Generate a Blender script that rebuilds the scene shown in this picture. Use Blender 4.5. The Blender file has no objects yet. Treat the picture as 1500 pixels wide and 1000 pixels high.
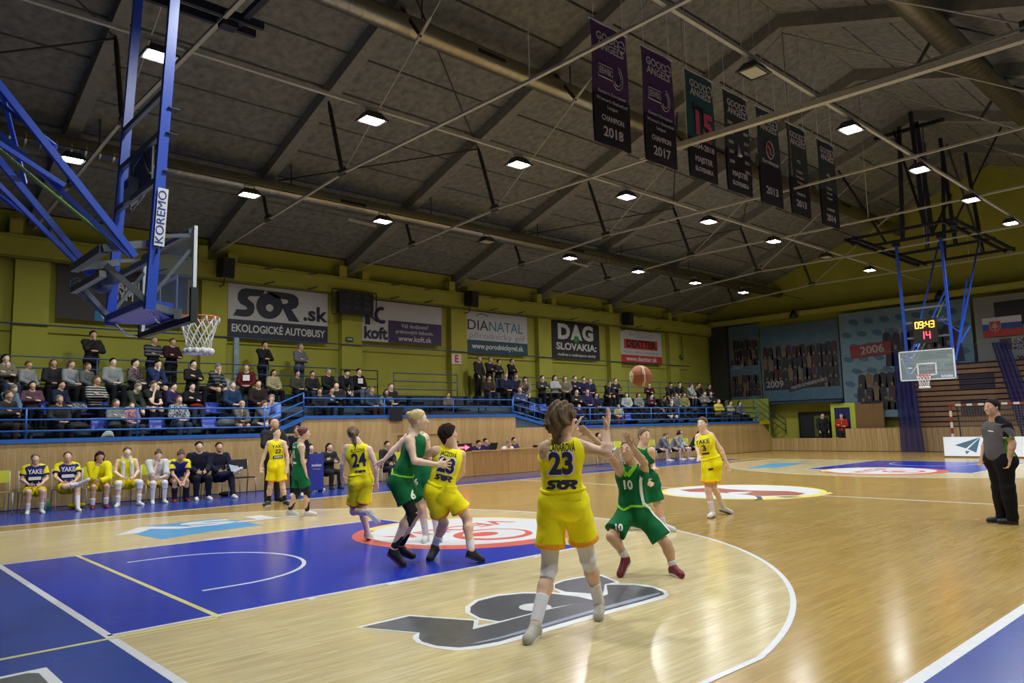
import bpy, bmesh, math, random, json
import numpy as np
import openvdb
from mathutils import Vector, Matrix
from mathutils.bvhtree import BVHTree

R_ = random.Random(7)
scene = bpy.context.scene
COL = scene.collection

# ---------------------------------------------------------------- camera
YAW, PITCH, ROLL, FPX = 0.820527, 0.112893, -0.0241588, 1099.292
CAM = Vector((-1.8711, -9.3741, 1.6168))
def camera():
    cy, sy, cp, sp = math.cos(YAW), math.sin(YAW), math.cos(PITCH), math.sin(PITCH)
    f = Vector((cy*cp, sy*cp, sp)); rt = Vector((sy, -cy, 0)); up = rt.cross(f)
    r2 = rt*math.cos(ROLL) + up*math.sin(ROLL); u2 = up*math.cos(ROLL) - rt*math.sin(ROLL)
    m = Matrix((r2, u2, -f)).transposed().to_4x4(); m.translation = CAM
    cd = bpy.data.cameras.new('camera'); cd.sensor_width = 36; cd.lens = FPX/1500*36
    cd.clip_start = .05; cd.clip_end = 300
    o = bpy.data.objects.new('camera', cd); o.matrix_world = m; COL.objects.link(o); scene.camera = o
camera()
# ---------------------------------------------------------------- world, exposure
w = bpy.data.worlds.new('world'); scene.world = w; w.use_nodes = True
w.node_tree.nodes['Background'].inputs[0].default_value = (.5, .55, .6, 1)
w.node_tree.nodes['Background'].inputs[1].default_value = .05
scene.view_settings.view_transform = 'Standard'; scene.view_settings.look = 'None'
scene.view_settings.exposure = 0.12; scene.view_settings.gamma = 1
scene.view_settings.use_curve_mapping = False
LAMP_W = 150.0          # watts per flood light

# ---------------------------------------------------------------- materials
MATS = {}
def s2l(c):
    return tuple(((v/255)/12.92 if v/255 <= .04045 else (((v/255)+.055)/1.055)**2.4) for v in c)
def mat(name, rgb, rough=.6, metal=0., var=.0, scale=8., bump=.0, coat=0., emit=None, estr=0., spec=.5, alpha=1., stretch=None, trans=0.):
    if name in MATS: return MATS[name]
    m = bpy.data.materials.new(name); m.use_nodes = True; nt = m.node_tree; b = nt.nodes['Principled BSDF']
    c = (*s2l(rgb), 1)
    b.inputs['Base Color'].default_value = c; b.inputs['Roughness'].default_value = rough
    b.inputs['Metallic'].default_value = metal; b.inputs['Specular IOR Level'].default_value = spec
    b.inputs['Coat Weight'].default_value = coat; b.inputs['Coat Roughness'].default_value = .08
    b.inputs['Alpha'].default_value = alpha; b.inputs['Transmission Weight'].default_value = trans
    if emit:
        b.inputs['Emission Color'].default_value = (*s2l(emit), 1); b.inputs['Emission Strength'].default_value = estr
    if var or bump:
        tc = nt.nodes.new('ShaderNodeTexCoord'); mp = nt.nodes.new('ShaderNodeMapping')
        if stretch: mp.inputs['Scale'].default_value = stretch
        nz = nt.nodes.new('ShaderNodeTexNoise'); nz.inputs['Scale'].default_value = scale; nz.inputs['Detail'].default_value = 6
        nt.links.new(tc.outputs['Object'], mp.inputs[0]); nt.links.new(mp.outputs[0], nz.inputs['Vector'])
        if var:
            mx = nt.nodes.new('ShaderNodeMix'); mx.data_type = 'RGBA'; mx.blend_type = 'MULTIPLY'
            mx.inputs[0].default_value = 1
            rp = nt.nodes.new('ShaderNodeMapRange'); rp.inputs[1].default_value = .3; rp.inputs[2].default_value = .7
            rp.inputs[3].default_value = 1-var; rp.inputs[4].default_value = 1+var
            nt.links.new(nz.outputs[0], rp.inputs[0]); mx.inputs[6].default_value = c
            nt.links.new(rp.outputs[0], mx.inputs[7]); nt.links.new(mx.outputs[2], b.inputs['Base Color'])
        if bump:
            bp = nt.nodes.new('ShaderNodeBump'); bp.inputs['Strength'].default_value = bump; bp.inputs['Distance'].default_value = .02
            nt.links.new(nz.outputs[0], bp.inputs['Height']); nt.links.new(bp.outputs[0], b.inputs['Normal'])
    MATS[name] = m
    return m
def wood_floor(name, rgb1, rgb2, gloss=.16):
    m = bpy.data.materials.new(name); m.use_nodes = True; nt = m.node_tree; b = nt.nodes['Principled BSDF']; L = nt.links.new
    tc = nt.nodes.new('ShaderNodeTexCoord')
    br = nt.nodes.new('ShaderNodeTexBrick'); br.offset = .37; br.inputs['Scale'].default_value = 1
    br.inputs['Brick Width'].default_value = 1.1; br.inputs['Row Height'].default_value = .07; br.inputs['Mortar Size'].default_value = .0012
    br.inputs['Color1'].default_value = (*s2l(rgb1), 1); br.inputs['Color2'].default_value = (*s2l(rgb2), 1)
    br.inputs['Mortar'].default_value = (*[v*.62 for v in s2l(rgb2)], 1)
    L(tc.outputs['Object'], br.inputs['Vector'])
    mp = nt.nodes.new('ShaderNodeMapping'); mp.inputs['Scale'].default_value = (1.2, 14, 1)
    nz = nt.nodes.new('ShaderNodeTexNoise'); nz.inputs['Scale'].default_value = 2.2; nz.inputs['Detail'].default_value = 8
    L(tc.outputs['Object'], mp.inputs[0]); L(mp.outputs[0], nz.inputs['Vector'])
    rp = nt.nodes.new('ShaderNodeMapRange'); rp.inputs[1].default_value = .3; rp.inputs[2].default_value = .7
    rp.inputs[3].default_value = .86; rp.inputs[4].default_value = 1.12; L(nz.outputs[0], rp.inputs[0])
    mx = nt.nodes.new('ShaderNodeMix'); mx.data_type = 'RGBA'; mx.blend_type = 'MULTIPLY'; mx.inputs[0].default_value = 1
    L(br.outputs['Color'], mx.inputs[6]); L(rp.outputs[0], mx.inputs[7]); L(mx.outputs[2], b.inputs['Base Color'])
    n2 = nt.nodes.new('ShaderNodeTexNoise'); n2.inputs['Scale'].default_value = 1.3; n2.inputs['Detail'].default_value = 4
    L(tc.outputs['Object'], n2.inputs['Vector'])
    r2 = nt.nodes.new('ShaderNodeMapRange'); r2.inputs[3].default_value = gloss*.75; r2.inputs[4].default_value = gloss*1.35
    L(n2.outputs[0], r2.inputs[0]); L(r2.outputs[0], b.inputs['Roughness'])
    b.inputs['Specular IOR Level'].default_value = .5
    n3 = nt.nodes.new('ShaderNodeTexNoise'); n3.inputs['Scale'].default_value = 5; n3.inputs['Detail'].default_value = 2
    L(tc.outputs['Object'], n3.inputs['Vector'])
    bp = nt.nodes.new('ShaderNodeBump'); bp.inputs['Strength'].default_value = .035; bp.inputs['Distance'].default_value = .02
    L(n3.outputs[0], bp.inputs['Height']); L(bp.outputs[0], b.inputs['Normal'])
    MATS[name] = m
    return m
def wood_panel(name, rgb):
    m = mat(name, rgb, .55, var=.16, scale=3, stretch=(6, 6, .5)); return m
def grad_cloth(name, rgb, **k):
    return mat(name, rgb, .8, bump=.35, scale=14, spec=.2, **k)

# ---------------------------------------------------------------- mesh helpers
def mesh_obj(name, me, m=None, parent=None, loc=None):
    o = bpy.data.objects.new(name, me); COL.objects.link(o)
    if m is not None:
        for q in (m if isinstance(m, (list, tuple)) else [m]): me.materials.append(q)
    if parent: o.parent = parent
    if loc: o.location = loc
    return o
class MB:
    def __init__(s): s.v = []; s.f = []; s.mi = []; s.sm = []
    def add(s, vs, fs, mi=0, smooth=False):
        n = len(s.v); s.v += [tuple(v) for v in vs]; s.f += [tuple(i+n for i in f) for f in fs]
        s.mi += [mi]*len(fs); s.sm += [smooth]*len(fs); return s
    def box(s, a, b, mi=0):
        x0, y0, z0 = a; x1, y1, z1 = b
        return s.add([(x0,y0,z0),(x1,y0,z0),(x1,y1,z0),(x0,y1,z0),(x0,y0,z1),(x1,y0,z1),(x1,y1,z1),(x0,y1,z1)],
            [(0,3,2,1),(4,5,6,7),(0,1,5,4),(1,2,6,5),(2,3,7,6),(3,0,4,7)], mi)
    def bar(s, p, q, wd, h=None, mi=0, up=(0,0,1)):
        h = h or wd; p = Vector(p); q = Vector(q); d = (q-p).normalized(); u = Vector(up)
        if abs(d.dot(u)) > .98: u = Vector((1,0,0))
        r = d.cross(u).normalized()*wd/2; t = r.cross(d).normalized()*h/2
        vs = [p-r-t, p+r-t, p+r+t, p-r+t, q-r-t, q+r-t, q+r+t, q-r+t]
        return s.add(vs, [(0,1,2,3),(7,6,5,4),(0,4,5,1),(1,5,6,2),(2,6,7,3),(3,7,4,0)], mi)
    def tube(s, pts, r, n=8, mi=0, cap=True, closed=False):
        pts = [Vector(p) for p in pts]; k = len(pts); rs = r if isinstance(r, (list, tuple)) else [r]*k
        rings = []; ref = None
        for i, p in enumerate(pts):
            if closed: d = pts[(i+1) % k]-pts[i-1]
            else: d = pts[min(i+1, k-1)]-pts[max(i-1, 0)]
            d.normalize()
            if ref is None:
                ref = Vector((0,0,1)) if abs(d.z) < .9 else Vector((1,0,0))
            a = d.cross(ref).normalized(); b = a.cross(d).normalized(); ref = b
            rings.append([p + (a*math.cos(t)+b*math.sin(t))*rs[i] for t in [2*math.pi*j/n for j in range(n)]])
        vs = [v for g in rings for v in g]; fs = []
        for i in range(k if closed else k-1):
            i2 = (i+1) % k
            for j in range(n): fs.append((i*n+j, i*n+(j+1) % n, i2*n+(j+1) % n, i2*n+j))
        if cap and not closed: fs += [tuple(range(n))[::-1], tuple(range((k-1)*n, k*n))]
        return s.add(vs, fs, mi, True)
    def poly(s, pts, z0, z1, mi=0):   # prism of an xy outline
        n = len(pts); ar = sum(pts[i][0]*pts[(i+1)%n][1]-pts[(i+1)%n][0]*pts[i][1] for i in range(n))
        if ar < 0: pts = pts[::-1]
        vs = [(x, y, z0) for x, y in pts]+[(x, y, z1) for x, y in pts]
        fs = [tuple(range(n))[::-1], tuple(range(n, 2*n))]+[(i, (i+1)%n, (i+1)%n+n, i+n) for i in range(n)]
        return s.add(vs, fs, mi)
    def mesh(s, name='m'):
        me = bpy.data.meshes.new(name); me.from_pydata(s.v, [], s.f)
        me.polygons.foreach_set('material_index', s.mi); me.polygons.foreach_set('use_smooth', s.sm)
        me.update(); return me
    def build(s, name, m, parent=None, loc=None): return mesh_obj(name, s.mesh(name), m, parent, loc)
def tag(o, label=None, cat=None, group=None, kind=None):
    if label: o['label'] = label
    if cat: o['category'] = cat
    if group: o['group'] = group
    if kind: o['kind'] = kind
    return o
def empty(name, loc=(0,0,0), rz=0, label=None, cat=None, group=None):
    o = bpy.data.objects.new(name, None); COL.objects.link(o); o.location = loc; o.rotation_euler = (0,0,rz); o.empty_display_size = .1
    return tag(o, label, cat, group)
def text_mesh(body, size, bold=.0, align='CENTER', depth=0., sx=1., shear=0.):
    c = bpy.data.curves.new('t', 'FONT'); c.body = body; c.size = size; c.align_x = align; c.align_y = 'CENTER'
    c.offset = bold*size; c.extrude = depth; c.shear = shear; c.resolution_u = 3
    o = bpy.data.objects.new('t', c); COL.objects.link(o)
    dg = bpy.context.evaluated_depsgraph_get()
    me = bpy.data.meshes.new_from_object(o.evaluated_get(dg)); bpy.data.objects.remove(o)
    if sx != 1: me.transform(Matrix.Diagonal((sx, 1, 1, 1)))
    return me
def place(me, origin, xdir, ydir):
    x = Vector(xdir).normalized(); y = Vector(ydir).normalized(); z = x.cross(y)
    M = Matrix((x, y, z)).transposed().to_4x4(); M.translation = Vector(origin); me.transform(M); return me
def text_at(name, body, size, origin, xdir, ydir, m, parent=None, bold=.0, depth=.002, align='CENTER', fit=None, shear=0.):
    me = text_mesh(body, size, bold, align, depth, 1., shear)
    if fit:
        xs = [v.co.x for v in me.vertices]; w_ = max(xs)-min(xs); me.transform(Matrix.Diagonal((fit/w_, 1, 1, 1)))
    place(me, origin, xdir, ydir); return mesh_obj(name, me, m, parent)

# ---------------------------------------------------------------- SDF bodies
def cone(a, b, r1, r2=None, k=.03, flat=1.): return ('c', np.array(a, float), np.array(b, float), r1, r1 if r2 is None else r2, k, flat)
def ell(c, rad, axes=None, k=.02): return ('e', np.array(c, float), np.array(rad, float), np.eye(3) if axes is None else np.array(axes, float), 0, k, 1)
def cut_cone(a, b, r1, r2, k=.005): return ('k', np.array(a, float), np.array(b, float), r1, r2, k, 1)
def eval_prim(p, P):
    t = p[0]
    if t == 'e':
        q = (P-p[1])@p[3].T; n = np.sqrt(((q/p[2])**2).sum(-1))+1e-9
        g = np.sqrt(((q/p[2]**2)**2).sum(-1))+1e-9
        return n*(n-1)/g
    a, b = p[1], p[2]; d = b-a; L2 = d@d+1e-12; q = P-a
    h = (q@d)/L2
    if t == 'c':
        h = np.clip(h, 0, 1); r = p[3]+(p[4]-p[3])*h
        return np.sqrt(((q-h[..., None]*d)**2).sum(-1))-r
    hc = np.clip(h, 0, 1); r = p[3]+(p[4]-p[3])*hc
    rad = np.sqrt(((q-h[..., None]*d)**2).sum(-1))-r; ax = (np.abs(h-.5)-.5)*math.sqrt(L2)
    return np.maximum(rad, ax)
def bounds(p, e):
    if p[0] == 'e': r = p[2].max(); return p[1]-r-e, p[1]+r+e
    r = max(p[3], p[4]); return np.minimum(p[1], p[2])-r-e, np.maximum(p[1], p[2])+r+e
def sdf_mesh(prims, vox, infl=0., cuts=None, noise=None):
    lo = np.min([bounds(p, 0)[0] for p in prims], 0)-infl-4*vox; hi = np.max([bounds(p, 0)[1] for p in prims], 0)+infl+4*vox
    n = np.ceil((hi-lo)/vox).astype(int)+1
    F = np.full(n, .08, np.float32)
    for p in prims:
        k = p[5]; e = max(3*vox, k)+infl+vox
        bl, bh = bounds(p, e); i0 = np.clip(np.floor((bl-lo)/vox).astype(int), 0, n-1); i1 = np.clip(np.ceil((bh-lo)/vox).astype(int)+1, 1, n)
        g = np.stack(np.meshgrid(*[lo[c]+vox*np.arange(i0[c], i1[c]) for c in range(3)], indexing='ij'), -1)
        d = (eval_prim(p, g)-infl).astype(np.float32)
        s = F[i0[0]:i1[0], i0[1]:i1[1], i0[2]:i1[2]]
        h = np.maximum(k-np.abs(s-d), 0)/k
        F[i0[0]:i1[0], i0[1]:i1[1], i0[2]:i1[2]] = np.minimum(s, d)-h*h*k*.25
    if cuts or noise:
        g = np.stack(np.meshgrid(*[lo[c]+vox*np.arange(n[c]) for c in range(3)], indexing='ij'), -1)
        if noise: F = F+noise(g).astype(np.float32)
        for c in cuts or []: F = np.maximum(F, c(g).astype(np.float32))
    F = np.clip(F, -4*vox, 4*vox)
    F[0], F[-1], F[:, 0], F[:, -1], F[:, :, 0], F[:, :, -1] = [4*vox]*6
    G = openvdb.FloatGrid(4*vox); G.copyFromArray(np.ascontiguousarray(F))
    v, t, q = G.convertToPolygons(0., 0.)
    v = v*vox+lo
    q = q[:, ::-1] if len(q) else q
    return v, q, t[:, ::-1] if len(t) else t
def sdf_obj(name, prims, vox, m, parent=None, infl=0., cuts=None, noise=None, link=True):
    v, q, t = sdf_mesh(prims, vox, infl, cuts, noise)
    me = bpy.data.meshes.new(name); me.from_pydata(v.tolist(), [], q.tolist()+t.tolist())
    me.polygons.foreach_set('use_smooth', [True]*len(me.polygons)); me.update()
    vol = 0.
    if len(q):
        a, b, c = v[q[:, 0]], v[q[:, 1]], v[q[:, 2]]; vol = (a*np.cross(b, c)).sum()
        c2, d2 = v[q[:, 2]], v[q[:, 3]]; vol += (a*np.cross(c2, d2)).sum()
    if vol < 0: me.flip_normals()
    if not link:
        for x in (m if isinstance(m, (list, tuple)) else [m]): me.materials.append(x)
        return me
    return mesh_obj(name, me, m, parent)
def nrm(v): v = np.array(v, float); return v/(np.linalg.norm(v)+1e-9)
def plane(p, nn):
    p = np.array(p, float); nn = nrm(nn); return lambda g: (g-p)@nn
def not_ball(c, r):
    c = np.array(c, float); return lambda g: r-np.sqrt(((g-c)**2).sum(-1))
def folds(amp, f=40., seed=0):
    rr = np.random.RandomState(seed); ks = rr.normal(size=(4, 3))*f*.35; ks[:, 2] += f*.25; ph = rr.rand(4)*6
    return lambda g: amp*sum(np.sin(g@ks[i]+ph[i]) for i in range(4))/2

def hand_prims(wr, ha, palm, curl=.3, spread=.22, side=1, s=1.):
    """wr wrist, ha palm centre, palm = palm normal, side = +1 if thumb lies towards palm x dir"""
    d = nrm(ha-wr); n = np.array(palm, float); n = nrm(n-d*(n@d)); x = np.cross(d, n)*side
    base = wr+d*.012*s; P = []
    k0 = base+d*.078*s
    for i, o in enumerate((.028, .010, -.010, -.028)):
        P.append(cone(base+x*o*.6*s, k0+x*o*s, .016*s, .014*s, .012))
    for i, (o, ln) in enumerate(((.030, .070), (.010, .080), (-.010, .074), (-.029, .058))):
        ang = spread*(1.5-i)*.7; f = nrm(d*math.cos(ang)+x*math.sin(ang)); p = k0+x*o*s
        l = np.array([.45, .30, .25])*ln*s; c = 0
        for j in range(3):
            c += curl*(.5 if j == 0 else .8); dd = nrm(f*math.cos(c)+n*math.sin(c)); q = p+dd*l[j]
            P.append(cone(p, q, (.0098-.0006*j)*s, (.0092-.0006*j)*s, .004)); p = q
    t0 = base+x*.026*s+d*.018*s; td = nrm(x*.8+d*.62+n*.25); t1 = t0+td*.040*s; td2 = nrm(x*.45+d*.85+n*.3*(1+curl)); t2 = t1+td2*.034*s
    P += [cone(t0, t1, .0145*s, .0115*s, .010), cone(t1, t2, .0112*s, .0095*s, .004)]
    return P
def body_prims(J, f, s=1., belly=0., hands=None, shoe=True, bust=.0, face=True, headf=None, girth=1.):
    """J joints, f facing of the chest (unit), returns dict of primitive groups"""
    f = nrm(f); G = {}; g = s*girth
    nk, ch, wa = J['neck'], J['chest'], J['waist']; hl, hr = J['hipL'], J['hipR']
    pel = (hl+hr)/2; up = nrm(nk-pel); lat = nrm(np.cross(f, up)); f = nrm(np.cross(up, lat))  # lat = her right
    T = []
    shl, shr = J['shL'], J['shR']
    yk = (shl+shr)/2
    T.append(cone(shl+(yk-shl)*.12, shr+(yk-shr)*.12, .050*g, k=.05))
    T.append(cone(yk-up*.03*s+lat*.07*s, yk-up*.03*s-lat*.07*s, .082*g, k=.05))
    for sg in (1, -1):
        c0 = ch+lat*sg*.062*g; w0 = wa+lat*sg*.048*g; h0 = pel+lat*sg*.062*g+up*.04
        T.append(cone(yk+lat*sg*.06*g-up*.05*s, c0, .085*g, .088*g, .05)); T.append(cone(c0, w0, .090*g, .078*g, .05)); T.append(cone(w0, h0, .080*g, .100*g, .05))
        T.append(cone(pel+lat*sg*.07*g-f*.035*s-up*.02, pel+lat*sg*.055*g-f*.02*s+up*.05, .090*g, .08*g, .05))
        if bust: T.append(ell(ch+lat*sg*.065*s+f*.062*s-up*.0*s, (.052*s, .05*s, .052*s), k=.04))
    if belly: T.append(ell(wa+f*.07*s-up*.0, (.15*s*belly, .15*s*belly, .17*s), k=.08))
    G['torso'] = T
    A = []
    for sd in 'LR':
        sh, el, wr = J['sh'+sd], J['el'+sd], J['wr'+sd]
        A.append(cone(sh, sh+(el-sh)*.35, .050*g, .046*g, .04)); A.append(cone(sh+(el-sh)*.3, el, .045*g, .036*g, .02))
        m = el+(wr-el)*.25
        A.append(cone(el, m, .037*g, .038*g, .02)); A.append(cone(m, wr, .038*g, .0235*g, .02))
    G['arms'] = A
    H = []
    hd = hands or {}
    for sd in 'LR':
        pn, cu, sp, side = hd.get(sd, (f if True else f, .5, .12, 1 if sd == 'L' else -1))
        H += hand_prims(J['wr'+sd], J['ha'+sd], pn, cu, sp, side, s)
    G['hands'] = H
    Lg = []
    for sd in 'LR':
        hp, kn, an, to = J['hip'+sd], J['kn'+sd], J['an'+sd], J['to'+sd]
        th = nrm(kn-hp); sh = nrm(an-kn); bk = nrm(-np.cross(lat, sh)) if abs(lat@sh) < .95 else -f
        if bk@(to-an) > 0: bk = -bk
        Lg.append(cone(hp, hp+(kn-hp)*.45, .092*g, .076*g, .05)); Lg.append(cone(hp+(kn-hp)*.4, kn, .077*g, .053*g, .03))
        Lg.append(cone(kn, kn+(an-kn)*.12, .054*g, .048*g, .03))
        m = kn+(an-kn)*.32+bk*.016*s; Lg.append(cone(kn+(an-kn)*.05, m, .047*g, .055*g, .03)); Lg.append(cone(m, an, .055*g, .035*g, .03))
    G['legs'] = Lg
    Ft = []
    for sd in 'LR':
        an, to = J['an'+sd], J['to'+sd]; d = nrm(to-an)
        fd = np.array([to[0]-an[0], to[1]-an[1], 0.]); fd = fd/(np.linalg.norm(fd)+1e-9) if np.linalg.norm(fd) > .03 else f*np.array([1, 1, 0.])
        fdn = nrm(fd); drop = np.array([0, 0, -1.]) if an[2] < .25 else nrm(an-J['kn'+sd])
        Ft.append((an, to, fdn, drop))
    G['feet'] = Ft
    # head
    hf = nrm(headf if headf is not None else f); hc = J['head']; hu = nrm(hc-nk)*.45+np.array([0, 0, .55]); hu = nrm(hu-hf*(hu@hf)*.8); hf = nrm(hf-hu*(hf@hu)); hx = np.cross(hf, hu)
    ax = np.array([hx, hf, hu]); q = s
    E = [ell(hc+hu*.028*q-hf*.008*q, (.077*q, .097*q, .092*q), ax, .03), ell(hc-hu*.035*q+hf*.026*q, (.060*q, .066*q, .078*q), ax, .03),
         cone(hc-hu*.082*q+hf*.066*q, hc-hu*.078*q+hf*.06*q, .022*q, k=.03),
         cone(nk-up*.01, hc-hu*.05*q-hf*.012*q, .056*g, .052*g, .03), cone(nk-up*.03+lat*.05*s, nk+up*.03, .045*s, .045*s, .04), cone(nk-up*.03-lat*.05*s, nk+up*.03, .045*s, .045*s, .04)]
    if face:
        E += [cone(hc+hu*.012*q+hf*.092*q, hc-hu*.022*q+hf*.110*q, .009*q, .013*q, .012),
              cone(hc+hu*.022*q+hf*.086*q+hx*.03*q, hc+hu*.022*q+hf*.086*q-hx*.03*q, .010*q, k=.015),
              cone(hc-hu*.052*q+hf*.086*q+hx*.014*q, hc-hu*.052*q+hf*.086*q-hx*.014*q, .0095*q, k=.012),
              cone(hc-hu*.005*q+hf*.078*q+hx*.038*q, hc-hu*.03*q+hf*.075*q+hx*.03*q, .018*q, k=.02), cone(hc-hu*.005*q+hf*.078*q-hx*.038*q, hc-hu*.03*q+hf*.075*q-hx*.03*q, .018*q, k=.02)]
    for sg in (1, -1): E.append(ell(hc+hx*sg*.079*q-hu*.002*q-hf*.004*q, (.009*q, .018*q, .030*q), ax, .008))
    G['head'] = E; G['hframe'] = (hc, hx, hf, hu); G['frame'] = (lat, f, up); G['pel'] = pel; G['s'] = s; G['g'] = g
    return G
def hair_prims(G, style, big=1.):
    hc, hx, hf, hu = G['hframe']; s = G['s']; ax = np.array([hx, hf, hu])
    P = [ell(hc+hu*.034*s-hf*.012*s, (.087*s*big, .106*s*big, .099*s*big), ax, .02)]
    tail = []
    if style in ('bun', 'topbun'):
        c = hc+hu*(.13 if style == 'topbun' else .07)*s-hf*(.03 if style == 'topbun' else .105)*s
        tail = [ell(c, (.042*s, .040*s, .040*s), ax, .02)]
    if style == 'pony':
        a = hc+hu*.04*s-hf*.11*s; tail = [cone(a, a-hf*.03*s-hu*.03*s, .028*s, .030*s, .02), cone(a-hf*.03*s-hu*.03*s, a-hf*.04*s-hu*.16*s, .032*s, .024*s, .02), cone(a-hf*.04*s-hu*.16*s, a-hf*.02*s-hu*.25*s, .024*s, .008*s, .02)]
    if style == 'messy':
        tail = [cone(hc-hf*.08*s-hu*.01*s, hc-hf*.075*s-hu*.085*s, .068*s, .045*s, .03), cone(hc-hf*.085*s-hu*.08*s+hx*.01, hc-hf*.06*s-hu*.19*s+hx*.045, .030*s, .012*s, .03)]
    if style == 'long':
        for sg in (-1, 0, 1):
            tail.append(cone(hc+hx*sg*.06*s-hf*.045*s, hc+hx*sg*.075*s-hf*.05*s-hu*.18*s, .045*s, .03*s, .04))
    if style == 'nape': tail = [cone(hc-hf*.075*s, hc-hf*.055*s-hu*.07*s, .05*s, .04*s, .03)]
    return P, tail
def hair_obj(G, style, m, parent, vox, wild=.0, big=1.):
    hc, hx, hf, hu = G['hframe']; s = G['s']
    P, tail = hair_prims(G, style, big)
    pl1 = plane(hc+hu*.052*s+hf*.050*s, hf*.80-hu*.62)        # hairline
    pl2 = plane(hc-hu*.030*s-hf*.02*s, -hu*.8+hf*.45)          # nape / ears
    rr = np.random.RandomState(3); kk = [rr.normal(size=3) for _ in range(3)]
    def nz(g):
        q = (g-hc); st = q@hx*90+q@hf*30
        return -(.003+wild)*(np.sin(st+3*np.sin(q@hu*22))+.6*np.sin(q@kk[0]*55)*np.sin(q@kk[1]*40))
    def c1(g):
        base = np.maximum(pl1(g), pl2(g))
        if tail:
            t = np.min([eval_prim(p, g) for p in tail], 0); return np.minimum(base, t-.004)
        return base
    return sdf_obj('hair', P+tail, vox, m, parent, cuts=[c1], noise=nz)
def eyes(G, parent, vox=None):
    hc, hx, hf, hu = G['hframe']; s = G['s']
    for sg in (1, -1):
        c = Vector(hc+hx*sg*.031*s+hu*.004*s+hf*.0835*s)
        mb = MB(); ico(mb, c, .0132*s, 0); ico(mb, c+Vector(hf)*.0065*s, .0088*s, 1); mb.build('eye', [mat('eye_white', (205, 200, 195), .3), mat('iris', (34, 26, 22), .3)], parent)
        mb = MB(); mb.tube([Vector(hc+hx*sg*.046*s+hu*.028*s+hf*.084*s), Vector(hc+hx*sg*.032*s+hu*.034*s+hf*.0925*s), Vector(hc+hx*sg*.016*s+hu*.029*s+hf*.0965*s)], [.0025*s, .004*s, .003*s], 5)
        mb.build('eyebrow', mat('brow', (60, 42, 30), .8), parent)
    mb = MB(); mb.tube([Vector(hc+hx*sg*.022*s-hu*.0535*s+hf*(.0905-abs(sg)*.008)*s) for sg in (-1, -.4, .4, 1)], [.003*s, .0055*s, .0055*s, .003*s], 6)
    mb.build('mouth', mat('lips', (160, 78, 74), .5), parent)
def ico(mb, c, r, mi=0, sub=1, sc=(1, 1, 1)):
    b = bmesh.new(); bmesh.ops.create_icosphere(b, subdivisions=sub+1, radius=r)
    mb.add([Vector((v.co.x*sc[0], v.co.y*sc[1], v.co.z*sc[2]))+Vector(c) for v in b.verts], [tuple(v.index for v in f.verts) for f in b.faces], mi, True); b.free()
def shoe_prims(ft, s=1.):
    an, to, fd, drop = ft; P = []; side = np.cross(fd, drop)
    sole_a = an+drop*.050*s-fd*.030*s; d = nrm(to-sole_a); L = .215*s; tip = sole_a+d*L
    nn = nrm(np.cross(side, d));  nn = nn if nn@drop < 0 else -nn    # up of the foot
    P = [cone(sole_a+nn*.012, tip-d*.035*s+nn*.004, .036*s, .040*s, .03), cone(tip-d*.045*s+nn*.002, tip-d*.015*s-nn*.003, .040*s, .030*s, .02),
         cone(an+drop*.0*s-fd*.005, an+drop*.045*s-fd*.012*s, .041*s, .042*s, .03), cone(an+drop*.012*s+fd*.02*s, sole_a+d*.13*s+nn*.022*s, .036*s, .030*s, .03)]
    return P, sole_a, tip, d, nn, nrm(side)
def shoe_obj(ft, vox, m, sole_m, parent, s=1., lace=None):
    P, a, tip, d, nn, side = shoe_prims(ft, s)
    o = sdf_obj('shoe', P, vox, m, parent, cuts=[plane(a-nn*.030*s, -nn)])
    mb = MB(); pts = []
    for t, wd in ((-.16, .020), (-.10, .034), (.0, .037), (.3, .035), (.55, .040), (.8, .044), (.93, .036), (1.02, .016)): pts.append((t*.2*s, wd*s))
    ring = [(x, y) for x, y in pts]+[(x, -y) for x, y in pts[::-1]]
    top = [a+d*x+side*y-nn*.014*s for x, y in ring]; bot = [a+d*x+side*y*.95-nn*.036*s for x, y in ring]; n = len(ring)
    mb.add(top+bot, [tuple(range(n)), tuple(range(n, 2*n))[::-1]]+[(i, (i+1) % n, (i+1) % n+n, i+n) for i in range(n)]); mb.build('sole', sole_m, o)
    if lace:
        mb = MB()
        for t in (.30, .42, .54): 
            c = a+d*t*.2*s+nn*(.052-.03*(t-.3))*s; mb.bar(c-side*.02*s, c+side*.02*s, .006*s)
        mb.build('lace', lace, o)
    return o
def limb_shell(J, sd, kind, t0, t1, r0, r1): 
    a, b = (J['kn'+sd], J['an'+sd]) if kind == 'shin' else (J['hip'+sd], J['kn'+sd]) if kind == 'thigh' else (J['sh'+sd], J['el'+sd]) if kind == 'upper' else (J['el'+sd], J['wr'+sd])
    return a+(b-a)*t0, a+(b-a)*t1
def lerp(a, b, t): return a+(b-a)*t
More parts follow.
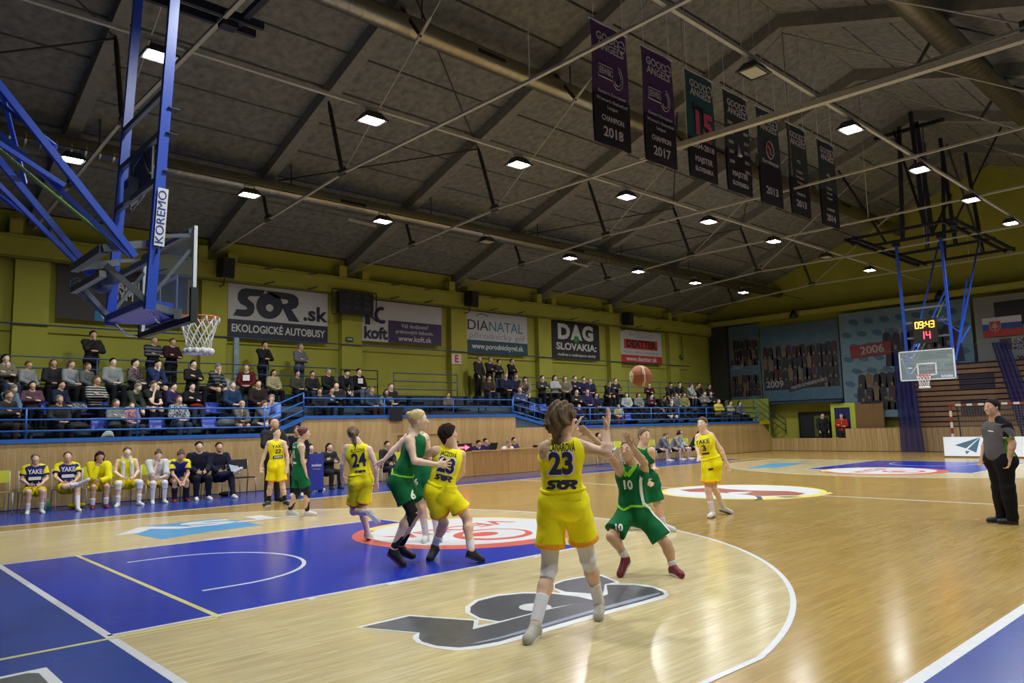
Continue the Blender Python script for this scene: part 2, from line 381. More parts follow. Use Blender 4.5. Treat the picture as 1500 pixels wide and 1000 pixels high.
def decal(name, body, size, obj, origin, normal, upv, m, bold=.03, off=.005, fit=None, me=None, parent=None, yfit=None):
    """flat print wrapped on the cloth of obj: every vertex dropped on the surface along -normal"""
    me = me or text_mesh(body, size, bold)
    bm = bmesh.new(); bm.from_mesh(me)
    xs = [v.co.x for v in bm.verts]; w_ = (max(xs)-min(xs)) or 1
    if fit: bmesh.ops.scale(bm, vec=(fit/w_, 1, 1), verts=bm.verts)
    for ax in (0, 1):
        lo = min(v.co[ax] for v in bm.verts); hi = max(v.co[ax] for v in bm.verts); st = max(.012, (hi-lo)/24)
        c = lo+st
        while c < hi:
            co = [0, 0, 0]; co[ax] = c; no = [0, 0, 0]; no[ax] = 1
            bmesh.ops.bisect_plane(bm, geom=bm.verts[:]+bm.edges[:]+bm.faces[:], plane_co=co, plane_no=no); c += st
    n = Vector(normal).normalized(); u = Vector(upv); u = (u-n*u.dot(n)).normalized(); x = u.cross(n)
    mesh = obj.data; bv = BVHTree.FromPolygons([v.co for v in mesh.vertices], [p.vertices for p in mesh.polygons])
    o = Vector(origin)
    for v in bm.verts:
        p = o+x*v.co.x+u*v.co.y
        h = bv.ray_cast(p+n*.5, -n)
        if h[0] is None or (h[0]-p).length > .3: h = bv.find_nearest(p)
        v.co = h[0]+n*off
    me2 = bpy.data.meshes.new(name); bm.to_mesh(me2); bm.free()
    return mesh_obj(name, me2, m, parent or obj)
SOR_WHITE=[(1.512, -3.762), (2.06, -3.749), (2.36, -4.343), (2.239, -4.47), (2.407, -4.507), (2.363, -4.324), (2.442, -4.061), (2.587, -3.884), (2.824, -3.746), (3.093, -3.735), (3.343, -3.856), (3.525, -4.068), (3.547, -4.17), (3.662, -3.958), (3.815, -3.803), (4.025, -3.75), (4.265, -3.775), (4.497, -3.879), (4.319, -4.275), (4.252, -4.3), (4.364, -4.431), (4.386, -4.641), (4.279, -4.882), (4.16, -4.999), (4.014, -5.046), (3.72, -5.035), (3.022, -5.022), (2.229, -5.023), (1.993, -5.023), (1.811, -4.976), (1.669, -4.887), (1.6, -4.703), (1.6, -4.502), (1.65, -4.382), (1.712, -4.309), (1.761, -4.294)]
SOR_BODY=[(1.554, -3.799), (2.036, -3.793), (2.312, -4.334), (2.13, -4.535), (2.422, -4.546), (2.824, -4.542), (3.039, -4.54), (3.54, -4.583), (3.805, -4.544), (4.127, -4.255), (4.303, -4.478), (4.318, -4.692), (4.225, -4.881), (4.142, -4.949), (3.819, -4.96), (3.12, -4.936), (2.303, -4.945), (2.057, -4.952), (1.867, -4.91), (1.742, -4.85), (1.655, -4.686), (1.644, -4.514), (1.682, -4.418), (1.785, -4.291)]
SOR_O=[(2.439, -4.499), (2.406, -4.304), (2.471, -4.094), (2.602, -3.94), (2.799, -3.816), (3.062, -3.803), (3.294, -3.907), (3.468, -4.108), (3.54, -4.399), (3.526, -4.595), (3.069, -4.511), (2.852, -4.514), (2.457, -4.508)]
SOR_S=[(3.678, -3.961), (3.795, -3.848), (3.99, -3.799), (4.211, -3.823), (4.433, -3.918), (4.289, -4.24), (4.133, -4.228), (3.812, -4.477), (3.733, -4.401), (3.627, -4.155)]
SOR_SHEEN=[(1.84, -4.837), (2.132, -4.869), (2.654, -4.849), (3.234, -4.837), (3.865, -4.846), (4.173, -4.866), (4.125, -4.914), (3.834, -4.922), (3.161, -4.9), (2.33, -4.917), (2.078, -4.903), (1.901, -4.869)]
SOR_HOLE=[(3.074, -4.504), (3.044, -4.526), (3.01, -4.539), (2.974, -4.542), (2.938, -4.535), (2.906, -4.519), (2.878, -4.494), (2.856, -4.463), (2.843, -4.426), (2.838, -4.388), (2.843, -4.349), (2.857, -4.313), (2.879, -4.283), (2.909, -4.259), (2.943, -4.244), (2.98, -4.24), (3.017, -4.246), (3.051, -4.263), (3.08, -4.289), (3.102, -4.321), (3.115, -4.359), (3.119, -4.399), (3.113, -4.438), (3.097, -4.474)]
EDGE_WHITE=[(-1.343, -3.135), (-1.094, -3.076), (-0.826, -3.04), (-0.551, -3.038), (-0.549, -3.507), (-0.559, -3.901), (-1.151, -3.874)]
EDGE_GREY=[(-1.283, -3.233), (-1.065, -3.144), (-0.835, -3.1), (-0.676, -3.093), (-0.619, -3.155), (-0.62, -3.431), (-0.632, -3.788), (-1.113, -3.826)]
TSV=[(2.12, 4.574), (2.656, 5.201), (3.856, 5.23), (4.061, 4.695), (4.058, 3.532), (3.081, 3.451), (2.246, 3.16), (2.154, 4.061)]
C_RED=[(13.569, 1.381), (14.517, 1.152), (14.332, 0.546), (14.284, -0.093), (14.529, -0.909), (14.254, -1.429), (13.678, -1.527), (13.472, -1.199), (13.139, -0.904), (13.438, -0.237), (13.413, 0.45), (13.26, 0.902)]
C_IN=[(13.619, 0.114), (14.021, -0.276), (13.502, -0.403), (13.389, -0.095)]
C_BLK=[(13.109, -0.857), (13.123, -0.993), (12.646, -1.287), (12.392, -1.259), (12.771, -1.109)]
C_BLK2=[(13.252, -1.253), (13.455, -1.516), (13.464, -1.753), (13.143, -1.524)]
C_YEL=[(13.054, -1.11), (13.367, -1.378), (13.936, -1.644), (14.761, -1.748), (14.578, -1.891), (13.744, -1.915), (13.085, -1.703), (12.529, -1.366)]
POSES={"p23":{"head":[2.612,-5.145,1.649],"neck":[2.617,-5.126,1.495],"shL":[2.513,-5.046,1.432],"shR":[2.741,-5.206,1.441],"elR":[2.799,-5.444,1.386],"wrR":[2.877,-5.38,1.574],"haR":[2.899,-5.388,1.668],"elL":[2.801,-4.856,1.311],"wrL":[2.988,-4.899,1.525],"haL":[3.028,-4.923,1.619],"chest":[2.62,-5.109,1.368],"waist":[2.633,-5.089,1.163],"hipL":[2.585,-5.02,0.999],"hipR":[2.728,-5.152,0.995],"knL":[2.59,-4.969,0.468],"knR":[2.906,-5.106,0.516],"anL":[2.294,-5.09,0.1],"anR":[3.14,-5.01,0.1],"toL":[2.185,-5.139,0.035],"toR":[3.037,-5.088,0.035]},"p10":{"head":[4.636,-4.196,1.319],"neck":[4.711,-4.177,1.183],"shR":[4.577,-4.111,1.123],"shL":[4.822,-4.254,1.106],"chest":[4.72,-4.161,1.028],"elR":[4.351,-4.139,1.33],"wrR":[4.087,-4.129,1.517],"haR":[4.009,-4.106,1.576],"elL":[4.594,-4.442,1.202],"wrL":[4.402,-4.43,1.394],"haL":[4.35,-4.422,1.473],"waist":[4.746,-4.145,0.769],"hipR":[4.705,-4.087,0.645],"hipL":[4.825,-4.199,0.641],"knR":[4.442,-4.083,0.427],"knL":[4.915,-4.44,0.325],"anR":[4.624,-4.11,0.2],"anL":[4.942,-4.495,0.1],"toR":[4.534,-4.119,0.05],"toL":[4.876,-4.648,0.035]},"p28":{"head":[3.82,-2.095,1.534],"neck":[3.851,-2.105,1.409],"shL":[3.685,-2.009,1.349],"shR":[3.982,-2.139,1.288],"chest":[3.807,-2.076,1.221],"elL":[3.573,-1.827,1.286],"wrL":[3.527,-1.675,1.203],"haL":[3.503,-1.622,1.187],"elR":[4.063,-2.046,1.083],"wrR":[4.074,-1.853,0.934],"haR":[4.07,-1.802,0.89],"waist":[3.771,-2.038,1.018],"hipL":[3.653,-1.973,0.861],"hipR":[3.861,-2.025,0.832],"knL":[3.965,-1.788,0.453],"knR":[4.076,-2.109,0.523],"anL":[3.919,-1.66,0.173],"anR":[4.006,-2.261,0.156],"toL":[3.847,-1.684,0.052],"toR":[4.138,-2.291,0.035]},"p6":{"head":[3.466,-1.969,1.714],"neck":[3.42,-1.904,1.57],"shR":[3.325,-1.967,1.483],"shL":[3.634,-1.816,1.491],"chest":[3.445,-1.866,1.357],"elR":[3.34,-2.054,1.244],"wrR":[3.567,-2.189,1.195],"haR":[3.65,-2.225,1.192],"elL":[3.732,-1.806,1.279],"wrL":[3.786,-1.898,1.112],"haL":[3.813,-1.944,1.07],"waist":[3.374,-1.793,1.132],"hipR":[3.283,-1.796,0.993],"hipL":[3.441,-1.694,0.979],"knR":[3.417,-1.894,0.636],"knL":[3.643,-1.689,0.618],"anR":[3.265,-1.714,0.21],"anL":[3.539,-1.455,0.183],"toR":[3.353,-1.767,0.035],"toL":[3.607,-1.545,0.085]},"gw":{"head":[4.518,-0.475,1.695],"neck":[4.519,-0.454,1.559],"shR":[4.429,-0.362,1.503],"shL":[4.617,-0.534,1.487],"chest":[4.531,-0.434,1.354],"elR":[4.266,-0.253,1.333],"wrR":[4.14,-0.181,1.183],"haR":[4.093,-0.129,1.137],"elL":[4.674,-0.551,1.251],"wrL":[4.526,-0.64,1.383],"haL":[4.489,-0.659,1.461],"waist":[4.562,-0.42,1.08],"hipR":[4.533,-0.374,0.954],"hipL":[4.634,-0.467,0.951],"knR":[4.609,-0.444,0.507],"knL":[4.769,-0.523,0.498],"anR":[4.707,-0.401,0.085],"anL":[4.852,-0.47,0.099],"toR":[4.599,-0.498,0.035],"toL":[4.799,-0.619,0.052]},"p24":{"head":[4.007,0.412,1.559],"neck":[4.036,0.364,1.428],"shL":[3.919,0.456,1.363],"shR":[4.163,0.234,1.325],"chest":[4.051,0.352,1.239],"elL":[3.878,0.502,1.135],"wrL":[3.918,0.589,0.952],"haL":[3.947,0.601,0.88],"elR":[4.223,0.145,1.095],"wrR":[4.245,0.163,0.847],"haR":[4.253,0.194,0.776],"waist":[4.086,0.353,1.019],"hipL":[4.043,0.415,0.881],"hipR":[4.161,0.306,0.877],"knL":[4.112,0.587,0.42],"knR":[4.153,0.407,0.447],"anL":[4.089,0.139,0.431],"anR":[4.224,0.391,0.126],"toL":[4.145,-0.007,0.321],"toR":[4.314,0.462,0.035]},"p22":{"head":[5.737,6.562,1.602],"neck":[5.746,6.577,1.45],"shR":[5.628,6.698,1.379],"shL":[5.873,6.471,1.371],"chest":[5.757,6.595,1.269],"elR":[5.566,6.798,1.109],"wrR":[5.503,6.825,0.871],"haR":[5.512,6.807,0.751],"elL":[5.946,6.446,1.097],"wrL":[5.937,6.423,0.857],"haL":[5.923,6.426,0.738],"waist":[5.771,6.619,1.027],"hipR":[5.724,6.684,0.893],"hipL":[5.835,6.581,0.889],"knR":[5.694,6.745,0.412],"knL":[5.895,6.559,0.406],"anR":[5.694,6.838,0.085],"anL":[5.973,6.579,0.085],"toR":[5.603,6.775,0.035],"toL":[5.968,6.436,0.035]},"g11":{"head":[5.13,4.089,1.578],"neck":[5.082,4.16,1.409],"shR":[5.039,4.02,1.332],"shL":[5.085,4.333,1.343],"chest":[5.073,4.197,1.226],"elR":[5.049,4.008,1.086],"wrR":[5.119,4.004,0.863],"haR":[5.139,4.013,0.771],"elL":[5.079,4.488,1.091],"wrL":[5.142,4.494,0.849],"haL":[5.166,4.484,0.768],"waist":[5.088,4.221,0.976],"hipR":[5.087,4.134,0.835],"hipL":[5.116,4.329,0.828],"knR":[5.187,4.073,0.456],"knL":[5.124,4.339,0.448],"anR":[5.21,4.112,0.085],"anL":[5.052,4.528,0.104],"toR":[5.301,4.012,0.035],"toL":[5.099,4.477,0.035]},"y3":{"head":[9.277,-2.132,1.581],"neck":[9.302,-2.134,1.442],"shR":[9.282,-2.034,1.362],"shL":[9.391,-2.207,1.381],"chest":[9.321,-2.125,1.268],"elR":[9.241,-2.036,1.178],"wrR":[9.161,-2.108,1.055],"haR":[9.129,-2.126,1.011],"elL":[9.533,-2.303,1.145],"wrL":[9.606,-2.362,0.912],"haL":[9.628,-2.381,0.808],"waist":[9.393,-2.159,1.057],"hipR":[9.384,-2.13,0.919],"hipL":[9.478,-2.217,0.916],"knR":[9.385,-2.102,0.47],"knL":[9.503,-2.136,0.509],"anR":[9.451,-2.127,0.085],"anL":[9.975,-2.007,0.127],"toR":[9.344,-2.15,0.035],"toL":[10.042,-2.082,0.035]},"gb":{"head":[7.367,-2.348,1.422],"neck":[7.36,-2.319,1.279],"shR":[7.339,-2.15,1.197],"shL":[7.38,-2.465,1.207],"chest":[7.372,-2.3,1.084],"elR":[7.289,-2.203,0.954],"wrR":[7.331,-2.352,0.773],"haR":[7.354,-2.42,0.724],"elL":[7.483,-2.389,0.988],"wrL":[7.335,-2.522,0.959],"haL":[7.302,-2.571,0.942],"waist":[7.408,-2.298,0.848],"hipR":[7.416,-2.284,0.714],"hipL":[7.492,-2.355,0.712],"knR":[7.301,-2.266,0.399],"knL":[7.53,-2.409,0.387],"anR":[7.538,-2.03,0.117],"anL":[7.615,-2.443,0.099],"toR":[7.44,-1.998,0.053],"toL":[7.636,-2.548,0.035]},"ref":{"head":[10.998,-6.011,1.725],"neck":[11.045,-6.03,1.572],"shR":[11.226,-5.919,1.449],"shL":[10.934,-6.172,1.47],"chest":[11.072,-6.024,1.369],"elL":[10.96,-6.238,1.202],"wrL":[10.979,-6.18,0.984],"haL":[10.974,-6.147,0.885],"elR":[11.239,-5.821,1.182],"wrR":[11.143,-5.786,1.001],"haR":[11.123,-5.765,0.9],"waist":[11.093,-6.008,1.137],"hipR":[11.185,-5.943,0.961],"hipL":[11.073,-6.087,0.968],"knR":[11.259,-5.933,0.541],"knL":[11.146,-6.077,0.555],"anR":[11.347,-5.917,0.089],"anL":[11.234,-6.083,0.085],"toR":[11.308,-5.759,0.035],"toL":[11.229,-5.955,0.035]}}
SPEC=[(1.66, 'L', 2, 1.21, 'beige'), (1.7, 'L', 2, 0.93, 'black'), (2.16, 'L', 2, 0.94, 'greyhood'), (2.74, 'L', 2, 1.14, 'blackcoat'), (3.14, 'L', 2, 1.12, 'lightgrey'), (3.54, 'L', 2, 1.08, 'grey'), (3.58, 'L', 1, 1.49, 'stripe'), (4.18, 'L', 2, 1.22, 'greyhood'), (4.74, 'L', 2, 1.22, 'patterned'), (5.22, 'L', 2, 1.26, 'blue'), (6.37, 'L', 2, 1.25, 'blackscarf'), (6.94, 'L', 2, 1.21, 'nordic'), (8.03, 'L', 2, 1.2, 'redhood'), (8.05, 'L', 1, 1.4, 'darkbrown'), (8.91, 'L', 2, 0.95, 'cream'), (1.53, 'L', 1, 1.09, 'lightblue'), (2.14, 'L', 1, 1.1, 'mauve'), (2.75, 'L', 1, 1.13, 'navy'), (4.37, 'L', 1, 1.18, 'green'), (4.88, 'L', 1, 1.21, 'darkgreen'), (5.53, 'L', 1, 1.13, 'purple'), (6.06, 'L', 1, 1.14, 'blackred'), (7.25, 'L', 1, 1.2, 'bluehood'), (1.48, 'L', 0, 1.24, 'black'), (2.56, 'L', 0, 1.15, 'black'), (3.85, 'L', 0, 1.07, 'greyw'), (4.23, 'L', 0, 0.96, 'childpink'), (5.42, 'L', 0, 1.17, 'floral'), (7.09, 'L', 0, 1.08, 'camo'), (7.64, 'L', 0, 1.1, 'grey'), (8.11, 'L', 0, 1.45, 'shirtblue'), (9.74, 'M', 2, 0.79, 'olive'), (10.28, 'M', 2, 0.87, 'black'), (10.86, 'M', 2, 1.16, 'black'), (11.43, 'M', 2, 1.23, 'blackcap'), (12.05, 'M', 2, 1.2, 'blackwhite'), (10.74, 'M', 1, 1.4, 'black'), (10.12, 'M', 1, 1.05, 'black'), (10.54, 'M', 1, 1.1, 'navy'), (12.07, 'M', 1, 1.13, 'denim'), (12.68, 'M', 1, 0.95, 'greywhite'), (12.85, 'M', 1, 1.31, 'black'), (15.37, 'M', 1, 1.2, 'childbeige'), (18.1, 'R', 2, 1.14, 'brown'), (19.0, 'R', 2, 1.28, 'navy'), (19.58, 'R', 2, 1.24, 'navy'), (20.09, 'R', 2, 1.22, 'beige'), (19.04, 'R', 1, 1.45, 'jeans'), (21.16, 'R', 2, 1.22, 'green'), (21.92, 'R', 2, 1.24, 'white'), (22.62, 'R', 2, 1.23, 'beige'), (23.21, 'R', 2, 1.31, 'navy'), (23.85, 'R', 2, 1.23, 'purple'), (24.27, 'R', 2, 1.18, 'navy'), (22.43, 'R', 1, 1.22, 'black'), (23.14, 'R', 1, 1.23, 'purple'), (23.73, 'R', 1, 1.09, 'navy'), (21.04, 'R', 0, 0.98, 'black'), (21.63, 'R', 0, 0.95, 'childnavy'), (25.48, 'R', 2, 1.14, 'black'), (26.09, 'R', 2, 1.22, 'black'), (28.75, 'R', 2, 1.04, 'maroon'), (24.25, 'R', 0, 1.25, 'childyellow'), (25.91, 'R', 1, 1.11, 'white'), (26.79, 'R', 1, 1.12, 'stripe'), (27.79, 'R', 1, 1.03, 'maroon'), (28.57, 'R', 1, 1.04, 'black'), (30.38, 'R', 2, 1.21, 'black'), (31.22, 'R', 2, 1.2, 'black'), (28.05, 'R', 0, 1.47, 'black'), (29.84, 'R', 1, 1.15, 'grey'), (30.55, 'R', 1, 1.16, 'yellowgreen'), (32.15, 'R', 2, 1.14, 'white'), (32.66, 'R', 2, 1.12, 'black'), (33.12, 'R', 2, 1.16, 'black'), (32.38, 'R', 1, 1.46, 'whitegrey'), (34.18, 'R', 2, 1.11, 'black'), (33.01, 'R', 1, 1.36, 'black'), (32.32, 'R', 0, 1.33, 'yellow'), (33.43, 'R', 0, 1.19, 'cream'), (34.37, 'R', 0, 1.16, 'grey')]
SKIN = mat('skin', (216, 178, 152), .5, var=.06, scale=20, spec=.35)
SKIN2 = mat('skin_tan', (200, 160, 132), .5, var=.06, scale=20, spec=.35)
SKIN3 = mat('skin_pale', (228, 196, 174), .5, var=.05, scale=20, spec=.35)
def shorts_prims(G, J, ln=.72, fl=.0):
    lat, f, up = G['frame']; g = G['g']; pel = G['pel']; P = []
    for sg in (1, -1):
        P.append(cone(pel+lat*sg*.072*g-f*.036*g-up*.02, pel+lat*sg*.06*g-f*.015*g+up*.07, .108*g, .098*g, .05))
        P.append(cone(pel+lat*sg*.05*g+f*.01*g+up*.10, pel+lat*sg*.07*g+f*.02*g-up*.03, .098*g, .108*g, .05))
    for sd in 'LR':
        hp, kn = J['hip'+sd], J['kn'+sd]
        P.append(cut_cone(hp, hp+(kn-hp)*ln, .100*g, (.101+fl)*g, .012)); P.append(cone(hp+up*.02, hp+(kn-hp)*.25, .104*g, .100*g, .02))
    return P
def make_person(name, J, f, sp, loc=None):
    """one figure: body (skin) > clothes, hair, shoes as parts"""
    J = {k: np.array(v, float) for k, v in J.items()}; s = sp.get('s', 1.); vox = sp.get('vox', .012); cv = sp.get('cvox', vox)
    G = body_prims(J, f, s, sp.get('belly', 0), sp.get('hands'), bust=sp.get('bust', 0), headf=sp.get('headf'), girth=sp.get('girth', 1.), face=True)
    lat, ff, up = G['frame']; g = G['g']; pel = G['pel']; yk = (J['shL']+J['shR'])/2
    base = Vector((float(pel[0]), float(pel[1]), 0))
    root = empty(name, (0, 0, 0))
    feet = []
    for ft in G['feet']:
        P = shoe_prims(ft, s)[0]; feet += [cone(p[1], p[2], p[3]*.85, p[4]*.85, p[5]) for p in P]
    body = sdf_obj('body', G['torso']+G['arms']+G['hands']+G['legs']+G['head']+feet, vox, sp.get('skin', SKIN), root)
    top = sp.get('top'); K = {}
    hem = pel+up*sp.get('hem', .03); nb = J['neck']+ff*.015+up*.03
    if top:
        m = sp['topm']; T = list(G['torso']); cuts = [not_ball(nb, sp.get('neckr', .085)*s), plane(hem, -up)]
        infl = sp.get('infl', .013)
        if top == 'jersey':
            cuts += [not_ball(J['sh'+d]+nrm(J['sh'+d]-yk)*.025, .086*s) for d in 'LR']
        elif top in ('tshirt', 'long', 'jacket'):
            for d in 'LR':
                sh, el, wr = J['sh'+d], J['el'+d], J['wr'+d]; a = .012 if top != 'jacket' else .02
                if top == 'tshirt': T.append(cut_cone(sh, sh+(el-sh)*.62, .055*g, .060*g, .05))
                else: T += [cone(sh, el, .050*g, .042*g, .03), cut_cone(el, wr, .040*g, .033*g, .02)]
            if top == 'jacket': infl = .024; cuts[0] = not_ball(nb+up*.02, .075*s)
        K['top'] = sdf_obj(sp.get('topname', 'jersey'), T, cv, m, root, infl, cuts, folds(.004, 45, 1))
        if sp.get('trim'):
            mb = MB(); lat_ = lat; ring = []
            for i in range(20):
                t = 2*math.pi*i/20; ring.append(Vector(nb-up*.005+lat*math.cos(t)*.083*s+ff*math.sin(t)*.075*s-up*(.03+.035*math.sin(t))*s))
            # collar tape, snapped to the cloth edge
            me = K['top'].data; bv = BVHTree.FromPolygons([v.co for v in me.vertices], [p.vertices for p in me.polygons])
            ring = [bv.find_nearest(p)[0] for p in ring]; mb.tube(ring, .008*s, 6, closed=True); mb.build('collar', sp['trim'], K['top'])
            for d in 'LR':
                c = J['sh'+d]+nrm(J['sh'+d]-yk)*.025; n1 = nrm(J['sh'+d]-yk); a1 = nrm(np.cross(n1, ff)); ring = []
                for i in range(18):
                    t = 2*math.pi*i/18; p = c-n1*.045*s+(a1*math.cos(t)+ff*math.sin(t))*.078*s; ring.append(bv.find_nearest(Vector(p))[0])
                mb = MB(); mb.tube(ring, .0065*s, 6, closed=True)
                if top == 'jersey': mb.build('armhole_trim', sp['trim'], K['top'])
    bot = sp.get('bottom')
    if bot == 'shorts':
        K['bottom'] = sdf_obj('shorts', shorts_prims(G, J, sp.get('ln', .72), sp.get('fl', .0)), cv, sp['botm'], root, 0., [plane(pel+up*.135*s, up)], folds(.005, 38, 2))
        if sp.get('hemm'):
            for d in 'LR':
                hp, kn = J['hip'+d], J['kn'+d]; ln = sp.get('ln', .72)
                a = hp+(kn-hp)*(ln-.06); b = hp+(kn-hp)*(ln+.01)
                sdf_obj('hem', [cut_cone(a, b, (.100+sp.get('fl', 0))*g, (.103+sp.get('fl', 0))*g)], cv, sp['hemm'], K['bottom'], .004)
        if sp.get('waistband'):
            mb = MB(); me = K['bottom'].data; bv = BVHTree.FromPolygons([v.co for v in me.vertices], [p.vertices for p in me.polygons]); ring = []
            for i in range(28):
                t = 2*math.pi*i/28; p = pel+up*.115*s+(lat*math.cos(t)*.2+ff*math.sin(t)*.2); ring.append(bv.find_nearest(Vector(p))[0])
            mb.tube([Vector((r.x, r.y, r.z)) for r in ring], .014*s, 6, closed=True); mb.build('waistband', sp['waistband'], K['bottom'])
    elif bot == 'trousers':
        P = shorts_prims(G, J, .9)[:4]
        for d in 'LR':
            hp, kn, an = J['hip'+d], J['kn'+d], J['an'+d]
            P += [cone(hp, kn, .102*g, .072*g, .04), cut_cone(kn+(hp-kn)*.05, lerp(kn, an, 1.02), .074*g, .060*g, .03), cone(kn, lerp(kn, an, .5), .072*g, .066*g, .03)]
        K['bottom'] = sdf_obj('trousers', P, cv, sp['botm'], root, 0., [plane(pel+up*.12*s, up)], folds(.004, 38, 2))
    for nm, d, kind, t0, t1, r0, r1, m in sp.get('shells', []):
        a, b = limb_shell(J, d, kind, t0, t1, 0, 0)
        if kind == 'shin' and nm != 'sock' or nm == 'knee_sleeve':
            kn = J['kn'+d]; hp = J['hip'+d]; an = J['an'+d]
            sdf_obj(nm, [cut_cone(kn+(hp-kn)*t0, kn, r0*g, .060*g, .02), cut_cone(kn, kn+(an-kn)*t1, .060*g, r1*g, .02), ell(kn, (.060*g,)*3, k=.02)], cv, m, root)
        else: sdf_obj(nm, [cut_cone(a, b, r0*g, r1*g, .02)], cv, m, root)
    if sp.get('shoem'):
        for ft in G['feet']: shoe_obj(ft, cv, sp['shoem'], sp.get('solem', mat('sole_white', (215, 215, 212), .6)), root, s, sp.get('lace'))
    if sp.get('hair'): hair_obj(G, sp['hair'], sp['hairm'], root, min(vox, .01), sp.get('wild', 0), sp.get('hbig', 1.))
    if sp.get('eyes', True): eyes(G, root)
    K['G'] = G; K['root'] = root; K['J'] = J; K['body'] = body
    # put the root at the figure's base
    for c in root.children: c.location = -base
    root.location = base
    return K

YEL = grad_cloth('jersey_yellow', (244, 232, 30)); YEL2 = grad_cloth('shorts_yellow', (246, 234, 26))
ORG = mat('hem_orange', (238, 160, 20), .8); GRN = grad_cloth('jersey_green', (14, 100, 56)); LIME = mat('lime', (130, 200, 30), .7)
NAVY = mat('print_navy', (30, 28, 80), .7); WHT = mat('cloth_white', (225, 226, 232), .8); WHTP = mat('print_white', (228, 232, 226), .7)
SOCKW = mat('sock_white', (214, 212, 222), .9, bump=.2, scale=60); BLK = mat('cloth_black', (18, 18, 22), .8, bump=.2, scale=20)
HBRN = mat('hair_brown', (88, 68, 50), .8, var=.45, scale=60, stretch=(1, 1, .2)); HDRK = mat('hair_dark', (34, 26, 22), .85, spec=.2, var=.3, scale=60, stretch=(1, 1, .2))
HBLD = mat('hair_blonde', (190, 165, 118), .55, var=.3, scale=60, stretch=(1, 1, .2)); HLBR = mat('hair_light_brown', (108, 86, 62), .8, var=.4, scale=60, stretch=(1, 1, .2)); HRED = mat('hair_red', (96, 40, 34), .5, var=.3, scale=60)
HGRY = mat('hair_grey', (120, 116, 110), .6, var=.2, scale=60)
SHW = mat('shoe_white', (200, 200, 198), .55, var=.12, scale=30); SHB = mat('shoe_black', (22, 22, 30), .5); SHR = mat('shoe_maroon', (110, 18, 40), .5, var=.1, scale=30)
SOLEW = mat('sole_white', (215, 215, 212), .6); SOLEB = mat('sole_dark', (40, 40, 46), .6)
def col(x): return np.array(x, float)
def sor_outline():
    """the bus maker's three joined slanted letters, as flat outlines in a 2.92 x 1 box"""
    n = lambda pts: [((x-135)/355*2.92, 1-((y-(x-135)*.07)-158)/155) for x, y in pts]
    S = n([(135, 305), (152, 272), (200, 274), (207, 268), (200, 258), (168, 240), (156, 218), (158, 185), (175, 165), (200, 159), (300, 166), (283, 200), (222, 200), (208, 207), (212, 218), (240, 240), (246, 262), (240, 290), (222, 308), (195, 312)])
    O = [(x, y) for x, y in n([(325+72*math.cos(t), 250+72*math.sin(t)) for t in np.linspace(0, 2*math.pi, 25)[:-1]])]
    Rr = n([(300, 167), (420, 176), (462, 184), (484, 204), (487, 236), (474, 258), (446, 268), (492, 337), (432, 332), (396, 262), (390, 238), (418, 236), (428, 226), (420, 214), (360, 206), (330, 190)])
    return S, O, Rr
def sor_mesh(w_, h_):
    S, O, Rr = sor_outline(); bm = bmesh.new()
    for pl in (S, O, Rr):
        vs = [bm.verts.new(((x/2.92-.5)*w_, (y-.5)*h_, 0)) for x, y in pl]; bm.faces.new(vs)
    bmesh.ops.triangulate(bm, faces=bm.faces[:]); me = bpy.data.meshes.new('m'); bm.to_mesh(me); bm.free(); return me
def sor_hole(w_, h_):
    bm = bmesh.new(); vs = [bm.verts.new((((1.56+.17*math.cos(t))/2.92-.5)*w_, (.42-.5+.13*math.sin(t))*h_, 0)) for t in np.linspace(0, 2*math.pi, 13)[:-1]]
    bm.faces.new(vs); me = bpy.data.meshes.new('m'); bm.to_mesh(me); bm.free(); return me
V3 = lambda a: np.array(a, float)
def wh(d, t0, t1): return ('sock', d, 'shin', t0, t1, .050, .043, SOCKW)

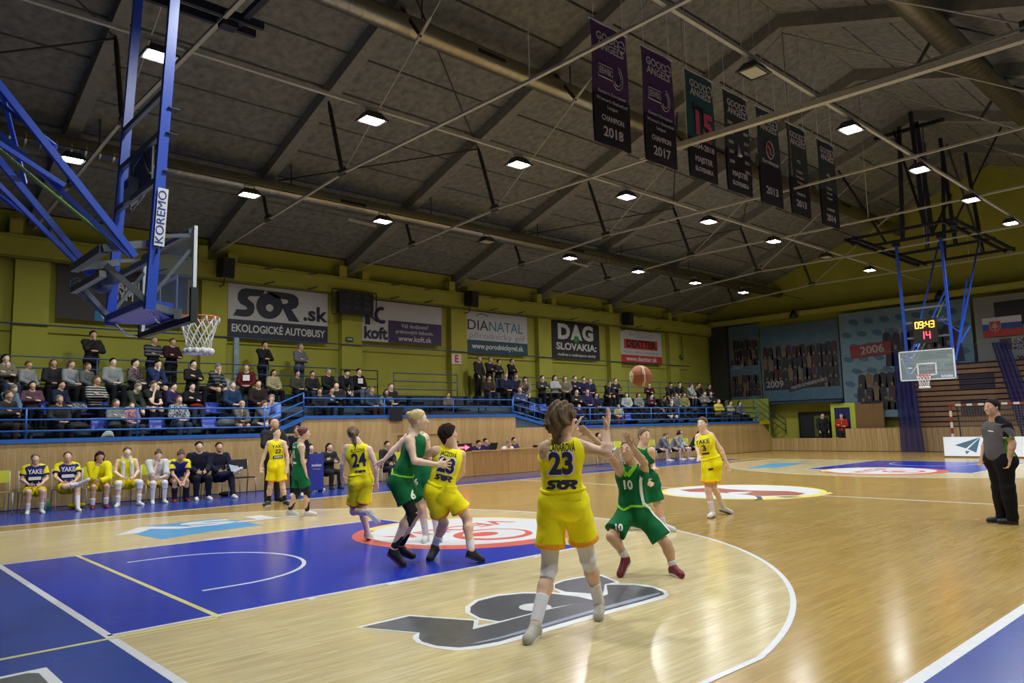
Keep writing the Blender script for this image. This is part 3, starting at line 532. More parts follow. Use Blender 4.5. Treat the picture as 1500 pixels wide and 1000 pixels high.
def players():
    P = {k: {a: V3(b) for a, b in v.items()} for k, v in POSES.items()}
    camdir = lambda p: nrm(V3([CAM.x-p[0], CAM.y-p[1], 0]))
    # 23: back to the camera, both hands up to catch the ball
    J = P['p23']; back = camdir(J['chest']); f = -back; rt = V3([f[1], -f[0], 0])
    f = nrm(f*.95+rt*.10)
    K = make_person('person', J, f, dict(s=1.05, girth=1.03, vox=.0085, cvox=.0105, skin=SKIN, top='jersey', topm=YEL, trim=None, bottom='shorts', botm=YEL2, hemm=ORG, ln=.66, fl=.012, waistband=YEL2,
        hair='messy', hairm=HLBR, wild=.010, hbig=1.27, headf=nrm(f*.85+rt*.75+V3([0, 0, .10])), shoem=mat('shoe_beige', (172, 168, 158), .6, var=.15, scale=40), solem=SOLEW, lace=mat('lace_grey', (120, 116, 110), .8),
        hands={'R': (nrm(-back*.25-rt*.85), .12, .34, 1), 'L': (nrm(rt*.9), .12, .30, 1)},
        shells=[('knee_sleeve', 'L', 'thigh', .42, .22, .076, .056, SOCKW), ('knee_sleeve', 'R', 'thigh', .46, .2, .078, .056, SOCKW), wh('L', .50, .98), wh('R', .52, .98),
                ('thigh_band', 'L', 'thigh', .60, .66, .085, .085, SOCKW), ('thigh_band', 'R', 'thigh', .56, .66, .087, .085, SOCKW)]))
    t = K['top']; up = K['G']['frame'][2]; c = K['J']['chest']
    decal('number', '23', .262, t, c+up*-.062, back, up, mat('print_halo', (226, 222, 240), .7), .05, .004, fit=.225)
    decal('number', '23', .238, t, c+up*-.062, back, up, NAVY, .04, .007, fit=.195)
    decal('name_print', 'BLANÁROVÁ', .088, t, c+up*.072, back, up, mat('print_black', (20, 20, 20), .7), .02, .005, fit=.225)
    decal('small_mark', '-', .10, t, c+up*.135, back, up, mat('print_black', (20, 20, 20), .7), .04, .005)
    decal('sponsor_print', '', 1, t, c-up*.225, back, up, NAVY, 0, .005, me=sor_mesh(.26, .075)); decal('sponsor_print', '', 1, t, c-up*.225, back, up, YEL, 0, .008, me=sor_hole(.26, .075))
    tag(K['root'], 'player in yellow shirt 23 seen from behind, hands raised for the ball', 'person', 'basketball players on court')
    # green 10 defending, facing the camera side
    J = P['p10']; f = nrm(camdir(J['chest'])*.75+V3([-.75, .15, 0])*.6); rt = V3([f[1], -f[0], 0])
    K = make_person('person', J, f, dict(s=.98, girth=1.03, vox=.0095, cvox=.011, skin=SKIN2, top='jersey', topm=GRN, trim=LIME, bottom='shorts', botm=GRN, ln=.80, fl=.02, bust=1, waistband=LIME,
        hair='pony', hairm=HLBR, headf=nrm(f*.8+V3([-.3, 0, .28])), shoem=SHR, solem=SOLEW, lace=SOCKW,
        hands={'L': (nrm(-rt*.5-f), .12, .34, -1), 'R': (nrm(f), .3, .2, -1)}, shells=[('sock', 'L', 'shin', .74, .98, .048, .044, SOCKW), ('sock', 'R', 'shin', .70, .98, .048, .044, SOCKW)]))
    t = K['top']; up = K['G']['frame'][2]; c = K['J']['chest']; vd = camdir(c)
    decal('number', '10', .135, t, c-up*.07+K['G']['frame'][0]*.03, nrm(f+vd), up, WHTP, .04, .006, fit=.10)
    decal('club_crest', '●', .05, t, c+up*.06-K['G']['frame'][0]*-.08, nrm(f+vd), up, mat('crest', (150, 140, 130), .7), 0, .006, me=disc_mesh(.025))
    decal('number', '10', .10, K['bottom'], lerp(K['J']['hipR'], K['J']['knR'], .55), vd, up, WHTP, .04, .006, fit=.08)
    stripe(K, 'L', WHTP); vneck(K, LIME, .045)
    tag(K['root'], 'defender in green shirt 10 with one arm up, facing the passer', 'person', 'basketball players on court')
    # yellow 28 posting up
    J = P['p28']; back = camdir(J['chest']); f = -back; rt = V3([f[1], -f[0], 0]); f = nrm(f*.9+rt*.35)
    K = make_person('person', J, f, dict(s=1.0, girth=1.06, vox=.0105, cvox=.012, skin=SKIN, top='jersey', topm=YEL, bottom='shorts', botm=YEL2, hemm=ORG, ln=.66, fl=.015, waistband=YEL2,
        hair='nape', hairm=HDRK, wild=.004, hbig=1.12, headf=nrm(f*.6+rt*.9), shoem=SHB, solem=SOLEB, shells=[wh('L', .62, .98), wh('R', .66, .98)], hands={'L': (nrm(-f+V3([0, 0, -.3])), .5, .1, -1), 'R': (f, .5, .1, -1)}))
    t = K['top']; up = K['G']['frame'][2]; c = K['J']['chest']
    decal('number', '28', .27, t, c-up*.055, back, up, mat('print_halo', (226, 222, 240), .7), .045, .004, fit=.23)
    decal('number', '28', .245, t, c-up*.055, back, up, NAVY, .035, .007, fit=.205)
    decal('name_print', 'JACZOVÁ', .075, t, c+up*.085, back, up, mat('print_black', (20, 20, 20), .7), .02, .005, fit=.20)
    decal('sponsor_print', '', 1, t, c-up*.20, back, up, NAVY, 0, .005, me=sor_mesh(.22, .07))
    tag(K['root'], 'player in yellow shirt 28, back turned, leaning against green number 6', 'person', 'basketball players on court')
    # green 6, blonde, knee sleeve
    J = P['p6']; f = nrm(V3([.85, -.35, 0]))
    BKS = mat('sleeve_black', (14, 14, 18), .75)
    K = make_person('person', J, f, dict(s=1.06, vox=.0105, cvox=.012, skin=SKIN3, top='jersey', topm=GRN, trim=mat('trim_white', (215, 220, 214), .7), bottom='shorts', botm=GRN, ln=.66, fl=.02, waistband=LIME,
        hair='bun', hairm=HBLD, headf=nrm(V3([.75, -.6, .06])), shoem=SHB, solem=mat('sole_purple', (90, 30, 90), .6), bust=1,
        shells=[('knee_sleeve', 'R', 'thigh', .38, .34, .074, .056, BKS), ('sock', 'R', 'shin', .60, .98, .046, .042, BLK), ('sock', 'L', 'shin', .60, .98, .046, .042, BLK)],
        hands={'R': (nrm(V3([.2, .9, 0])), .2, .3, 1), 'L': (f, .5, .1, 1)}))
    up = K['G']['frame'][2]; vd = camdir(K['J']['chest'])
    decal('number', '6', .15, K['bottom'], lerp(K['J']['hipR'], K['J']['knR'], .42)+f*.05, nrm(vd+f*.6), up, WHTP, .04, .006, fit=.075)
    vstripe(K, LIME); vneck(K, LIME, .03)
    tag(K['root'], 'tall blonde player in green shorts 6 with black knee sleeve', 'person', 'basketball players on court')
    # green player hidden behind number 6
    J = P['gw']; f = nrm(camdir(J['chest'])*.9+V3([.2, 0, 0]))
    K = make_person('person', J, f, dict(s=1.03, vox=.0125, cvox=.014, skin=SKIN3, top='jersey', topm=GRN, trim=LIME, bottom='shorts', botm=GRN, ln=.68, fl=.02, hair='nape', hairm=HBLD, headf=f,
        shoem=SHW, solem=SOLEW, shells=[wh('L', .38, .98), wh('R', .38, .98)], bust=1))
    decal('number', '6', .12, K['bottom'], lerp(K['J']['hipR'], K['J']['knR'], .2), camdir(J['chest']), K['G']['frame'][2], WHTP, .04, .006, fit=.06)
    tag(K['root'], 'player in green with long white socks, mostly hidden behind green number 6', 'person', 'basketball players on court')
    # yellow 24 running away
    J = P['p24']; back = camdir(J['chest']); f = -back
    K = make_person('person', J, f, dict(s=1.0, vox=.0125, cvox=.013, skin=SKIN3, top='jersey', topm=YEL, bottom='shorts', botm=YEL2, hemm=ORG, ln=.72, fl=.012, waistband=YEL2,
        hair='pony', hairm=HLBR, headf=f, shoem=SHW, solem=SOLEW, shells=[wh('L', .55, .98), wh('R', .42, .98), ('thigh_band', 'L', 'thigh', .72, .82, .078, .074, BLK), ('thigh_band', 'R', 'thigh', .70, .80, .078, .074, BLK)]))
    t = K['top']; up = K['G']['frame'][2]; c = K['J']['chest']
    decal('number', '24', .27, t, c-up*.06, back, up, NAVY, .035, .006, fit=.21)
    decal('name_print', 'RUŽIČOVÁ', .07, t, c+up*.085, back, up, mat('print_black', (20, 20, 20), .7), .015, .005, fit=.20)
    decal('sponsor_print', '', 1, t, c-up*.22, back, up, NAVY, 0, .005, me=sor_mesh(.17, .035))
    tag(K['root'], 'player in yellow shirt 24 with ponytail running towards the benches', 'person', 'basketball players on court')
    # yellow 22 by the bench
    J = P['p22']; f = nrm(camdir(J['chest'])*.9+V3([.25, -.1, 0]))
    K = make_person('person', J, f, dict(s=1.0, girth=1.05, vox=.015, skin=SKIN3, top='jersey', topm=YEL, bottom='shorts', botm=YEL2, hemm=ORG, ln=.70, fl=.015, hair='nape', hairm=HBRN, headf=nrm(f+V3([.4, 0, 0])), bust=1,
        shoem=mat('shoe_teal', (20, 52, 66), .5), solem=SOLEW, shells=[('sock', 'L', 'shin', .55, .98, .046, .043, BLK), ('sock', 'R', 'shin', .55, .98, .046, .043, BLK)]))
    t = K['top']; up = K['G']['frame'][2]; c = K['J']['chest']; PK = mat('print_black', (20, 20, 20), .7)
    decal('club_print', 'YAKE', .10, t, c+up*.035, f, up, PK, .01, .006, fit=.27); decal('number', '22', .125, t, c-up*.075, f, up, PK, .02, .006, fit=.13)
    decal('sponsor_panel', '', 1, t, c-up*.20, f, up, NAVY, 0, .006, me=rect_mesh(.22, .07)); decal('sponsor_print', 'sponzor'[:0]+'KOŠICE', .05, t, c-up*.20, f, up, WHTP, .02, .010, fit=.17)
    tag(K['root'], 'player in yellow shirt 22 standing in front of the team bench', 'person', 'basketball players on court')
    # green 11 walking
    J = P['g11']; f = nrm(V3([.95, -.25, 0])); vd = camdir(J['chest'])
    K = make_person('person', J, f, dict(s=1.0, vox=.0145, skin=SKIN, top='jersey', topm=GRN, trim=mat('trim_white', (215, 220, 214), .7), bottom='shorts', botm=GRN, ln=.74, fl=.02, hair='bun', hairm=HRED, headf=nrm(V3([.8, -.5, 0])),
        shoem=SHW, solem=SOLEW, shells=[('knee_sleeve', 'L', 'thigh', .55, .35, .07, .055, BLK), ('knee_sleeve', 'R', 'thigh', .55, .3, .07, .055, BLK), ('sock', 'L', 'shin', .5, .98, .046, .043, BLK), ('sock', 'R', 'shin', .45, .98, .046, .043, BLK)]))
    t = K['top']; up = K['G']['frame'][2]; c = K['J']['chest']
    decal('number', '11', .20, t, c-up*.04-f*.06, nrm(vd*.8-f*.6), up, WHTP, .03, .006, fit=.10); decal('name_print', 'HAVRAN', .05, t, c+up*.10-f*.06, nrm(vd*.8-f*.6), up, WHTP, .02, .006, fit=.12)
    decal('sponsor_print', '', 1, t, c-up*.2-f*.06, nrm(vd*.8-f*.6), up, WHTP, 0, .006, me=rect_mesh(.16, .035))
    tag(K['root'], 'player in green shirt 11 with reddish hair and black leggings, walking by the bench', 'person', 'basketball players on court')
    # yellow player on the right looking back
    J = P['y3']; f = nrm(camdir(J['chest'])*.9+V3([-.25, .2, 0]))
    K = make_person('person', J, f, dict(s=.97, vox=.0125, skin=SKIN3, top='jersey', topm=YEL, bottom='shorts', botm=YEL2, hemm=ORG, ln=.72, fl=.02, waistband=YEL2, hair='bun', hairm=HBRN, headf=nrm(f+V3([-.5, .1, 0])), bust=1,
        shoem=SHW, solem=mat('sole_dark', (40, 40, 46), .6), lace=BLK, shells=[wh('L', .55, .98), wh('R', .50, .98)]))
    t = K['top']; up = K['G']['frame'][2]; c = K['J']['chest']
    decal('club_print', 'YAKE', .10, t, c+up*.015, f, up, NAVY, .02, .006, fit=.25); decal('number', '3', .13, t, c-up*.10, f, up, NAVY, .03, .006, fit=.07)
    decal('sponsor_print', '', 1, t, c-up*.19, f, up, NAVY, 0, .006, me=rect_mesh(.13, .03)); decal('shorts_mark', '', 1, K['bottom'], K['G']['pel']-up*.10, f, up, NAVY, 0, .006, me=rect_mesh(.07, .03))
    tag(K['root'], 'player in yellow jogging beside the centre circle and looking back', 'person', 'basketball players on court')
    # green player behind number 10
    J = P['gb']; f = nrm(camdir(J['chest'])*.9+V3([.35, 0, 0]))
    K = make_person('person', J, f, dict(s=1.02, vox=.0125, skin=SKIN, top='jersey', topm=GRN, trim=LIME, bottom='shorts', botm=GRN, ln=.8, fl=.03, hair='nape', hairm=HLBR, headf=nrm(f+V3([.3, 0, 0])), bust=1,
        shoem=SHW, solem=SOLEW, shells=[wh('L', .6, .98), wh('R', .6, .98)]))
    tag(K['root'], 'player in green with light brown hair, half hidden behind green number 10', 'person', 'basketball players on court')
    # referee
    J = P['ref']; f = nrm(V3([-.85, .52, 0]))
    GRY = grad_cloth('referee_grey', (92, 90, 96))
    K = make_person('person', J, f, dict(s=1.06, girth=1.22, belly=.50, vox=.0115, cvox=.012, skin=SKIN2, top='tshirt', topm=GRY, topname='polo_shirt', hem=.0, bottom='trousers', botm=grad_cloth('trousers_black', (16, 17, 24)), hair='nape', hairm=HDRK,
        headf=nrm(V3([-.85, .45, 0])), shoem=SHB, solem=SOLEB, neckr=.07))
    t = K['top']; lat, ff, up = K['G']['frame']; G = K['G']; g = G['g']; Jr = K['J']
    BKT = grad_cloth('referee_black', (20, 21, 28)); GR2 = mat('referee_green', (70, 170, 30), .75)
    for d in 'LR':
        sh, el = Jr['sh'+d], Jr['el'+d]
        sl = sdf_obj('sleeve', [cone(sh+(Jr['neck']-sh)*.5+up*.02, sh, .050*g, .062*g, .03), cut_cone(sh, sh+(el-sh)*.66, .064*g, .067*g, .03)], .012, BKT, t, .004)
        a = sh+(el-sh)*.60; sdf_obj('sleeve_stripe', [cut_cone(a, a+(el-sh)*.03, .0685*g, .0685*g)], .01, WHTP, sl, .004); a = sh+(el-sh)*.65; sdf_obj('sleeve_stripe', [cut_cone(a, a+(el-sh)*.03, .069*g, .069*g)], .01, GR2, sl, .004)
    w0 = lerp(Jr['waist'], Jr['chest'], .25); sdp = -lat if (-lat)@camdir(Jr['chest']) > 0 else lat
    decal('side_panel', '', 1, t, w0-ff*.02+up*.0, sdp, up, GR2, 0, .005, me=rect_mesh(.13, .34)); decal('whistle_print', '', 1, t, Jr['chest']+ff*.1+up*.03, nrm(sdp+ff), up, WHTP, 0, .006, me=rect_mesh(.07, .015))
    tag(K['root'], 'stout referee in grey and black polo shirt with green side panels', 'person')
def disc_mesh(r):
    mb = MB(); n = 16; mb.add([(r*math.cos(2*math.pi*i/n), r*math.sin(2*math.pi*i/n), 0) for i in range(n)], [tuple(range(n))]); return mb.mesh()
def rect_mesh(a, b):
    mb = MB(); mb.add([(-a/2, -b/2, 0), (a/2, -b/2, 0), (a/2, b/2, 0), (-a/2, b/2, 0)], [(0, 1, 2, 3)]); return mb.mesh()
def strip_on(K, part, pts, wd, m, name, off=.006):
    me = K[part].data; bv = BVHTree.FromPolygons([v.co for v in me.vertices], [p.vertices for p in me.polygons]); vs = []; fs = []
    hits = []
    for i in range(25):
        t = i/24*(len(pts)-1); a = min(int(t), len(pts)-2); p = Vector(pts[a])*(1-(t-a))+Vector(pts[a+1])*(t-a); h = bv.find_nearest(p); hits.append((h[0], h[1]))
    for i, (p, n) in enumerate(hits):
        d = (hits[min(i+1, 24)][0]-hits[max(i-1, 0)][0]).normalized(); x = d.cross(n).normalized()*wd/2
        for s_ in (-1, 0, 1):
            q = bv.find_nearest(p+x*s_); vs.append(q[0]+q[1]*off)
    for i in range(24):
        for j in (0, 1): a = i*3+j; fs.append((a, a+1, a+4, a+3))
    MB().add(vs, fs, 0, True).build(name, m, K[part])
def stripe(K, d, m):
    J = K['J']; lat, f, up = K['G']['frame']; sg = -1 if d == 'L' else 1; o = lat*sg
    strip_on(K, 'top', [J['sh'+d]-o*.05+f*.08, J['chest']+o*.13+f*.10, J['waist']+o*.14+f*.06, K['G']['pel']+up*.06+o*.2], .035, m, 'side_stripe')
    strip_on(K, 'bottom', [K['G']['pel']+up*.10+o*.2, J['hip'+d]+o*.25+f*.02, lerp(J['hip'+d], J['kn'+d], .75)+o*.25], .035, m, 'side_stripe')
def vstripe(K, m):
    J = K['J']; lat, f, up = K['G']['frame']
    strip_on(K, 'top', [J['shR']+(J['neck']-J['shR'])*.45+up*.08, J['shR']-lat*.08+f*.12, J['chest']+f*.2, J['chest']+f*.2-up*.03], .03, m, 'neck_stripe')

def vneck(K, m, wd):
    J = K['J']; lat, f, up = K['G']['frame']
    for s, d in ((1, 'R'), (-1, 'L')):
        strip_on(K, 'top', [J['neck']+lat*s*.075+up*.02, J['neck']+lat*s*.06+f*.09-up*.03, J['chest']+f*.16+up*.045+lat*s*.004], wd, m, 'neck_stripe')
PI = math.pi
def arc3(x0, sgn, R=6.75, yc=6.6, n=48):
    a = math.asin(yc/R); return [(x0+sgn*R*math.cos(t), R*math.sin(t)) for t in np.linspace(a, -a, n)]
def strip(pts, wd, closed=False):
    """outline of a painted line of width wd along pts (2-D)"""
    L = []; Rr = []; n = len(pts)
    for i, p in enumerate(pts):
        a = pts[i-1] if (i or closed) else p; b = pts[(i+1) % n] if (i < n-1 or closed) else p
        d = Vector((b[0]-a[0], b[1]-a[1])).normalized(); x = Vector((-d.y, d.x))*wd/2
        L.append((p[0]+x.x, p[1]+x.y)); Rr.append((p[0]-x.x, p[1]-x.y))
    return L, Rr
def line_mb(mb, pts, wd, z0=0., z1=.0045, closed=False):
    L, Rr = strip(pts, wd, closed); n = len(pts); vs = [(*p, z1) for p in L]+[(*p, z1) for p in Rr]+[(*p, z0) for p in L]+[(*p, z0) for p in Rr]; fs = []
    for i in range(n if closed else n-1):
        j = (i+1) % n; fs += [(i, i+n, j+n, j), (i, j, j+2*n, i+2*n), (i+n, i+3*n, j+3*n, j+n)]
    mb.add(vs, fs)
def build_floor():
    WOOD = wood_floor('court_wood', (178, 148, 84), (167, 136, 72), .17); PALE = wood_floor('court_wood_pale', (206, 190, 146), (197, 179, 132), .18)
    BLUE = mat('court_blue', (24, 52, 170), .2, var=.05, scale=2.5); BLUE2 = mat('court_blue_border', (22, 58, 146), .24, var=.06, scale=2.5)
    LINE = mat('line_white', (212, 214, 220), .25, var=.04, scale=9); YL = mat('line_yellow', (206, 200, 130), .3)
    fl = tag(MB().box((-9, -16, -.2), (37.2, 15.2, 0)).build('floor', WOOD), kind='structure')
    def sheet(name, pts, z, m): return MB().poly(pts, 0., z).build(name, m, fl)
    for s0, sg in ((0, 1), (28, -1)):
        x0 = s0+sg*1.575
        sheet('pale_wood_zone', [(s0, 6.6)]+arc3(x0, sg)+[(s0, -6.6)], .0012, PALE)
        sheet('painted_key', [(s0, 2.43), (s0+sg*5.8, 2.43), (s0+sg*5.8, -2.43), (s0, -2.43)], .0024, BLUE)
    mb = MB(); z = .0022
    for a in (((-9, -16), (-.03, -16), (-.03, 11), (-9, 11)), ((-.03, -16), (28, -16), (28, -7.53), (-.03, -7.53)), ((-.03, 7.62), (27.2, 7.62), (27.2, 11), (-.03, 11))): mb.poly(list(a), 0., z)
    mb.build('painted_border', BLUE2, fl)
    MB().poly([(11.4, 8.3), (20.2, 8.3), (20.2, 10.1), (11.4, 10.1)], 0, .006).build('mauve_strip', mat('strip_mauve', (92, 78, 92), .5), fl)  # thin mauve strip in front of the scorer's table
    def ln(pts, wd=.05, z1=.0042, closed=False, m=LINE, name='court_line'):
        mb = MB(); line_mb(mb, pts, wd, 0, z1, closed); return mb.build(name, m, fl)
    for s0, sg in ((0, 1), (28, -1)):
        x0 = s0+sg*1.575
        ln([(s0, -7.5), (s0, 7.5)], .07 if sg > 0 else .05)
        ln([(s0, 6.575)]+arc3(x0, sg, 6.725, 6.575, 72)+[(s0, -6.575)], .05)
        for y in (2.45, -2.45): ln([(s0, y), (s0+sg*5.8, y)], .045)
        ln([(s0+sg*5.8, 2.45), (s0+sg*5.8, -2.45)], .045)
        ln([(s0+sg*1.2, 1.275)]+[(x0+sg*1.275*math.cos(t), 1.275*math.sin(t)) for t in np.linspace(PI/2, -PI/2, 30)]+[(s0+sg*1.2, -1.275)], .05)
        for y in (2.5, -2.5):
            for q0, q1 in ((1.75, 1.82), (2.65, 3.05), (3.9, 3.97), (4.8, 4.87)): ln([(s0+sg*q0, y), (s0+sg*q1, y)], .10, .0046)
    ln([(0, -7.5), (28, -7.5)], .09); ln([(0, 7.55), (28, 7.55)], .05); ln([(14, -7.5), (14, 7.5)], .05)
    ln([(.9, 2.42), (.88, -2.56)], .055, .005, m=YL, name='volleyball_line'); ln([(-8, -2.58), (.9, -2.56)], .05, .005, m=YL, name='volleyball_line')
    # printed advertising on the floor
    GR = mat('floor_print_grey', (72, 74, 80), .3, var=.22, scale=9); WHF = mat('floor_print_white', (214, 218, 220), .28); GL = mat('floor_painted_sheen', (140, 150, 172), .3)
    sheet('floor_logo', SOR_WHITE, .0030, WHF); 
    for nm, P, z, m in (('logo_letter', SOR_BODY, .0040, GR), ('logo_letter', SOR_O, .0050, GR), ('logo_letter', SOR_S, .0045, GR), ('logo_painted_sheen', SOR_SHEEN, .0056, GL), ('logo_counter', SOR_HOLE, .0062, WHF)): sheet(nm, P, z, m)  # pale blue-grey band paints a sheen into the logo colour
    sheet('floor_logo', EDGE_WHITE, .0034, WHF); sheet('logo_letter', EDGE_GREY, .0045, GR)
    sheet('floor_logo', TSV, .0030, mat('floor_print_cyan', (78, 150, 196), .3, var=.06, scale=6))
    text_at('logo_letter', 'TSV', 1.05, (3.55, 4.72, .004), (-1, 0, 0), (0, -1, 0), WHF, fl, .045, .0006, fit=3.3)
    sheet('floor_logo', [(25.6-.2*0, 4.0), (22.6, 3.6), (21.6, 4.3), (24.8, 5.0)], .0030, MATS['floor_print_cyan'])
    RD = mat('floor_print_red', (206, 96, 82), .3); YF = mat('floor_print_yellow', (220, 212, 120), .3)
    for cx in (5.8, 22.2):
        s = 1 if cx < 14 else -1
        circ = lambda r, ry=None, ox=0, oy=0: [(cx+ox+r*math.cos(t), oy+(ry or r)*math.sin(t)) for t in np.linspace(0, 2*PI, 49)[:-1]]
        sheet('floor_logo', circ(1.78), .0050, RD); sheet('logo_ring', [(cx+1.74*math.cos(t), 1.74*math.sin(t)) for t in np.linspace(-.2, 2.2, 24)]+[(cx+1.0*math.cos(t), 1.0*math.sin(t)) for t in np.linspace(2.2, -.2, 20)], .0056, YF)
        sheet('logo_disc', circ(1.55, 1.5, .06, .06), .0062, WHF)
        mb = MB(); mb.poly(circ(.62, .58, 0, -.62), 0, .0068); mb.build('logo_swirl', RD, fl); sheet('logo_swirl_gap', circ(.50, .45, .04, -.60), .0073, WHF); sheet('logo_swirl_dot', circ(.26, .2, -.1, -.5), .0079, RD)
        text_at('logo_letter', 'VEOLIA', .62, (cx-.0, .38, .007), (-1, -.05, 0), (.05, -1, 0), RD, fl, .02, .0006, fit=2.45)
        sheet('tape_mark', [(cx-.1, -1.5), (cx+.14, -1.5), (cx+.14, -1.78), (cx-.1, -1.78)], .0080, mat('tape_grey', (105, 108, 118), .5))
    sheet('floor_logo', [(14+1.86*math.cos(t), 1.84*math.sin(t)) for t in np.linspace(0, 2*PI, 61)[:-1]], .0050, YF); sheet('logo_disc', [(14+1.74*math.cos(t), 1.70*math.sin(t)) for t in np.linspace(0, 2*PI, 61)[:-1]], .0056, WHF)
    DR = mat('floor_print_brick', (160, 84, 62), .3); BKF = mat('floor_print_black', (52, 58, 66), .3)
    for nm, P, z, m in (('logo_emblem', C_RED, .0062, DR), ('logo_emblem_gap', C_IN, .0068, WHF), ('logo_accent', C_BLK, .0068, BKF), ('logo_accent', C_BLK2, .0069, BKF), ('logo_ribbon', C_YEL, .0063, YF)): sheet(nm, P, z, m)  # black pieces are accent lines of the emblem print
    return fl
FX = [2.4+5.07*k for k in range(-2, 7)]
def roofz(y): return 12.6-.34*abs(y)
def build_roof():
    DK = mat('roof_panel_grey', (114, 115, 107), .9, var=.30, scale=5, bump=.3); BM = mat('roof_beam_grey', (122, 122, 112), .85, var=.15, scale=6); ST = mat('steel_light', (170, 168, 152), .55, var=.1, scale=10)
    STD = mat('steel_dark', (52, 52, 48), .6)
    mb = MB()
    for s in (1, -1):
        mb.add([(-9, 0, 13.06), (37.2, 0, 13.06), (37.2, s*15.4, 13.06-.34*15.4), (-9, s*15.4, 13.06-.34*15.4), (-9, 0, 13.2), (37.2, 0, 13.2), (37.2, s*15.4, 13.2-.34*15.4), (-9, s*15.4, 13.2-.34*15.4)],
            [(0, 1, 2, 3), (4, 7, 6, 5), (0, 4, 5, 1), (3, 2, 6, 7), (0, 3, 7, 4), (1, 5, 6, 2)])
    ce = tag(mb.build('ceiling', mat('roof_gap', (50, 48, 44), .9)), kind='structure')
    variants = []
    edges = [-9]+FX[1:]+[37.2]
    for i in range(len(edges)-1):
        mb = MB(); xa, xb = edges[i]+.02, edges[i+1]-.02; L = xb-xa
        mb.add([(0, .015, -.02), (L, .015, -.02), (L, 1.255, -.02), (0, 1.255, -.02), (0, 0, .04), (L, 0, .04), (L, 1.27, .04), (0, 1.27, .04)], [(0, 3, 2, 1), (4, 5, 6, 7), (0, 1, 5, 4), (1, 2, 6, 5), (2, 3, 7, 6), (3, 0, 4, 7)])
        me = mb.mesh('roof_panel'); me.materials.append(DK); th = math.atan(.34)
        for s in (1, -1):
            for k in range(12):
                o = bpy.data.objects.new('roof_panel', me); COL.objects.link(o); o.parent = ce
                d = k*1.31; y = d*math.cos(th); z = 13.02-d*math.sin(th)
                o.location = (xa if s > 0 else xb, s*y, z+R_.uniform(-.012, .0)); o.rotation_euler = (-th, 0, 0) if s > 0 else (-th, 0, PI)
    for x in FX[1:]:
        mb = MB()
        for s in (1, -1):
            a = .16; vs = []
            for dx in (-a, a):
                vs += [(x+dx, 0, 13.0), (x+dx, s*15, 13.0-5.1), (x+dx, s*15, 12.60-5.1+.06), (x+dx, 0, 12.6)]
            mb.add(vs, [(0, 1, 2, 3), (7, 6, 5, 4), (0, 4, 5, 1), (3, 2, 6, 7), (0, 3, 7, 4), (1, 5, 6, 2)])
        bm_ = mb.build('roof_truss', BM, ce)
        pts = [(x, -14.9, 7.46), (x, -10.9, 7.74), (x, -6.7, 8.0), (x, 0, 7.95), (x, 6.7, 8.0), (x, 10.9, 7.74), (x, 14.9, 7.46)]
        for a, b in zip(pts, pts[1:]): MB().bar(a, b, .07, .05).build('tie_bar', ST, bm_)
        for s in (1, -1):
            for a, b, r in (((x, s*6.7, 8.0), (x, s*7.4, roofz(7.4)+.02), .055), ((x, s*10.9, 7.74), (x, s*11.3, roofz(11.3)+.02), .05), ((x, s*3.35, 10.2), (x, s*4.1, roofz(4.1)+.02), .045)):
                m_ = lerp(V3(a), V3(b), .5); MB().tube([a, lerp(V3(a), m_, .2), m_, lerp(V3(b), m_, .2), b], [r*.5, r, r, r, r*.5], 8).build('strut', STD, bm_)
            MB().tube([(x, s*6.7, 8.0), (x, 0, 12.5)], .018, 6).build('rod', ST, bm_)
            MB().bar((x, s*3.55, 10.13), (x, s*3.0, 10.5), .07, .04).build('turnbuckle', ST, bm_)
            for y, z in ((6.7, 8.0), (10.9, 7.74)): MB().box((x-.03, s*y-.16, z-.05), (x+.03, s*y+.16, z+.13)).build('gusset_plate', STD, bm_)
        MB().tube([(x, 0, 12.55), (x, 0, 7.97)], .012, 6).build('rod', ST, bm_)
    for i in (1, 3, 5, 6):
        for s in (1, -1):
            for y0, y1 in ((7.4, 10.9), (7.4, 3.6)): MB().tube([(FX[i+1], s*y0, roofz(y0)-.03), (FX[i], s*y1, roofz(y1)-.03)], .022, 6).build('roof_brace', STD, ce)
    for y in (3.05, -3.05, -9.15): MB().bar((-9, y, 8.06), (37, y, 8.06), .075, .06).build('light_rail', ST, ce)
    MB().bar((-9, 9.15, 8.08), (37, 9.15, 8.08), .025, .025).build('light_rail', STD, ce)
    MB().bar((FX[4]-.02, 1.3, 8.03), (FX[4]-.02, -14.5, 7.62), .15, .12).build('cable_channel', mat('channel_cream', (176, 172, 150), .6, var=.1, scale=12), ce)
    for x, y in ((9.6, 10.1), (19.5, 10.1)): MB().bar((x, y-.02, 7.95), (x+1.0, y-.02, 7.9), .09, .06).build('cable_tray', ST, ce)
    return ce
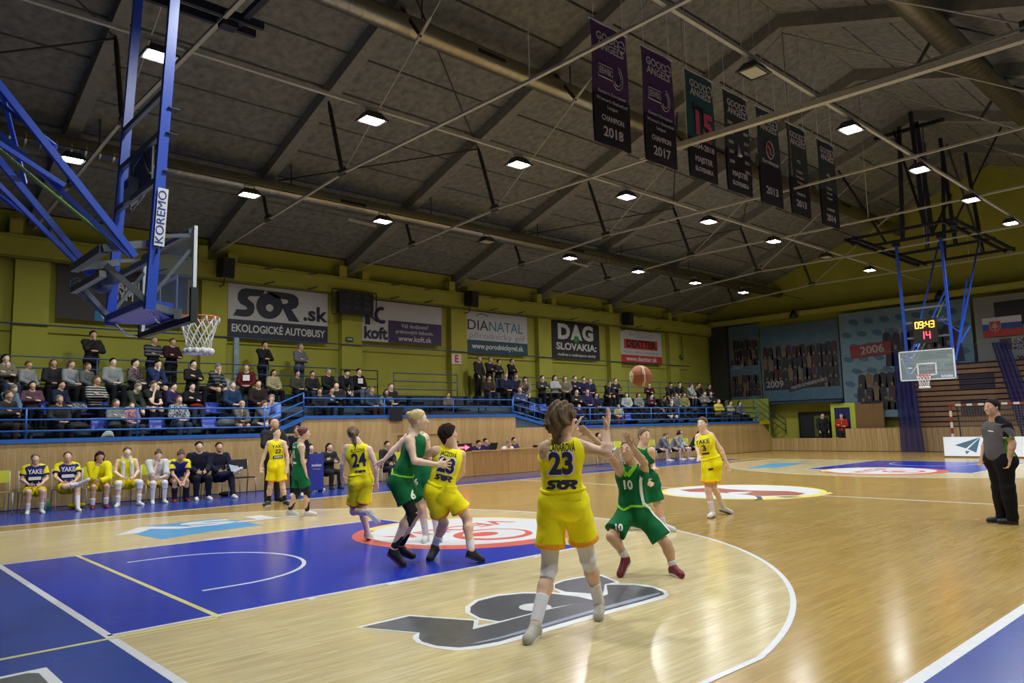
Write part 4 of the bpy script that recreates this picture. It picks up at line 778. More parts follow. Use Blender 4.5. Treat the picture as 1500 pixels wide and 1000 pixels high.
def build_ducts():
    DM = mat('duct_metal', (150, 145, 125), .32, metal=.85, var=.06, scale=4)
    for y, z, r, lb in ((10.5, 8.56, .245, 'spiral ventilation duct low along the stand side of the roof'), (4.0, 10.75, .255, 'spiral ventilation duct nearer the ridge on the left slope'), (-4.0, 10.75, .3, 'spiral ventilation duct under the right slope of the roof')):
        root = tag(MB().tube([(-9, y, z), (36.9, y, z)], r, 28).build('ventilation_duct', DM), lb, 'duct')
        mb = MB()
        for i in range(148): mb.tube([(-8.9+i*.31, y, z), (-8.86+i*.31, y, z)], r+.006, 20, cap=False)
        mb.build('duct_seams', DM, root); root.children[0]['kind'] = 'stuff'
        mb = MB()
        for fx in FX[1:]: mb.box((fx+.5, y-.01, z+r), (fx+.53, y+.01, 13.05-.34*abs(y)-.02))
        mb.build('hanger_strap', mat('steel_dark', (52, 52, 48), .6), root)
        for fx in FX[1:-1:2]: MB().box((fx+2.0, y-r-.012, z-.06), (fx+2.9, y-r+.05, z+.03)).build('outlet_grille', mat('grille_black', (20, 20, 20), .6), root)
def build_lamps():
    HS = mat('lamp_housing', (60, 60, 58), .5); GLS = mat('lamp_glass_lit', (255, 255, 255), .2, emit=(250, 252, 255), estr=38.); GLV = mat('lamp_glass_lit_violet', (255, 255, 255), .2, emit=(255, 205, 245), estr=30.)
    OFF = mat('lamp_glass_off', (175, 170, 140), .3); BR = mat('steel_light', (150, 147, 132), .55)
    n = 0; order = ['first', 'second', 'third', 'fourth', 'fifth', 'sixth', 'seventh', 'eighth', 'ninth', 'tenth']
    rown = {9.15: 'row above the far stand', 3.05: 'rail left of the title banners', -3.05: 'rail right of the title banners', -9.15: 'row above the near side line'}
    for y in (9.15, 3.05, -3.05, -9.15):
        for k in range(8):
            x = 2.05+4.1*k if y > 9 else 1.95+4.06*k
            off = (y > 9 and k == 3) or (y == 3.05 and k == 6) or (y == -3.05 and k == 2)
            vio = (y == 3.05 and k == 1) or (y > 9 and k in (4,)) or (y == 3.05 and k == 3)
            r = empty('flood_light', (x, y, 7.84), 0, '%s%s flood light from left, %s' % (order[k], ', switched off,' if off else ', violet-tinted' if vio else ' lit white', rown[y]), 'ceiling light', 'flood lights under the roof')
            mb = MB(); a, b, c, d = .25, .20, .15, .11
            mb.add([(-a, -b, -.05), (a, -b, -.05), (a, b, -.05), (-a, b, -.05), (-c, -d, .10), (c, -d, .10), (c, d, .10), (-c, d, .10)], [(0, 3, 2, 1), (4, 5, 6, 7), (0, 1, 5, 4), (1, 2, 6, 5), (2, 3, 7, 6), (3, 0, 4, 7)])
            for s in (-1, 1): mb.box((s*a-.012, -b-.012, -.07), (s*a+.012, b+.012, -.04)); mb.box((-a, s*b-.012, -.07), (a, s*b+.012, -.04))
            h = mb.build('housing', HS, r); MB().box((-.20, -.15, -.066), (.20, .15, -.052)).build('lamp_glass', OFF if off else GLV if vio else GLS, r)
            mb = MB(); mb.bar((-.13, 0, .08), (-.13, 0, .20), .025); mb.bar((.13, 0, .08), (.13, 0, .20), .025); mb.bar((-.15, 0, .20), (.15, 0, .20), .03); mb.build('bracket', BR, r)
            if not off:
                l = bpy.data.lights.new('flood_lamp', 'AREA'); l.shape = 'RECTANGLE'; l.size = .40; l.size_y = .30; l.energy = LAMP_W; l.color = (1., .92, 1.) if vio else (.96, 1., .985); l.spread = math.radians(156)
                o = bpy.data.objects.new('flood_lamp', l); COL.objects.link(o); o.parent = r; o.location = (0, 0, -.075)
def sign(name, label, x0, x1, z0, z1, y, m, cat='banner', thick=.03):
    root = tag(MB().box((0, -thick, 0), (x1-x0, 0, z1-z0)).build(name, m, None, (x0, y, z0)), label, cat, 'advertising banners on the far wall' if cat == 'banner' else None)
    return root
def build_walls():
    Y = mat('wall_yellow', (156, 154, 56), .85, var=.07, scale=1.2, bump=.08); YD = mat('wall_yellow_trim', (146, 144, 56), .85, var=.07, scale=2); BL = mat('pipe_blue', (50, 74, 110), .5); GRY = mat('bracket_grey', (80, 78, 62), .7)
    wl = tag(MB().box((-9, 15, 0), (37.2, 15.3, 7.95)).build('wall_far', Y), kind='structure')
    for x in FX[1:]:
        MB().box((x-.42, 14.72, 2.8), (x+.42, 15.01, 6.62)).build('pilaster', Y, wl)
        for dx in (-.62, .34): MB().box((x+dx, 14.55, 7.18), (x+dx+.30, 15.01, 7.62 if dx < 0 else 7.5)).build('bearing_block', Y, wl)
    MB().box((-9, 14.60, 6.62), (37, 15.01, 7.12)).build('wall_beam', Y, wl); MB().box((-9, 14.50, 7.12), (37, 15.01, 7.19)).build('cornice', YD, wl); MB().box((-9, 14.68, 6.56), (37, 15.01, 6.62)).build('cornice', YD, wl)
    MB().tube([(-9, 14.66, 4.74), (34.2, 14.66, 4.74)], .022, 8).build('pipe', BL, wl)
    MB().tube([(-9, 14.55, 6.52), (36, 14.55, 6.52)], .018, 8).build('pipe', GRY, wl)
    for i, x in enumerate(FX[1:]):
        MB().bar((x+1.1, 14.93, 6.5), (x+1.1, 14.93, 5.1), .09, .05).build('conduit', YD, wl)
        for dx in (1.6, 3.2): MB().bar((x+dx, 14.6, 6.6), (x+dx+.25, 14.35, 6.68), .04).build('bracket', GRY, wl); MB().bar((x+dx, 14.5, 7.12), (x+dx+.25, 14.3, 7.16), .04).build('bracket', GRY, wl)
    nw = tag(MB().box((-9, -16.2, 0), (37.2, -16, 7.6)).build('wall_near', Y), kind='structure')
    def gable(x, name):
        mb = MB(); pts = [(-16, 0), (15.2, 0), (15.2, 7.85), (0, 13.05), (-15.4, 7.7), (-16, 7.5)]; n = len(pts)
        mb.add([(x, y, z) for y, z in pts]+[(x+.2, y, z) for y, z in pts], [tuple(range(n)), tuple(range(n, 2*n))[::-1]]+[(i, i+n, (i+1) % n+n, (i+1) % n) for i in range(n)])
        return tag(mb.build(name, Y), kind='structure')
    gable(-9.2, 'wall_left'); wb = gable(37., 'wall_back')
    MB().box((36.2, -16, 7.1), (37., 15, 7.35)).build('wall_ledge', YD, wb)
    # dark corner column
    MB().box((36.45, 13.7, 2.6), (36.9, 14.7, 7.3)).build('corner_column', mat('column_dark', (44, 44, 40), .8), wb)
    return wl, wb
def build_banners():
    W = mat('banner_white', (176, 176, 176), .6, var=.05, scale=2); NV = mat('banner_navy', (30, 34, 50), .6); BR = mat('banner_brown', (46, 42, 40), .6); CY = mat('banner_cyan', (30, 110, 160), .6)
    PU = mat('banner_purple', (48, 34, 72), .6); TE = mat('banner_teal', (20, 60, 74), .6); TEL = mat('banner_teal_light', (40, 120, 140), .6); LG = mat('banner_grey_text', (130, 130, 134), .6); BK = mat('banner_black', (24, 24, 26), .6)
    RD = mat('banner_red', (170, 44, 36), .6); GN = mat('banner_green', (50, 120, 60), .6); TW = mat('banner_text', (190, 190, 186), .6)
    y = 14.80; X = (1, 0, 0); Z = (0, 0, 1)
    def T(p, body, size, x, z, m, fit=None, bold=.02): 
        return text_at('lettering', body, size, (x, -.036, z), X, Z, m, p, bold, .003, fit=fit)
    def panel(p, a, b, c, d, m, name='panel'): return MB().box((a, -.036, b), (c, -.028, d)).build(name, m, p)
    # all banners stand 12 cm clear of the wall, tied to it
    p = sign('wall_banner', 'dark brown gym banner with a coloured heart logo, leftmost on the wall', 3.0, 6.62, 4.98, 6.52, y, BR)
    T(p, 'FAMILY', .42, 1.95, 1.08, TW, .95*1.15, .03); T(p, 'GYM', .42, 1.72, .80, TW, .62, .03); panel(p, 1.0, .0, 3.62, .30, CY); T(p, 'www.familygym.sk', .26, 2.25, .15, TW, 2.2)
    for i, (m_, a0) in enumerate(((mat('h1', (60, 110, 170), .6), 0), (mat('h2', (150, 90, 60), .6), 1), (mat('h3', (80, 130, 70), .6), 2))):
        mb = MB(); hx, hz = .68, .92; pts = [(0, -.34), (-.36, 0), (-.34, .2), (-.18, .3), (0, .18), (.18, .3), (.34, .2), (.36, 0)]; k = 1-i*.28
        q = [(hx+x_*k, -.036-.002*i, hz+z_*k) for x_, z_ in pts]
        mb.tube(q, .022, 5, closed=True); mb.build('heart_outline', m_, p)
    p = sign('wall_banner', 'white and navy bus maker banner with big slanted letters', 7.92, 11.56, 4.76, 6.60, y, W)
    panel(p, 0, 0, 3.64, .60, NV); T(p, 'EKOLOGICKÉ AUTOBUSY', .36, 1.82, .30, TW, 3.4, .02)
    me = sor_mesh(2.35, .98); place(me, (1.35, -.040, 1.16), X, Z); mesh_obj('logo', me, NV, p); me = sor_hole(2.35, .98); place(me, (1.35, -.044, 1.16), X, Z); mesh_obj('logo_counter', me, W, p)
    T(p, '.sk', .72, 3.12, .98, NV, .95, .03)
    p = sign('wall_banner', 'white and purple banner of a drinks supplier beside the scoreboard', 13.0, 16.74, 4.94, 6.52, y, W)
    panel(p, 1.15, 0, 3.72, .86, PU); T(p, 'Váš dodávateľ', .22, 2.4, .68, TW, 1.3, 0); T(p, 'prémiových liehovín.', .22, 2.4, .45, TW, 1.8, 0); T(p, 'www.koft.sk', .30, 2.4, .18, TW, 1.6, .01); T(p, 'koft', .62, .58, .30, NV, 1.05, .04)
    panel(p, .12, .62, .34, 1.45, NV, 'logo'); mb = MB(); mb.tube([(.95+.26*math.cos(t)-.1, -.04, 1.02+.26*math.sin(t)) for t in np.linspace(1.3, 5.2, 12)], .07, 6); mb.build('logo', PU, p)
    mb = MB(); mb.bar((.34, -.035, 1.0), (.62, -.035, .75), .12, .03); mb.build('logo', PU, p)
    p = sign('wall_banner', 'white banner with teal strip and thin two-tone capital letters', 18.03, 21.58, 4.78, 6.52, y, W)
    panel(p, 0, 0, 3.55, .52, TE); T(p, 'www.porodnickygel.sk', .32, 1.78, .26, TW, 3.0); T(p, 'DIA', .62, .62, 1.14, NV, 1.15, .0); T(p, 'NATAL', .62, 2.25, 1.14, TEL, 2.0, .0); T(p, 'pôrodnícky gél', .40, 1.75, .72, LG, 3.2, -.005)
    mb = MB(); mb.tube([(.9+.34*math.cos(t), -.038, 1.5+.16*math.sin(t)) for t in np.linspace(.4, 2.9, 9)], .02, 5); mb.build('logo', TEL, p)
    p = sign('wall_banner', 'black construction firm banner with three huge white letters', 23.19, 26.56, 4.78, 6.50, y, BK)
    T(p, 'D', .95, .80, 1.22, TW, .85, .05); T(p, 'A', .95, 1.68, 1.22, TW, .85, .05); T(p, 'G', .95, 2.52, 1.22, TW, .80, .05); panel(p, 1.5, .78, 1.85, 1.05, GN); T(p, 'SLOVAKIA:', .46, 1.70, .54, TW, 2.85, .03); T(p, 'riadime a realizujeme stavby', .20, 1.7, .16, TW, 2.7, .01)
    p = sign('wall_banner', 'white banner with red lettering block, rightmost on the far wall', 28.15, 31.72, 4.76, 6.46, y, W)
    panel(p, 0, 0, 3.57, .40, RD); T(p, 'www.dextter.sk', .34, 1.78, .20, TW, 2.6, .02); panel(p, .35, .72, 3.2, 1.22, RD); T(p, 'DEXTTER', .50, 1.78, .97, BK, 2.5, .04); T(p, 'PREDAJ, SERVIS A PRENÁJOM', .18, 1.78, .54, LG, 3.0, .0)
    for s in (0, 1): mb = MB(); mb.tube([(.8+2*t, -.04, 1.42+.09*math.sin(t*6+s*2.2)) for t in np.linspace(0, 1, 16)], .012, 5); mb.build('swoosh', LG, p)
    # score board, speakers, signs
    sb = tag(MB().box((0, 0, 0), (1.42, .22, .80)).build('wall_scoreboard', BK, None, (11.78, 14.3, 5.84)), 'black electronic scoreboard hung on the far wall', 'scoreboard')
    for z in (.16, .36, .58):
        for x_ in (.12, .55, .98): MB().box((x_, -.012, z), (x_+.3, .0, z+.12)).build('display_window', mat('display_dark', (44, 44, 46), .3), sb)
    mb = MB(); 
    for z in (-.06, .86): mb.bar((-.25, .1, z), (1.6, .1, z), .03)
    for x_ in (-.25, 1.6): mb.bar((x_, .1, -.06), (x_, .1, .86), .03)
    mb.build('mounting_frame', BK, sb)
    for i, x in enumerate((7.62, 17.9, 28.2)):
        sp = empty('loudspeaker', (x, 14.25, 6.55), 0, 'black loudspeaker on the far wall, %s' % ('above the basket net', 'between the purple and teal banners', 'above the red lettered banner')[i], 'loudspeaker', 'wall loudspeakers')
        mb = MB(); mb.add([(-.2, -.2, 0), (.2, -.2, .0), (.24, .18, .08), (-.24, .18, .08), (-.2, -.26, .66), (.2, -.26, .66), (.24, .14, .70), (-.24, .14, .70)], [(0, 3, 2, 1), (4, 5, 6, 7), (0, 1, 5, 4), (1, 2, 6, 5), (2, 3, 7, 6), (3, 0, 4, 7)]); mb.build('cabinet', BK, sp)
        mb = MB(); mb.bar((-.17, -.245, .05), (-.17, -.285, .62), .01); mb.box((-.17, -.262, .06), (.17, -.235, .60)); mb.build('front_grille', mat('grille_dark', (30, 30, 32), .8), sp)
        MB().tube([(0, .1, .05), (0, .15, -.15), (0, .45, -.18)], .02, 6).build('arm', BK, sp)
    e = tag(MB().box((0, -.02, 0), (.5, 0, .42)).build('sector_sign', mat('sign_white', (200, 190, 180), .6), None, (17.16, 14.7, 4.22)), 'small white sign with red letter E on the far wall', 'sign'); text_at('lettering', 'E', .42, (.25, -.024, .21), X, Z, RD, e, .04, .002)
    g = tag(MB().box((0, -.03, 0), (.3, 0, .16)).build('exit_sign', mat('exit_green', (30, 90, 40), .5), None, (12.25, 14.68, 4.86)), 'small green exit sign above the stand', 'sign'); MB().box((.05, -.036, .06), (.25, -.03, .10)).build('arrow_print', TW, g)
    g = tag(MB().box((0, -.03, 0), (.3, 0, .16)).build('exit_sign', mat('exit_green', (30, 90, 40), .5), None, (33.6, 14.9, 5.2)), 'small dark exit sign right of the red lettered banner', 'sign'); MB().box((.05, -.036, .06), (.25, -.03, .10)).build('arrow_print', TW, g)
def build_hanging_banners():
    PUR = mat('hanging_purple', (84, 54, 104), .75, var=.1, scale=3); DKP = mat('hanging_night', (26, 22, 38), .75); TEA = mat('hanging_teal', (44, 88, 98), .75, var=.1, scale=3); DK = mat('hanging_slate', (56, 64, 72), .75, var=.1, scale=3)
    T1 = mat('hanging_text', (196, 192, 204), .7); PK = mat('hanging_pink', (214, 76, 116), .7); RD = mat('hanging_crimson', (120, 36, 60), .7)
    X = (1, 0, 0); Z = (0, 0, 1)
    data = [(9.25, 1.15, 'purple hanging banner reading champion 2018, nearest of the row', PUR, [('Eastern European', .105, 1.10), ("Women's Basketball", .105, .94), ('League', .105, .80), ('CHAMPION', .17, .55), ('2018', .30, .26)], 'E'),
        (10.92, 1.14, 'purple hanging banner reading champion 2017', PUR, [('Eastern European', .105, 1.10), ("Women's Basketball", .105, .94), ('League', .105, .80), ('CHAMPION', .17, .55), ('2017', .30, .26)], 'E'),
        (12.57, 1.16, 'teal hanging banner with a pink number 15', TEA, [('2004-2018', .20, .78), ('MAJSTER', .20, .46), ('SLOVENSKA', .16, .22)], '15'),
        (14.2, 1.15, 'slate hanging banner listing several title years', DK, [('MAJSTER', .20, .46), ('SLOVENSKA', .16, .22)], 'Y'),
        (15.8, 1.15, 'dark hanging banner with crimson ball emblem and 2013', DK, [('Euroleague', .16, 1.15), ('2013', .30, .36)], 'B'),
        (17.45, 1.12, 'slate hanging banner reading champion 2013', DK, [('MEL', .14, 1.55), ('Middle', .11, 1.25), ('European', .11, 1.1), ('League', .11, .95), ('CHAMPION', .12, .6), ('2013', .28, .32)], ''),
        (19.3, 1.12, 'slate hanging banner reading champion 2014, last of the row', DK, [('MEL', .14, 1.55), ('Middle', .11, 1.15), ('Europe', .11, 1.0), ('League', .11, .85), ('CHAMPION', .12, .5), ('2014', .28, .24)], '')]
    for x, wd, lb, m, tx, kind in data:
        mb = MB(); n = 12; vs = []
        for j in range(n+1):
            z = 2.58*j/n
            for i in range(5): vs.append((wd*i/4, .018*math.sin(i*1.9+j*.5), z))
        k = len(vs); vs += [(a, b+.006, c) for a, b, c in vs]; fs = []
        for j in range(n):
            for i in range(4): a = j*5+i; fs += [(a, a+1, a+6, a+5), (a+k, a+5+k, a+6+k, a+1+k)]
        mb.add(vs, fs, 0, True); root = tag(mb.build('hanging_banner', m, None, (x, 0, 7.25)), lb, 'banner', 'title banners hanging under the ridge')
        MB().tube([(-.04, 0, 2.6), (wd+.04, 0, 2.6)], .02, 8).build('top_bar', T1, root)
        for dx in (.1, wd-.1): MB().tube([(dx, 0, 2.6), (dx, 0, 5.77)], .006, 5).build('cord', T1, root)
        MB().box((.0, -.028, -.0), (wd, -.021, 1.05 if kind != '15' else .95)).build('dark_field', DKP, root)
        def T(b, s_, z, mm=T1, fit=None, bold=.015, y=-.034, xx=None, shear=0): text_at('lettering', b, s_, (xx if xx is not None else wd/2, y, z), X, Z, mm, root, bold, .002, fit=fit, shear=shear)
        T('GOOD', .24, 2.28, fit=.72, xx=wd/2-.08, bold=.02); T('ANGELS', .24, 2.08, fit=.86, bold=.02)
        mb = MB(); mb.tube([(wd-.2+.11*math.cos(t), -.03, 2.26+.13*math.sin(t)) for t in np.linspace(0, 2*PI, 15)[:-1]], .012, 5, closed=True); mb.bar((wd-.31, -.03, 2.26), (wd-.09, -.03, 2.26), .012); mb.build('ball_emblem', T1, root)
        for b, s_, z in tx: T(b, s_*.95, z, fit=min(wd*.86, len(b)*s_*.52), bold=.02 if s_ > .15 else .0)
        if kind == 'E':
            mb = MB(); q = [(.17, 1.42), (.62, 1.42), (.62, 1.68), (.17, 1.68)]; mb.tube([(a, -.03, b) for a, b in q], .012, 5, closed=True)
            for r in (.13, .19): mb.tube([(.78+r*math.cos(t)*.9, -.03, 1.52+r*math.sin(t)*1.3) for t in np.linspace(-2.6, 1.4, 14)], .010, 5)
            mb.build('league_emblem', T1, root); T('EEWBL', .2, 1.55, fit=.40, xx=.40)
        if kind == '15': T('Sweet', .26, 1.72, fit=.5, mm=DKP, xx=.42, shear=.3); T('15', .80, 1.33, fit=.72, mm=PK, bold=.04, xx=wd/2+.03); T('SEASONS', .12, .98, fit=.5, mm=PK, xx=wd/2+.1)
        if kind == 'Y':
            for i, (a, b) in enumerate((('2004', '2009'), ('2005', '2010'), ('2006', '2011'), ('2007', '2012'), ('2008', '2013'))): T(a, .12, 1.75-.25*i, fit=.24, xx=.22); T(b, .12, 1.6-.25*i, fit=.24, xx=wd-.2)
            mb = MB(); mb.tube([(wd/2, -.03, .95), (wd/2, -.03, 1.05), (wd/2, -.03, 1.25)], [.09, .05, .01], 8); mb.build('cup_emblem', T1, root)
        if kind == 'B':
            mb = MB(); mb.add([(wd/2+.2*math.cos(t), -.032, 1.5+.24*math.sin(t)) for t in np.linspace(0, 2*PI, 21)[:-1]], [tuple(range(20))[::-1]]); mb.build('ball_emblem', RD, root)
            mb = MB(); mb.tube([(wd/2+.2*math.cos(t), -.035, 1.5+.24*math.sin(t)) for t in np.linspace(0, 2*PI, 21)[:-1]], .012, 5, closed=True); mb.tube([(wd/2-.12, -.036, 1.6), (wd/2+.02, -.036, 1.52), (wd/2-.02, -.036, 1.42), (wd/2+.12, -.036, 1.36)], .01, 5); mb.build('ball_outline', T1, root)
def rail(label, name, pts, levels, posts, r=.022, m=None, base=None, cat='railing'):
    """pts polyline (x,y,zbase); rails at heights levels above it"""
    m = m or MATS['rail_blue']; root = empty(name, pts[0], 0, label, cat); o = Vector(pts[0])
    for h in levels: MB().tube([Vector(p)-o+Vector((0, 0, h)) for p in pts], r, 8).build('rail', m, root)
    for p in posts: q = Vector(p)-o; MB().tube([q, q+Vector((0, 0, levels[0]))], r*1.05, 8).build('post', m, root)
    if base:
        for a, b in zip(pts, pts[1:]): MB().bar(Vector(a)-o+Vector((0, 0, -.05)), Vector(b)-o+Vector((0, 0, -.05)), .10, .10).build('base_plate', m, root)
    return root
def build_stand():
    WP = [wood_panel('fascia_wood', (178, 148, 98)), wood_panel('fascia_wood_b', (173, 142, 92)), wood_panel('fascia_wood_c', (183, 153, 104))]
    mat('rail_blue', (34, 96, 180), .4); ST = mat('tier_bluegrey', (66, 88, 104), .8, var=.1, scale=3); DK = mat('joint_dark', (112, 88, 54), .9); CN = mat('tier_dark', (38, 40, 44), .9)
    fs = tag(MB().box((-9, 11.05, 0), (36., 11.14, 1.5)).build('wall_stand_front', DK), kind='structure')
    MB().box((8.62, 11.05, 1.5), (17.1, 11.14, 2.0)).build('upper_front', DK, fs)
    # tongue-and-groove boards: 225 single boards
    def board_mesh(h0, h1=None, wd=.1985):
        h1 = h1 or h0; mb = MB(); mb.add([(0, 0, .02), (wd, 0, .02), (wd, .05, .02), (0, .05, .02), (.0, 0, h0), (wd, 0, h1), (wd, .05, h1), (0, .05, h0)], [(0, 3, 2, 1), (4, 5, 6, 7), (0, 1, 5, 4), (1, 2, 6, 5), (2, 3, 7, 6), (3, 0, 4, 7)]); return mb.mesh('board')
    cache = {}
    nb = 0; x = -8.6
    while x < 36.:
        h = 2.02 if 8.6 <= x < 17.1 else 1.57
        key = h; h2 = h
        if x > 35.0: h = 1.57-(x-35.0)*.72; h2 = h-.14; key = ('s', round(x, 1))
        k3 = R_.randrange(3)
        if (key, k3) not in cache: me = board_mesh(h, h2); me.materials.append(WP[k3]); cache[(key, k3)] = me
        o = bpy.data.objects.new('board', cache[(key, k3)]); COL.objects.link(o); o.parent = fs; o.location = (x, 10.998+R_.uniform(0, .006), 0); x += .2; nb += 1
    DOORM = mat('hatch_frame', (120, 90, 50), .7)
    mb = MB(); mb.bar((12.0, 10.99, .02), (12.0, 10.99, 1.42), .03); mb.bar((12.0, 10.99, 1.42), (14.2, 10.99, 1.42), .03); mb.bar((14.2, 10.99, 1.42), (14.2, 10.99, .02), .03); mb.build('hatch_frame', DOORM, fs)
    MB().box((34.9, 10.96, 1.42), (36.0-.1, 10.985, 1.62)).build('hazard_sign', mat('sign_yellow', (190, 170, 40), .6), fs)
    t1 = tag(MB().box((-9, 11.14, 1.2), (36, 12.1, 1.38)).box((-9, 12.1, 1.3), (36, 12.98, 1.82)).box((-9, 12.98, 1.4), (36, 13.88, 2.43)).build('trim_1', ST), kind='structure')
    t2 = tag(MB().box((-9, 13.88, 1.4), (36, 15.0, 2.8)).build('trim_2', ST), kind='structure')
    tag(MB().box((8.62, 11.14, 1.38), (17.1, 12.1, 1.98)).build('trim_3', ST), kind='structure')
    # end of the stand (side wall) and stair flank
    tag(MB().box((35.9, 11.0, 0), (36.0, 15., 2.8)).build('trim_4', mat('wall_yellow_green', (140, 146, 52), .85)), kind='structure')
    # sloping access steps
    tag(MB().add([(17.1, 11.02, 1.57), (19.4, 11.02, 1.57), (17.1, 11.02, 2.02), (17.1, 11.14, 1.57), (19.4, 11.14, 1.57), (17.1, 11.14, 2.02)], [(0, 1, 2), (3, 5, 4), (0, 3, 4, 1), (1, 4, 5, 2), (0, 2, 5, 3)]).build('trim_5', ST), kind='structure')
    # long benches
    BN = mat('bench_dark', (40, 38, 44), .7)
    for r, (yy, fz) in enumerate(((11.75, 1.38), (12.6, 1.82), (13.4, 2.43))):
        for a, b, lb in ((-8.5, 8.3, 'left stand'), (8.9, 16.9, 'raised middle stand'), (17.4, 35.5, 'right stand')):
            if r == 0 and b == 16.9: continue
            root = empty('bleacher_bench', (a, yy+.12, fz), 0, 'dark bench plank along the %s row of the %s' % (('front', 'middle', 'back')[r], lb), 'bench', 'stand benches')
            MB().box((0, -.17, .36), (b-a, .17, .41)).build('seat_plank', BN, root)
            n = max(2, int((b-a)/2))
            for i in range(n+1): MB().box(((b-a-.06)*i/n, -.14, 0), ((b-a-.06)*i/n+.06, .14, .36)).build('support', BN, root)
    B = MATS['rail_blue']; lv = [.70, .44, .18]
    rail('blue three-bar railing in front of the left stand', 'front_railing', [(-8.9, 11.02, 1.60), (7.6, 11.02, 1.60), (8.7, 11.02, 2.05)], lv, [(x_, 11.02, 1.60) for x_ in (-6.6, -3.4, -.3, 1.75, 4.15, 7.5)]+[(8.7, 11.02, 2.05)], base=True)
    rail('blue railing along the raised wooden front of the middle stand', 'front_railing', [(8.7, 11.02, 2.08), (17.1, 11.02, 2.08)], [.52, .26], [(x_, 11.02, 2.08) for x_ in (8.7, 11.5, 14.3, 17.08)], base=True)
    rail('blue sloping hand rail down to the right stand', 'front_railing', [(17.1, 11.02, 2.08), (19.3, 11.02, 1.60)], [.62, .36, .1], [(17.12, 11.02, 2.08), (18.2, 11.02, 1.84)], base=True)
    rail('blue three-bar railing in front of the right stand', 'front_railing', [(19.3, 11.02, 1.60), (34.8, 11.02, 1.60)], lv, [(x_, 11.02, 1.60) for x_ in (19.4, 21.4, 23.5, 25.5, 27.6, 29.9, 32.2, 34.6)], base=True)
    G2 = mat('rail_dull', (64, 84, 118), .5)
    rail('dull blue railing behind the back row of the left stand', 'walkway_railing', [(-8.9, 13.9, 2.8), (11.4, 13.9, 2.8)], [.98, .68, .34], [(x_, 13.9, 2.8) for x_ in (-6, -2, .6, 3.9, 6.4, 8.9, 10.0, 11.4)], .02, G2)
    rail('short dark gate railing beside the left stand', 'walkway_railing', [(11.6, 13.9, 2.8), (13.1, 13.9, 2.8)], [.95, .65, .36], [(11.6, 13.9, 2.8), (13.1, 13.9, 2.8)], .02, mat('rail_dark', (40, 46, 56), .5))
    rail('grey four-bar railing panel in the middle of the stand', 'walkway_railing', [(13.8, 13.9, 2.55), (16.8, 13.9, 2.55)], [1.15, .85, .55, .28], [(13.8, 13.9, 2.55), (16.8, 13.9, 2.55)], .022, G2)
    rail('dull railing behind the back row of the right stand', 'walkway_railing', [(19.8, 13.9, 2.8), (34.6, 13.9, 2.8)], [.92, .62, .34], [(x_, 13.9, 2.8) for x_ in (19.8, 22.4, 25, 27.6, 30.2, 32.8, 34.6)], .018, G2)
    rail('low railing round the standing spectators above the middle stand', 'walkway_railing', [(18.2, 13.9, 2.8), (19.6, 13.9, 2.8)], [.8, .45], [(18.2, 13.9, 2.8), (18.9, 13.9, 2.8), (19.6, 13.9, 2.8)], .018, G2)
    rail('green stair railing descending from the right stand', 'stair_railing', [(34.9, 11.3, 2.2), (36.9, 10.6, .9)], [.75, .45, .1], [(34.9, 11.3, 2.2), (35.9, 10.95, 1.55), (36.9, 10.6, .9)], .022, mat('rail_green', (34, 84, 92), .5))
    # silver post on the walkway and grey board pile
    tag(MB().box((0, 0, 0), (.16, .10, 1.9)).build('steel_column', mat('steel_bare', (130, 150, 160), .4, metal=.6, var=.2, scale=6), None, (8.0, 14.4, 2.8)), 'silver steel column below the bus maker banner', 'column')
    return fs
def crowd_print(p, x0, x1, z0, z1, n, rows, seed, dark):
    """flat printed team photograph: rows of little figures"""
    rr = random.Random(seed); mb = MB(); mats = [mat('print_kit_dark', (34, 34, 42), .7), mat('print_kit_wine', (58, 34, 40), .7), mat('print_kit_tan', (92, 80, 62), .7), mat('print_face', (104, 86, 72), .7)]
    for r in range(rows):
        for i in range(n):
            w_ = (x1-x0)/n; cx = x0+w_*(i+.5+rr.uniform(-.2, .2)); h = (z1-z0)/rows; top = z1-h*r-rr.uniform(0, .2)*h; bw = w_*.62; hh = h*1.3; k = rr.choice([0, 0, 0, 1, 2]); yo = -.006-.0015*r
            mb.add([(yo, cx-bw, max(z0, top-hh)), (yo, cx+bw, max(z0, top-hh)), (yo, cx+bw*.8, top-h*.28), (yo, cx+bw*.3, top-h*.16), (yo, cx-bw*.3, top-h*.16), (yo, cx-bw*.8, top-h*.28)], [(0, 1, 2, 3, 4, 5)], k)
            mb.add([(yo-.0005, cx+bw*.34*math.cos(t), top-h*.04+h*.13*math.sin(t)) for t in np.linspace(0, 2*PI, 9)[:-1]], [tuple(range(8))], 3)
    return tag(mb.build('team_photo_print', mats, p), kind='stuff')
